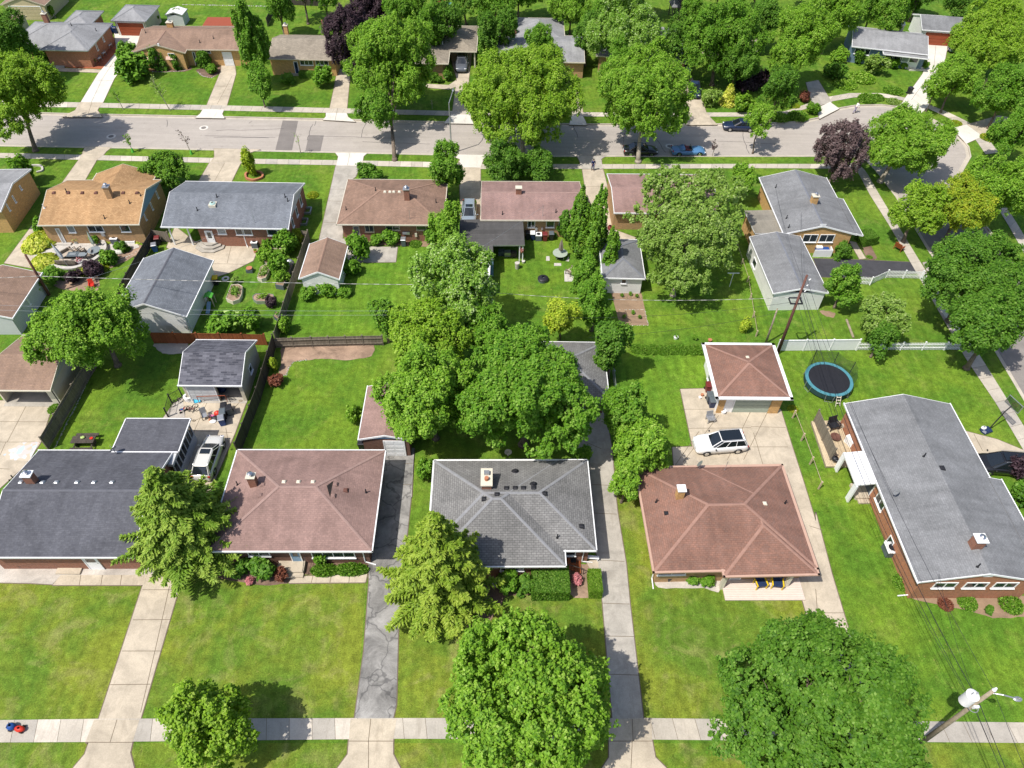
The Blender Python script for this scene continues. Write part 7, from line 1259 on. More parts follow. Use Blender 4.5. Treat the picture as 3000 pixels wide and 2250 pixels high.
sofa('tan cushioned patio sofa left of the fire table', 'y', 800, 780, .95, 1.9); sofa('grey patio sofa along the lower side of the curved wall', 'y', 830, 925, 3.14, 2.2)
r_ = thing('fire_table', 'square grey fire table on the curved patio', 'table', at('y',960,800,.03), .05); add(r_, 'table_top', 'greybin', lambda m_: m_.box(-.6,.6,-.45,.45,.5,.56)); add(r_, 'table_base', 'wood_d', lambda m_: m_.box(-.5,.5,-.36,.36,0,.499)); add(r_, 'glass_lid', 'glass_l', lambda m_: m_.box(-.35,.35,-.2,.2,.561,.58))
r_ = thing('patio_table', 'small blue-topped table beside the recliners', 'table', at('y',1155,800,.03), .1); add(r_, 'table_top', 'glass_l', lambda m_: m_.box(-.45,.45,-.35,.35,.5,.54)); [add(r_, 'leg', 'wood_d', lambda m_: m_.box(sx*.38-.03,sx*.38+.03,sy*.28-.03,sy*.28+.03,0,.499)) for sx in (-1,1) for sy in (-1,1)]
r_ = thing('round_glass_table', 'round glass patio table with closed pale parasol beside the curved wall', 'table', at('y',1400,740,.03)); add(r_, 'table_top', 'glass_l', lambda m_: m_.cyl((0,0,.7),(0,0,.73),.7,.7,22)); add(r_, 'leg', 'metal', lambda m_: m_.cyl((0,0,0),(0,0,.699),.06,.06,8)); 
def parasol(label, t, u, v, h, mat, lean=(0,0), base='black', z=0, w_=.2):
    r_ = thing('closed_parasol', label, 'parasol', at(t, u, v, z)); l = Vector((lean[0], lean[1], h)); add(r_, 'mast', 'metal', lambda m_: m_.tube([Vector((0,0,0)), l], .03, 8)); add(r_, 'canopy', mat, lambda m_: m_.loft([[l*f+Vector((math.cos(a)*rr, math.sin(a)*rr, 0)) for a in [k*math.pi/5 for k in range(10)] for rr in [w_*s_*(1 if int(round(a*5/math.pi)) % 2 else .72)]] for f, s_ in ((.42,.8),(.5,1),(.75,.75),(.99,.1))])); add(r_, 'base', base, lambda m_: m_.cyl((0,0,0),(0,0,.08),.35,.33,18))
parasol('closed pale green parasol at the round glass table', 'y', 1420, 690, 2.6, 'doorg', (-.35,.5), z=.03); parasol('large closed grey cantilever parasol leaning over the patio sofa', 'y', 850, 1000, 3.0, 'sid_g', (-.9,.5), z=.03, w_=.24)
r_ = thing('garden_table', 'round pale green garden table with striped closed parasol on the lawn', 'table', at('q',830,1075)); add(r_, 'table_top', 'doorg', lambda m_: m_.cyl((0,0,.7),(0,0,.74),.85,.85,24)); [add(r_, 'leg', 'metal', lambda m_: m_.cyl((math.cos(a)*.6, math.sin(a)*.6, 0),(math.cos(a)*.4, math.sin(a)*.4,.699),.03,.03,6)) for a in (.7,2.3,3.9,5.5)]
parasol('striped closed parasol standing in the pale green garden table', 'q', 842, 1075, 2.6, 'wood_g', (0,.05), w_=.3)
# trampoline
tc = at('t',1190,830,.85); r_ = thing('trampoline', 'large round trampoline with teal pad and half-fallen net', 'trampoline', (tc.x, tc.y, 0)); R0 = 2.25
add(r_, 'mat', 'black', lambda m_: m_.cyl((0,0,.84),(0,0,.85),R0-.28,R0-.28,40)); add(r_, 'pad', 'teal', lambda m_: m_.loft([[Vector((math.cos(k*math.pi/20)*rr, math.sin(k*math.pi/20)*rr, zz)) for k in range(40)] for rr, zz in ((R0-.3,.86),(R0-.28,.9),(R0,.9),(R0+.03,.84))], cap=False)); add(r_, 'skirt', 'net', lambda m_: m_.loft([[Vector((math.cos(k*math.pi/20)*R0, math.sin(k*math.pi/20)*R0, zz)) for k in range(40)] for zz in (.25,.84)], cap=False))
for k in range(6): a = k*math.pi/3+.3; add(r_, 'leg', 'metal', lambda m_: m_.tube([Vector((math.cos(a-.18)*R0, math.sin(a-.18)*R0, .85)), Vector((math.cos(a-.15)*(R0+.08), math.sin(a-.15)*(R0+.08), .04)), Vector((math.cos(a+.15)*(R0+.08), math.sin(a+.15)*(R0+.08), .04)), Vector((math.cos(a+.18)*R0, math.sin(a+.18)*R0, .85))], .025, 6))
npts = [(2.9,.9),(2.55,1.5),(2.15,2.2),(1.8,1.6),(1.45,1.55),(1.1,1.7),(.7,1.25),(.3,1.8),(.0,1.6),(-.35,.95)]
mt, nt, b = newmat('mesh_net'); b.inputs['Base Color'].default_value = (.015,.03,.03,1); tr_ = N(nt, 'ShaderNodeBsdfTransparent'); ms_ = N(nt, 'ShaderNodeMixShader'); ms_.inputs[0].default_value = .6; nt.links.new(b.outputs[0], ms_.inputs[1]); nt.links.new(tr_.outputs[0], ms_.inputs[2]); nt.links.new(ms_.outputs[0], nt.nodes['Material Output'].inputs[0]); M['meshnet'] = mt
def _net(m_):
    for (a, h1), (b_, h2) in zip(npts, npts[1:]): A_, B_ = [Vector((math.cos(t_)*R0, math.sin(t_)*R0, 0)) for t_ in (a, b_)]; m_.face([A_+Vector((0,0,.88)), B_+Vector((0,0,.88)), B_*1.04+Vector((0,0,.88+h2*.9)), A_*1.04+Vector((0,0,.88+h1*.9))])
add(r_, 'safety_net', 'meshnet', _net)
for a, h_ in ((2.15,2.2),(1.1,1.7),(.3,1.8)): add(r_, 'net_pole', 'black', lambda m_: m_.tube([Vector((math.cos(a)*R0, math.sin(a)*R0, .5)), Vector((math.cos(a)*R0*1.04, math.sin(a)*R0*1.04, .9+h_*.9))], .03, 6))
a = -1.45; add(r_, 'ladder', 'offwhite', lambda m_: [m_.tube([Vector((math.cos(a)*R0+s_, math.sin(a)*R0, .9)), Vector((math.cos(a)*R0+s_, math.sin(a)*R0-.55, 0))], .03, 6) for s_ in (-.2,.2)]+[m_.box(math.cos(a)*R0-.2, math.cos(a)*R0+.2, math.sin(a)*R0-.55*f-.05, math.sin(a)*R0-.55*f+.05, .9-.9*f-.02, .9-.9*f+.02) for f in (.15,.42,.7)])
# basketball hoop
hb = at('B',1480,540); r_ = thing('basketball_hoop', 'portable basketball hoop with clear backboard by the right sidewalk', 'basketball hoop', hb, .35); add(r_, 'base', 'dkblue', lambda m_: m_.loft([[Vector((x*s_, y*s_, z)) for x, y in ((-.45,-.35),(.45,-.35),(.55,0),(.45,.35),(-.45,.35),(-.55,0))] for s_, z in ((1,.02),(1,.18),(.7,.32))])); add(r_, 'weight_bag', 'white', lambda m_: m_.blob((-.25,.2,.38), .28, .2, .12)); add(r_, 'pole', 'black', lambda m_: m_.tube([Vector((.3,0,.25)), Vector((.75,.05,2.5)), Vector((1.25,.1,3.0))], .055, 8))
bd = add(r_, 'backboard', 'meshnet', lambda m_: m_.box(1.35,1.38,-.65,.85,2.75,3.65)); add(r_, 'backboard_frame', 'metal', lambda m_: (m_.box(1.33,1.4,-.68,-.64,2.72,3.68), m_.box(1.33,1.4,.84,.88,2.72,3.68), m_.box(1.33,1.4,-.64,.84,3.64,3.68), m_.box(1.33,1.4,-.64,.84,2.72,2.76))); add(r_, 'rim', 'doorr', lambda m_: m_.tube([Vector((1.65+math.cos(k*.5236)*.23, .1+math.sin(k*.5236)*.23, 3.0)) for k in range(13)], .015, 6)); add(r_, 'net', 'lime', lambda m_: [m_.tube([Vector((1.65+math.cos(k*.5236)*.23, .1+math.sin(k*.5236)*.23, 3.0)), Vector((1.65+math.cos(k*.5236+.3)*.13, .1+math.sin(k*.5236+.3)*.13, 2.55))], .012, 4) for k in range(12)])
# deck and its things
dk = thing('wooden_deck', 'low weathered wooden deck beside the white porch canopy', 'deck', at('v',430,1075)); o_ = at('v',430,1075); poly = [at('v',*q)-o_ for q in ((430,1060),(810,1060),(1000,700),(760,320),(390,320),(190,330))]; add(dk, 'deck_boards', 'deck', lambda m_: m_.prism([(p.x, p.y) for p in poly], .22, .3)); add(dk, 'rim_board', 'pole_g', lambda m_: m_.prism([(p.x*.985, p.y*.99+.04) for p in poly], .0, .219))
fence('leaning board privacy screen on the left side of the wooden deck', [('v',245,300),('v',510,925)], 1.6, mat='wood_g', name='privacy_screen', side=1, z=.3)
r_ = thing('fire_bowl', 'round brown fire bowl on the wooden deck', 'fire bowl', at('v',580,580,.3)); add(r_, 'bowl', 'pole', lambda m_: m_.loft([[Vector((math.cos(k*.3927)*rr, math.sin(k*.3927)*rr, zz)) for k in range(16)] for rr, zz in ((.25,.12),(.45,.3),(.47,.32),(.40,.31),(.2,.2))])); [add(r_, 'leg', 'black', lambda m_: m_.cyl((math.cos(a)*.3, math.sin(a)*.3,0),(math.cos(a)*.3, math.sin(a)*.3,.2),.02,.02,6)) for a in (0,2.1,4.2)]
r_ = thing('storage_chest', 'white storage chest with blue ornament on the deck', 'chest', at('v',880,690,.3), .42); add(r_, 'chest_body', 'white', lambda m_: m_.box(-.45,.45,-.75,.75,0,.7)); add(r_, 'lid', 'white', lambda m_: m_.box(-.48,.48,-.78,.78,.701,.78)); add(r_, 'blue_ornament', 'bluep', lambda m_: m_.box(-.15,.2,-.55,-.2,.781,.83, 0, .6))
r_ = thing('deck_bench', 'tan cushioned bench against the wall on the deck', 'bench', at('v',815,470,.3), .42); add(r_, 'seat', 'tan', lambda m_: m_.box(-.35,.3,-.8,.8,.3,.42)); add(r_, 'base', 'offwhite', lambda m_: m_.box(-.3,.28,-.75,.75,0,.299)); add(r_, 'backrest', 'wood_g', lambda m_: m_.box(.31,.4,-.8,.8,.3,.85))
r_ = thing('kettle_grill', 'black kettle grill at the lower corner of the wooden deck', 'grill', at('v',545,985)); add(r_, 'bowl', 'black', lambda m_: m_.blob((0,0,.75),.3,.3,.26,14,10)); [add(r_, 'leg', 'metal', lambda m_: m_.cyl((math.cos(a)*.3, math.sin(a)*.3,0),(math.cos(a)*.15, math.sin(a)*.15,.6),.018,.018,6)) for a in (0,2.1,4.2)]; add(r_, 'handle', 'metal', lambda m_: m_.box(-.08,.08,-.34,-.3,.85,.88))
# porch deck of the rust-brown house
o_ = at('r',240,780); dk = thing('porch_deck', 'pale board porch deck in front of the rust-brown house', 'deck', o_); poly = [at('r',*q)-o_ for q in ((240,780),(1535,780),(1470,330),(60,330),(90,610),(205,620))]; add(dk, 'deck_boards', 'deckw', lambda m_: [m_.box(min(poly[0].x, poly[0].x), poly[1].x, y_, y_+.13, .12, .2) for y_ in np.arange(0, poly[2].y, .145)]); add(dk, 'deck_base', 'tanfasc', lambda m_: m_.box(.02, poly[1].x-.02, .02, poly[2].y, 0, .119))
r_ = thing('wooden_steps', 'brown wooden steps with railing beside the weathered grey roof', 'steps', at('u',1590,540), 0)
for k in range(4): add(r_, 'tread', 'wood_r', lambda m_: m_.box(-1.15+k*.28, -.9+k*.28, 0, 1.25, .75-k*.2, .79-k*.2))
for Y in (0, 1.25): add(r_, 'handrail', 'wood_d', lambda m_: (m_.tube([Vector((-1.15,Y,1.6)), Vector((.1,Y,.9))], .035, 6), m_.cyl((-1.15,Y,0),(-1.15,Y,1.6),.035,.035,6), m_.cyl((.1,Y,0),(.1,Y,.9),.035,.035,6)))
add(r_, 'landing', 'wood_r', lambda m_: m_.box(-2.3,-1.17,0,1.3,.7,.78))
r_ = thing('porch_glider', 'striped grey porch seat under the step of the grey roof', 'bench', at('u',1350,290,.3)); add(r_, 'seat', 'black', lambda m_: m_.box(-.5,.5,-.3,.3,.35,.42)); add(r_, 'backrest', 'sid_g', lambda m_: m_.box(-.5,.5,.25,.33,.4,.95)); [add(r_, 'leg', 'metal', lambda m_: m_.box(sx*.45-.02,sx*.45+.02,sy*.25-.02,sy*.25+.02,0,.349)) for sx in (-1,1) for sy in (-1,1)]
r_ = thing('white_bench', 'small white bench at the corner of the weathered grey house', 'bench', at('u',1765,260), -.1); add(r_, 'seat', 'white', lambda m_: m_.box(-.6,.6,-.15,.15,.4,.45)); [add(r_, 'leg', 'white', lambda m_: m_.box(sx*.5-.04,sx*.5+.04,-.12,.12,0,.399)) for sx in (-1,1)]
# picnic table
r_ = thing('picnic_table', 'dark picnic table with dishes on the lawn beside the charcoal roof', 'picnic table', at('i',700,975), .02); add(r_, 'table_top', 'wood_d', lambda m_: [m_.box(-1,1,y,y+.15,.72,.76) for y in (-.4,-.24,-.08,.08,.24)]); [add(r_, 'bench', 'wood_d', lambda m_: [m_.box(-1,1,y0,y0+.13,.42,.46), m_.box(-1,1,y0+.15,y0+.28,.42,.46)]) for y0 in (-.95,.67)]; [add(r_, 'leg', 'wood_d', lambda m_: (m_.box(sx*.75-.05,sx*.75+.05,-.85,.85,.34,.42), m_.box(sx*.75-.05,sx*.75+.05,-.3,.3,0,.34), m_.box(sx*.75-.05,sx*.75+.05,-.1,.1,.42,.719))) for sx in (-1,1)]
o2 = at('i',740,925,.76); tag(add(None, 'red_dish', 'red', lambda m_: m_.cyl((o2.x,o2.y,.762),(o2.x,o2.y,.82),.12,.15,12)), 'red dish on the dark picnic table', 'dish'); o2 = at('i',672,920,.76); tag(add(None, 'potted_plant', 'hosta' if 'hosta' in M else 'lime', lambda m_: m_.blob((o2.x,o2.y,.85),.2,.16,.1,10,6,0,-1,.1)), 'small green plant on the left of the picnic table', 'plant')
# raised beds in the vegetable garden
def bed(label, t, pts, h, plants, soil='soil', rim='greybin', name='raised_bed'):
    P = [at(t, *q) for q in pts]; c = sum(P, Vector())/len(P); r_ = thing(name, label, 'raised bed', c); q = [(p.x-c.x, p.y-c.y) for p in P]; m_ = MB(); m_.prism(q, 0, h-.06); m_.build('soil', soil, r_); m_ = MB()
    for (ax, ay), (bx_, by) in zip(q, q[1:]+q[:1]): 
        k = 1.04; m_.face([Vector((ax*k,ay*k,0)), Vector((bx_*k,by*k,0)), Vector((bx_*k,by*k,h)), Vector((ax*k,ay*k,h))]); m_.face([Vector((ax*k,ay*k,h)), Vector((bx_*k,by*k,h)), Vector((bx_,by,h)), Vector((ax,ay,h))]); m_.face([Vector((bx_,by,h-.06)), Vector((ax,ay,h-.06)), Vector((ax,ay,h)), Vector((bx_,by,h))])
    m_.build('rim_wall', rim, r_)
    for mt_, n, sz in plants:
        X = np.array(q); w_ = RG.dirichlet(np.ones(len(q)), n); pos = np.repeat(w_ @ X, 8, 0); P3 = np.column_stack([pos+RG.normal(size=pos.shape)*.1, h+RG.random(len(pos))*sz]); me = leafmesh('plants', P3, RG.normal(size=P3.shape)+[0,0,1], .13*RG.uniform(.6,1.3,len(P3)), RG.random(len(P3)), mt_); o = bpy.data.objects.new('plants', me); COL.objects.link(o); o.parent = r_
    return r_
bed('oval raised bed with straw and cabbages beside the grey garage', 'w', [(520,1190),(610,1230),(700,1200),(735,1130),(745,1020),(690,990),(590,1000),(560,1080)], .5, [('wisp',30,.3),('mid',16,.4)], 'mulch', 'offwhite'); bed('low oval raised bed with straw and purple-leaved shrub', 'w', [(900,1190),(950,1225),(1130,1225),(1190,1180),(1180,1130),(1100,1115),(940,1120),(900,1150)], .45, [('bright',18,.3)], 'mulch', 'metal')
bed('narrow oval raised bed with straw in the middle of the vegetable garden', 'w', [(960,890),(1020,910),(1080,890),(1125,800),(1130,720),(1090,700),(1010,740)], .5, [('wisp',30,.35),('mid',12,.3)], 'mulch', 'offwhite'); bed('raised bed overflowing with leafy plants by the slate-roofed house', 'w', [(1070,690),(1150,700),(1180,640),(1160,590),(1050,600)], .6, [('bright',60,.6)], 'soil', 'metal')
bed('long dark raised bed with tall vegetables beside the fence', 'w', [(1220,1000),(1330,1020),(1470,720),(1400,690),(1300,820)], .6, [('mid',110,.7)], 'soil', 'greybin'); bed('small corner raised bed next to the board fence', 'w', [(1190,1440),(1250,1480),(1290,1400),(1220,1380)], .5, [('mid',3,.1)], 'soil', 'greybin')
bd_ = bed('raised bed covered with lime green cloth near the red-stained fence', 'w', [(420,1440),(480,1480),(650,1490),(720,1440),(710,1390),(440,1390)], .45, [], 'soil', 'greybin'); add(bd_, 'cover_cloth', 'lime', lambda m_: m_.blob((0,.15,.45),1.35,.55,.45,16,8,0,0,.04))
shrub('purple-leaved shrub at the right end of the low oval raised bed', 'w', 1170, 1250, .65, 'purple', 'loose', 1.4); tag(add(None, 'grey_net_cover', 'metal', lambda m_: [m_.blob(at('w',1405,640,.5),.55,.45,.5,14,8,0,-.5,.05)]), 'grey netting bundle draped over the vegetables by the fence', 'netting')
r_ = thing('stone_planter', 'square grey planter with round terracotta bowl on the vegetable lawn', 'planter', at('w',845,760)); add(r_, 'planter_box', 'greybin', lambda m_: m_.box(-.35,.35,-.3,.3,0,.4)); add(r_, 'bowl', 'terra', lambda m_: m_.cyl((0,0,.401),(0,0,.55),.28,.34,16))
tag(add(None, 'stepping_ring', 'rocks', lambda m_: m_.loft([[at('w',493,865)+Vector((math.cos(k*.5236)*rr, math.sin(k*.5236)*rr, zz)) for k in range(12)] for rr, zz in ((.42,.03),(.42,.07),(.2,.07),(.2,.03))], cap=False)), 'pale stone ring lying on the shaded lawn beside the grey garage', 'stone ring')
r_ = thing('octagonal_steps', 'three-tiered octagonal concrete steps at the slate-roofed house back door', 'steps', at('w',285,400)); [add(r_, 'step', 'conc_g', lambda m_: m_.prism([(math.cos(k*math.pi/4+.39)*rr, math.sin(k*math.pi/4+.39)*rr*.8+dy) for k in range(8)], z0, z1)) for rr, z0, z1, dy in ((1.75,0,.18,0),(1.35,.181,.36,.15),(.95,.361,.54,.3))]
tag(add(None, 'window_well_cover', ['conc','greybin'], lambda m_: (m_.box(*sum([[at('w',1215,385).x+s_*.95 for s_ in (-1,1)], [at('w',1215,385).y+s_*.75 for s_ in (-1,1)]], []), 0, .12), m_.box(at('w',1215,385).x-.6, at('w',1215,385).x+.6, at('w',1215,385).y-.4, at('w',1215,385).y+.45, .121, .14, 1))), 'window well with dark grid cover beneath the slate-roofed house', 'window well')
r_ = thing('toy_house_slide', 'small toy climber with green roof beside the grey garage wall', 'toy climber', at('w',280,1260)); add(r_, 'roof', 'green', lambda m_: m_.loft([[Vector((x,y,z)) for x, z in ((-.45,1.25),(0,1.5),(.45,1.25),(.45,1.2),(0,1.44),(-.45,1.2))] for y in (-.05,.75)])); add(r_, 'slide', 'blue', lambda m_: m_.loft([[Vector((x,y,z)) for x in (-.2,.2)]+[Vector((x,y,z-.05)) for x in (.2,-.2)] for y, z in ((.0,.7),(-.7,.25),(-1.2,.12))])); [add(r_, 'post', 'tan', lambda m_: m_.cyl((sx*.4,y,0),(sx*.4,y,1.22),.06,.06,8)) for sx in (-1,1) for y in (0,.7)]
tag(add(None, 'toy_slide', 'blue', lambda m_: m_.blob(at('w',250,1080,.3),.4,.4,.35,12,6,0,-.5)), 'brown and blue play shell behind the toy climber', 'toy')
# small things on patios and lawns
def pot(label, t, u, v, r=.22, h=.3, mat='terra', leaf='mid', lr=.25, z=0, name='flower_pot'):
    r_ = thing(name, label, 'flower pot', at(t, u, v, z)); add(r_, 'pot', mat, lambda m_: m_.cyl((0,0,0),(0,0,h),r*.75,r,14))
    if leaf: P = RG.normal(size=(60,3))*lr*.45+[0,0,h+lr*.4]; o = bpy.data.objects.new('flowers', leafmesh('flowers', P, RG.normal(size=P.shape)+[0,0,.8], .1*RG.uniform(.6,1.3,60), RG.random(60), leaf)); COL.objects.link(o); o.parent = r_
for a in [('pot with pink flowers at the tan house back steps','y',935,420,.2,.3,'white','pinkf',.3),('white pot standing on the back lawn','g',1602,1500,.25,.3,'white','mid',.2),('terracotta pot on the back lawn right of the white pot','g',1878,1520,.22,.25,'terra',None,.1),('pink flower pot on the curved patio floor','y',1085,920,.3,.4,'sid_g','pinkf',.4),('grey pot with leaves at the tan house wall','y',1000,500,.25,.3,'metal','wisp',.4),('terracotta pot at the edge of the concrete patio','w',925,490,.22,.3,'terra','orange',.15),
          ('hanging pink flower basket at the carport post','q',62,960,.2,.3,'terra','pinkf',.35,1.4),('stack of stone planters on the lawn beside the carport','g',318,930,.28,.8,'stone',None,.2),('small pale round stone ball on the lawn','g',368,885,.2,.3,'rocks',None,.1),('dark round tub in the front gravel','m',150,345,.35,.35,'black',None,.1),('black dome pot in the rust house gravel bed','o',1235,440,.25,.5,'black',None,.1),('red pot at the bins by the rust hip garage','k',1815,580,.15,.25,'terra',None,.1),
          ('white ball beside the sage garage door','k',1985,720,.25,.35,'white',None,.1),('white bucket near the maroon bin','k',1797,600,.15,.2,'white',None,.1),('pot with yellow plant in the vegetable garden corner','f',330,1330,.2,.25,'terra','olive',.25)]: pot(*a)
for lb, t, u, v, z in [('white ring-shaped bird bath on the dark front mulch','n',1662,480,.6),('left white ring planter in the shaded back bed','k',245,1062,.5),('right white ring planter in the shaded back bed','k',495,1062,.5)]:
    B = at(t,u,v); r_ = thing('bird_bath', lb, 'bird bath', B, 0, 'white ring planters' if t == 'k' else None); add(r_, 'bowl_ring', 'offwhite', lambda m_: m_.loft([[Vector((math.cos(k*.3927)*rr, math.sin(k*.3927)*rr, zz)) for k in range(16)] for rr, zz in ((.1,z-.08),(.3,z),(.33,z),(.26,z-.02))], cap=False)); add(r_, 'pedestal', 'offwhite', lambda m_: m_.cyl((0,0,0),(0,0,z-.07),.1,.06,10))
B = at('q',490,1530); r_ = thing('covered_fire_pit', 'round fire pit with black domed cover on the lawn', 'fire pit', B); add(r_, 'cover', 'black', lambda m_: m_.blob((0,0,.28),.62,.62,.22,20,6,0,0)); add(r_, 'ring', 'greybin', lambda m_: m_.cyl((0,0,0),(0,0,.279),.58,.6,20))
for lb, pts in [('stone slab under the slatted lounge chair',[(920,1340),(1110,1340),(1110,1555),(925,1555)]),('two pale stepping stones left of the garden table',[(555,1045),(620,1045),(625,1135),(550,1135)]),('rectangular stone step below the garden table',[(715,1185),(855,1185),(860,1240),(712,1240)]),('stone slab beside the garden table shadow',[(1010,1050),(1020,1150),(945,1140)])]:
    m_ = MB(); m_.prism([at('q',*q).xy for q in pts], .0, .035); tag(m_.build('stone_slab', 'stone'), lb, 'stone slab')
o_ = at('g',1350,1290)
for k in range(6): P = at('g', 1180+k*30, 1180); tag(add(None, 'plant_stake', 'pole_g', lambda m_: m_.cyl(P, P+Vector((0,0,.9)), .015, .015, 5)), ORD[k]+' thin plant stake from the left behind the small white garage', 'plant stake', 'stakes in the vegetable patch')
for k, (u, v) in enumerate([(1170,1160),(1230,1150),(1290,1165),(1180,1330),(1250,1300),(1310,1340)]): shrub(['upper left','upper middle','upper right','lower left','lower middle','lower right'][k]+' vegetable seedling in the soil behind the small white garage', 'g', u, v, .25, 'mid', 'loose', 1.2, name='vegetable_plant', cat='plant', group='seedlings in the soil patch')
# cluttered patio
def bike(label, t, u, v, rot, fm, lying=True):
    r_ = thing('bicycle', label, 'bicycle', at(t, u, v, .05), rot); rx = R(85) if lying else 0; r_.rotation_euler = (rx, 0, rot)
    for x in (-.4, .4): wh = add(r_, 'wheel', 'tyre', lambda m_: m_.tube([Vector((x+math.cos(k*.5236)*.26, 0, .26+math.sin(k*.5236)*.26)) for k in range(13)], .022, 6)); add(wh, 'spokes', 'metal', lambda m_: [m_.cyl((x,0,.26),(x+math.cos(k)*.25,0,.26+math.sin(k)*.25),.005,.005,4) for k in range(6)])
    add(r_, 'frame', fm, lambda m_: (m_.tube([Vector((-.4,0,.26)),Vector((-.05,0,.3)),Vector((.25,0,.6)),Vector((-.15,0,.6)),Vector((-.05,0,.3))],.02,6), m_.tube([Vector((-.4,0,.26)),Vector((-.15,0,.6))],.015,6), m_.tube([Vector((.4,0,.26)),Vector((.25,0,.6)),Vector((.22,0,.75))],.018,6))); add(r_, 'saddle', 'black', lambda m_: m_.blob((-.18,0,.68),.12,.06,.03,8,4)); add(r_, 'handlebar', 'black', lambda m_: m_.tube([Vector((.18,-.25,.78)),Vector((.22,0,.76)),Vector((.18,.25,.78))],.015,6))
bike('small bicycle with reddish wheels lying on the patio', 'x', 680, 460, .3, 'maroon'); bike('dark bicycle lying right beside the reddish one', 'x', 755, 490, -.2, 'black'); bike('dark bicycle leaning in the gravel corner behind the iron railing', 'x', 420, 440, .8, 'black', False)
r_ = thing('toy_climber', 'small blue and orange toy tricycle at the gravel edge', 'tricycle', at('x',545,590), .4); add(r_, 'frame', 'red', lambda m_: m_.tube([Vector((-.25,0,.2)),Vector((.1,0,.35)),Vector((.25,0,.5))],.03,6)); add(r_, 'seat', 'bluep', lambda m_: m_.blob((-.1,0,.35),.16,.12,.05)); [add(r_, 'wheel', 'tyre', lambda m_: m_.cyl((x,y-.03,.13),(x,y+.03,.13),.13,.13,12)) for x, y in ((.28,0),(-.25,.18),(-.25,-.18))]
def goal(label, t, u, v, rot, w_, fm):
    r_ = thing('toy_goal', label, 'goal', at(t,u,v), rot); add(r_, 'goal_frame', fm, lambda m_: (m_.tube([Vector((-w_/2,0,0)),Vector((-w_/2,0,1)),Vector((w_/2,0,1)),Vector((w_/2,0,0))],.03,6), m_.tube([Vector((-w_/2,0,.98)),Vector((-w_/2,.7,0)),Vector((w_/2,.7,0)),Vector((w_/2,0,.98))],.02,6))); add(r_, 'net', 'meshnet', lambda m_: m_.face([(-w_/2,.02,.97),(w_/2,.02,.97),(w_/2,.7,.02),(-w_/2,.7,.02)]))
goal('wide toy goal with white net in front of the open garage bay', 'x', 1150, 420, .05, 2.6, 'doorr'); goal('small dark toy goal beside the wide one', 'x', 1400, 400, -.15, .9, 'black')
r_ = thing('toy_slide', 'bright cyan plastic slide leaning at the garage door', 'toy slide', at('x',820,340), .3); add(r_, 'chute', 'cyan', lambda m_: m_.loft([[Vector((x,y,z)) for x, z in ((-.3,zz+.12),(-.25,zz),(.25,zz),(.3,zz+.12),(.27,zz-.04),(-.27,zz-.04))] for y, zz in ((.5,.75),(.1,.5),(-.3,.2),(-.55,.12))])); add(r_, 'side_panel', 'blue', lambda m_: m_.box(.35,.75,-.2,.3,0,.55))
r_ = thing('pottery_wheel', 'white round drum with dark hole at the left garage corner', 'drum', at('x',645,340)); add(r_, 'drum_body', 'white', lambda m_: m_.cyl((0,0,0),(0,0,.45),.4,.42,20)); add(r_, 'drum_opening', 'black', lambda m_: m_.cyl((0,0,.451),(0,0,.46),.2,.2,16))
for lb, u, v, mt_, r1, r2, hh in [('red round toy car beside the bins',1240,660,'red',.35,.28,.28),('white crumpled sheet on the patio',1140,800,'white',.32,.25,.1),('orange ball near the folding chair',1085,770,'terra',.16,.16,.16),('white toy figure beside the folding chair',1050,700,'white',.18,.16,.25),('pink and white plastic toys next to the red toy',1130,700,'pinkcloth',.25,.15,.15),('dark cushion lying between the toys and the bins',1180,740,'black',.38,.25,.16)]:
    B = at('x',u,v); tag(add(None, 'toy', {'pinkcloth':'pink'}.get(mt_, mt_), lambda m_: m_.blob((B.x,B.y,hh*.8),r1,r2,hh,10,6,0,-.7,.06), True), lb, 'toy')
for lb, a, b_ in [('long-handled rake lying towards the right fence',(1530,560),(1690,375)),('long-handled tool lying towards the folding chair',(740,775),(915,715))]: A_, B_ = at('x',*a,.06), at('x',*b_,.06); tag(add(None, 'garden_tool', 'pole_g', lambda m_: (m_.tube([A_, B_], .02, 6), m_.blob(A_ if a[0] < 1000 else B_, .22, .14, .05))), lb, 'garden tool')
B = at('c1',70,830); tag(add(None, 'door_mat', 'black', lambda m_: m_.prism([at('c1',*q).xy for q in ((0,870),(90,880),(130,770),(30,770))], .04, .06)), 'dark door mat beside the sunroom wall', 'door mat')
tag(add(None, 'cushion_stack', 'dkblue', lambda m_: m_.blob(at('U' if 'U' in TL else 'i',1795,520,.5),.4,.4,.5,10,6,0,-.9,.05)), 'dark tyres and tubs inside the open garage bay', 'tyre stack')
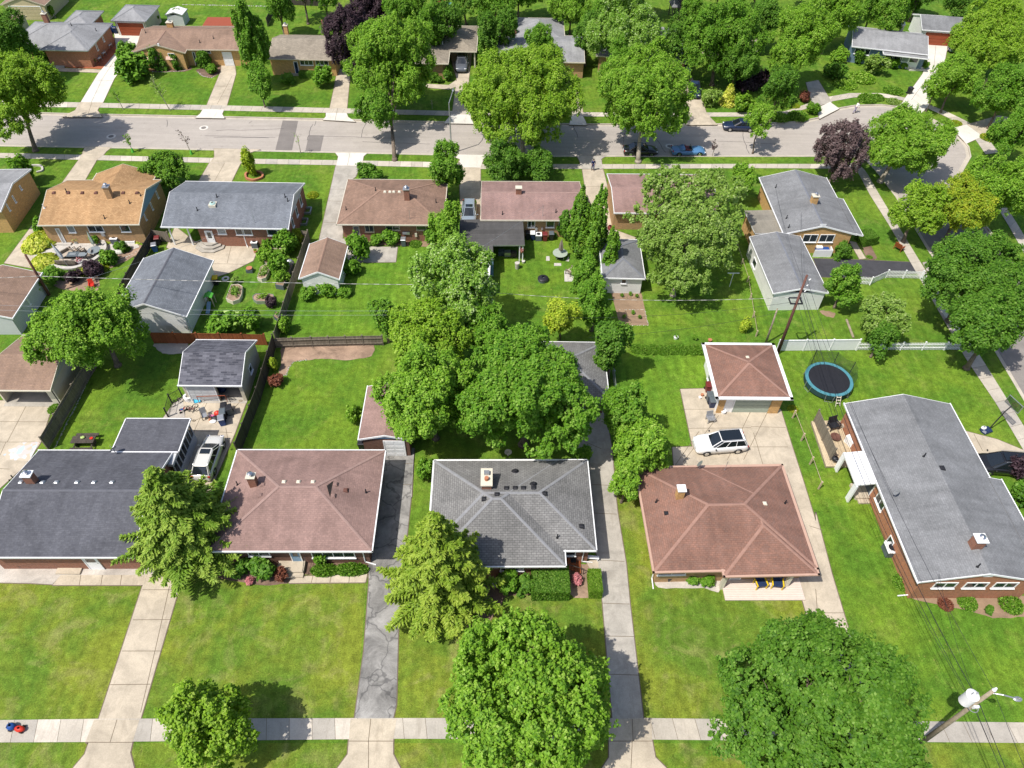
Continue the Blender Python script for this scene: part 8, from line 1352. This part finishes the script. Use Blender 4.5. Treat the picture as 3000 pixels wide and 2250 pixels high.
# chalk drawing on the beige pad
mt, nt, b = newmat('chalk_marks'); Pn = posn(nt); vo = N(nt, 'ShaderNodeTexVoronoi'); vo.inputs['Scale'].default_value = 2.6; nt.links.new(Pn, vo.inputs['Vector']); cr = ramp(nt, N(nt, 'ShaderNodeSeparateColor').outputs[0], [(0, (.6,.5,.4)), (1, (.6,.5,.4))]); sc_ = nt.nodes[-2] if False else None
sp = N(nt, 'ShaderNodeSeparateColor'); nt.links.new(vo.outputs['Color'], sp.inputs[0]); cr = ramp(nt, sp.outputs[0], [(0, (.525,.45,.345)), (.45, (.525,.45,.345)), (.5, (.42,.52,.60)), (.66, (.62,.62,.60)), (.85, (.58,.49,.46))]); nt.links.new(cr, b.inputs['Base Color']); b.inputs['Roughness'].default_value = .95; M['chalk'] = mt
pave('driveway', [('i',-300,620),('i',420,620),('i',470,640),('i',400,740),('i',330,960),('i',200,1150),('i',0,1330),('i',-300,1400)], 'conc', J('i',(-100,790,385,792),(-100,955,330,957),(230,630,60,955),(50,955,-20,1110),(-20,1170,80,1175)), .03)
m_ = MB(); m_.poly([at('i',*q) for q in ((20,1050),(150,958),(320,957),(240,1110),(60,1100))], .043); tag(m_.build('chalk_drawing', 'chalk'), 'faded pastel chalk drawing on the beige concrete pad', 'chalk drawing')
# curved patio wall, steps and edging
def arc(label, t, pts, w_, h, mat, name='garden_wall'):
    L = [at(t,*q) for q in pts]; q = []
    for k in range(len(L)-1):
        for f in (0, .25, .5, .75):
            p0, p1, p2_, p3_ = L[max(0,k-1)], L[k], L[k+1], L[min(len(L)-1,k+2)]; q.append(.5*((2*p1)+(p2_-p0)*f+(2*p0-5*p1+4*p2_-p3_)*f*f+(3*p1-p0-3*p2_+p3_)*f**3))
    q.append(L[-1]); o = [offset_line(q, s_*w_/2) for s_ in (-1,1)]; m_ = MB(); m_.loft([[Vector((a.x,a.y,0)), Vector((b_.x,b_.y,0)), Vector((b_.x,b_.y,h)), Vector((a.x,a.y,h))] for a, b_ in zip(*o)]); return tag(m_.build(name, mat), label, 'garden wall')
arc('low curved stone wall around the furnished patio', 'y', [(460,940),(560,1020),(780,1060),(1000,1050),(1250,960),(1450,840),(1580,700),(1590,580),(1530,495)], .42, .5, 'stone')
arc('circular stone ring round a bed left of the tan house', 'a', [(240,1385),(225,1360),(270,1345),(335,1350),(345,1385),(300,1400)], .25, .2, 'stone'); arc('circular brick planter ring around the yellow shrub', 'b', [(60,1450),(60,1415),(120,1395),(185,1410),(190,1445),(120,1468),(60,1452)], .25, .3, 'terra', 'planter_ring'); shrub('yellow-leaved shrub in the round brick planter', 'b', 110, 1425, 1.2, 'yellow', 'loose', 2.0)
r_ = thing('back_steps', 'two broad stone steps below the tan-roofed house back door', 'steps', at('y',730,500)); add(r_, 'step', 'stone', lambda m_: m_.box(-1.1,1.1,-.5,.9,0,.2)); add(r_, 'step', 'stone', lambda m_: m_.box(-1.1,.85,-.05,.9,.201,.4))
r_ = thing('front_steps', 'concrete front step with black handrail under the pink roof', 'steps', at('n',350,350)); add(r_, 'landing', 'conc', lambda m_: m_.box(-1.1,1.0,-.7,1.5,0,.35)); add(r_, 'step', 'conc', lambda m_: m_.box(-.9,1.0,-1.05,-.701,0,.17)); add(r_, 'handrail', 'black', lambda m_: (m_.tube([Vector((1.1,-.9,0)),Vector((1.1,-.9,.9)),Vector((1.1,.6,1.2)),Vector((1.1,.6,.3))],.025,6), m_.tube([Vector((1.1,-.9,.5)),Vector((1.1,.6,.8))],.018,6)))
r_ = thing('front_steps', 'grey concrete front stoop of the grey hip house', 'steps', at('a',465,530)); add(r_, 'landing', 'conc_g', lambda m_: m_.box(-1.8,1.5,-.4,1.2,0,.45)); add(r_, 'step', 'conc_g', lambda m_: m_.box(-1.6,1.4,-.8,-.401,0,.22))
r_ = thing('front_steps', 'white front step of the slate-blue house', 'steps', at('d',1330,555)); add(r_, 'landing', 'conc_w', lambda m_: m_.box(-1.5,1.4,-.4,1.2,0,.4)); add(r_, 'step', 'conc_w', lambda m_: m_.box(-1.3,1.6,-.9,-.401,0,.2))
r_ = thing('front_steps', 'concrete stoop with dark mat at the greige ranch house', 'steps', at('b',465,605)); add(r_, 'landing', 'conc_g', lambda m_: m_.box(-1.3,1.3,-.4,1.0,0,.35)); add(r_, 'mat', 'black', lambda m_: m_.box(-.4,.4,-.2,.3,.351,.36))
r_ = thing('back_steps', 'pale back step with bench at the red-brown house', 'steps', at('f',945,715)); add(r_, 'landing', 'conc', lambda m_: m_.box(-.8,.8,-.3,.6,0,.3)); add(r_, 'step', 'conc', lambda m_: m_.box(-.6,.8,-.65,-.301,0,.15))
# utility enclosure by the orange gable, stuff under the carport, playset
r_ = thing('white_enclosure', 'white board enclosure with blue tub behind the grey garage', 'enclosure', at('h',560,835)); add(r_, 'side_board', 'white', lambda m_: m_.box(-.9,1.2,-.08,0,0,1.0)); add(r_, 'side_board', 'white', lambda m_: m_.box(1.12,1.2,0,1.2,0,1.0)); add(r_, 'blue_tub', 'bluep', lambda m_: m_.box(-.6,.9,.15,.9,.5,.9)); add(r_, 'white_box', 'white', lambda m_: m_.box(-.6,.1,.3,.9,.901,1.1))
for lb, u, v, mt_ in [('dark garden mower under the carport roof',190,825,'greybin'),('grey boxes under the carport roof',240,835,'metal'),('dark stool under the carport roof',290,838,'wood_d')]: B = at('g',u,v); tag(add(None, 'stored_box', mt_, lambda m_: m_.box(B.x-.35,B.x+.35,B.y-.1,B.y+.5,0,.6)), lb, 'stored box')
r_ = thing('playset', 'wooden swing playset with green slide at the top edge', 'playset', at('b',1680,90)); [add(r_, 'post', 'wood_r', lambda m_: m_.cyl((x,y,0),(x,y,3.0),.08,.08,6)) for x in (-1.4,.4) for y in (0,1.6)]; add(r_, 'platform', 'wood_r', lambda m_: m_.box(-1.4,.4,0,1.6,1.4,1.5)); add(r_, 'top_beam', 'wood_r', lambda m_: m_.box(-1.5,.5,-.1,.1,2.9,3.0)); add(r_, 'slide', 'teal', lambda m_: m_.loft([[Vector((x,y,z)) for x in (.45,1.0)]+[Vector((x,y,z-.06)) for x in (1.0,.45)] for y, z in ((0,1.5),(-1.4,.5),(-2.3,.2))]))
B = at('b',1790,100); tag(add(None, 'turtle_sandbox', 'green', lambda m_: m_.blob((B.x,B.y,.1),.7,.6,.35,14,6,0,-.2)), 'green turtle-shaped sandbox next to the playset', 'sandbox'); B = at('b',690,245); tag(add(None, 'orange_post', 'terra', lambda m_: m_.tube([B, B+Vector((-.15,.2,1.6))], .12, 8)), 'orange leaning marker on the lawn behind the greige roof', 'marker')
B = at('f',1600,830); tag(add(None, 'wooden_stake', 'pole', lambda m_: m_.tube([B, B+Vector((-.1,.1,1.6))], .07, 8)), 'short reddish wooden stake at the edge of the striped lawn', 'stake')
for k, (t, u, v) in enumerate([('f',555,470),('f',525,560)]): B = at(t,u,v); tag(add(None, 'window_well', 'metal', lambda m_: (m_.box(B.x-.5,B.x+.5,B.y-.6,B.y-.5,0,.3), m_.box(B.x-.5,B.x+.5,B.y+.5,B.y+.6,0,.3), m_.box(B.x+.4,B.x+.5,B.y-.5,B.y+.5,0,.3))), ['far metal window well along the brick side wall of the slate-roofed house','near metal window well along the brick side wall of the slate-roofed house'][k], 'window well', 'metal window wells')
B = at('y',2050,480); tag(add(None, 'window_well', 'white', lambda m_: (m_.box(B.x-.9,B.x+.9,B.y-.35,B.y-.25,0,.35), m_.box(B.x-.9,B.x-.8,B.y-.25,B.y+.5,0,.35), m_.box(B.x+.8,B.x+.9,B.y-.25,B.y+.5,0,.35))), 'white window well beside the air conditioner of the tan-roofed house', 'window well')
B = at('y',1840,710); tag(add(None, 'landscape_boulder', 'rocks', lambda m_: m_.blob((B.x,B.y,.15),.75,.35,.3,12,8,0,-.6,.04), True), 'large pale boulder in the rock bed of the tan house', 'boulder')
tag(add(None, 'landscape_log', 'pole_g', lambda m_: m_.tube([at('h',775,1345,.1), at('h',830,1490,.1)], .12, 8)), 'grey log edging left of the white-fence shrubs', 'log'); tag(add(None, 'garden_cover', 'maroon', lambda m_: m_.blob(at('g',1070,600,.2),.3,.45,.3,10,6,0,-.8)), 'red canopy object beside the narrow path at the arborvitaes', 'garden object')
# ride-on toy at the lower left sidewalk
r_ = thing('ride_on_toy', 'blue and red ride-on toy car on the sidewalk, lower left', 'ride-on toy', at('s',50,2134,.03), -.15); add(r_, 'front_body', 'bluep', lambda m_: m_.blob((-.28,0,.28),.32,.26,.26,14,8,0,-.8), True); add(r_, 'rear_body', 'red', lambda m_: m_.blob((.32,-.05,.22),.36,.22,.2,14,8,0,-.8), True); [add(r_, 'wheel', 'tyre', lambda m_: m_.cyl((x,y-.04,.11),(x,y+.04,.11),.11,.11,12)) for x in (-.35,.45) for y in (-.24,.2)]; add(r_, 'handlebar', 'dkblue', lambda m_: m_.tube([Vector((-.45,-.18,.5)),Vector((-.35,0,.55)),Vector((-.45,.18,.5))],.025,6))

# ================================================================ PEOPLE
def skinmesh(name, pts, edges, mat, parent, root_i=0, lv=2):
    me = bpy.data.meshes.new(name); me.from_pydata([p[:3] for p in pts], edges, []); me.materials.append(M[mat]); o = bpy.data.objects.new(name, me); COL.objects.link(o); o.parent = parent
    sk = o.modifiers.new('skin', 'SKIN'); sk.use_smooth_shade = True
    for k, v in enumerate(me.skin_vertices[0].data): v.radius = (pts[k][3], pts[k][3] if len(pts[k]) < 5 else pts[k][4]); v.use_root = k == root_i
    s_ = o.modifiers.new('sub', 'SUBSURF'); s_.levels = lv; s_.render_levels = lv; return o
def person(label, loc, rot, lean, shirt, trousers, armf=(0, 0), stride=.0, hair='hair'):
    """faces local -y; lean shifts the upper body forward"""
    r_ = thing('person', label, 'person', loc, rot); l = lean; J_ = {}
    hip = (0, 0, .93); ch = (0, -l*.6, 1.28); nk = (0, -l, 1.47); hd = (0, -l*1.15-.02, 1.60); sh = lambda s_: (s_*.18, -l*.9, 1.42)
    P = [(*hip,.13,.10), (0,-l*.3,1.1,.125,.09), (*ch,.15,.10), (*nk,.055,.055), (hd[0],hd[1],hd[2],.085,.095), (0,hd[1]-.005,1.70,.08,.09)]; E_ = [(0,1),(1,2),(2,3),(3,4),(4,5)]
    P += [(0, hd[1]-.10, 1.60, .014)]; E_ += [(4,6)]                         # nose
    def chain(st, pts):
        i = st
        for p in pts: P.append(p); E_.append((i, len(P)-1)); i = len(P)-1
        return i
    sleeves = []; legs = []
    for s_, af in ((1, armf[0]), (-1, armf[1])):
        S_ = sh(s_); el = (s_*.25, S_[1]-.10*af+.02, 1.42-.28); wr_ = (s_*.27, S_[1]-.34*af, 1.42-.28-.24*(1-.6*af)); w_i = chain(2, [(*S_,.06), (*el,.043), (*wr_,.028), (s_*.275, wr_[1]-.03, wr_[2]-.05, .03,.018)]); sleeves.append([(*S_,.075), (*el,.055), ((el[0]+wr_[0])/2,(el[1]+wr_[1])/2,(el[2]+wr_[2])/2,.047)])
        for k in range(4): dx = (k-1.5)*.017; ln = (.068,.08,.075,.058)[k]; chain(w_i, [(s_*.275+dx, wr_[1]-.045-.01*abs(k-1.5), wr_[2]-.09, .0085), (s_*.275+dx*1.15, wr_[1]-.06, wr_[2]-.09-ln*.6, .0075)])
        chain(w_i, [(s_*.275-s_*.035, wr_[1]-.055, wr_[2]-.06, .009), (s_*.275-s_*.045, wr_[1]-.075, wr_[2]-.095, .008)])
        f = stride*s_; kn = (s_*.10, -.16*f-.03, .50); an = (s_*.10, -.30*f+.03, .085 if f <= 0 else .10); chain(0, [(s_*.095,0,.86,.09), (*kn,.058), (*an,.038), (s_*.105, an[1]-.13, .04, .035,.028)]); legs.append([(s_*.095,-.0,.87,.105), (*kn,.075), (an[0],an[1],.13,.062)])
    skinmesh('body', P, E_, 'skin', r_)
    sp = [(0,0,.90,.145,.115),(0,-l*.3,1.1,.14,.105),(*ch,.165,.115),(0,-l*.95,1.43,.08,.07)]; se = [(0,1),(1,2),(2,3)]
    for c in sleeves:
        i = 2
        for p in c: sp.append(p); se.append((i, len(sp)-1)); i = len(sp)-1
    skinmesh('shirt', sp, se, shirt, r_)
    tp = [(0,.0,.93,.15,.12)]; te = []
    for c in legs:
        i = 0
        for p in c: tp.append(p); te.append((i, len(tp)-1)); i = len(tp)-1
    skinmesh('trousers', tp, te, trousers, r_); m_ = MB(); m_.blob((0, hd[1]+.02, 1.66), .10, .115, .12, 14, 8, 0, -.35); m_.build('hair', hair, r_, smooth=True)
    for s_, c in ((1, legs[0]), (-1, legs[1])): m_ = MB(); m_.blob((s_*.105, c[2][1]-.06, .045), .055, .14, .05, 10, 6, 0, -.9); m_.build('shoe', 'black', r_, smooth=True)
    return r_
P_ = W('s',1736,500,0); person('person in navy clothes standing on the driveway apron beside the sidewalk', (P_.x,P_.y,.04), .2, .05, 'navy', 'navy', (.35,.5), .4)
P_ = W('s',2502,331,-.12); person('person in white shirt walking bent forward on the cul-de-sac street', (P_.x,P_.y,-.12), 1.9, .22, 'wcloth', 'lilac', (.6,.3), 1.0)
bpy.context.view_layer.update()
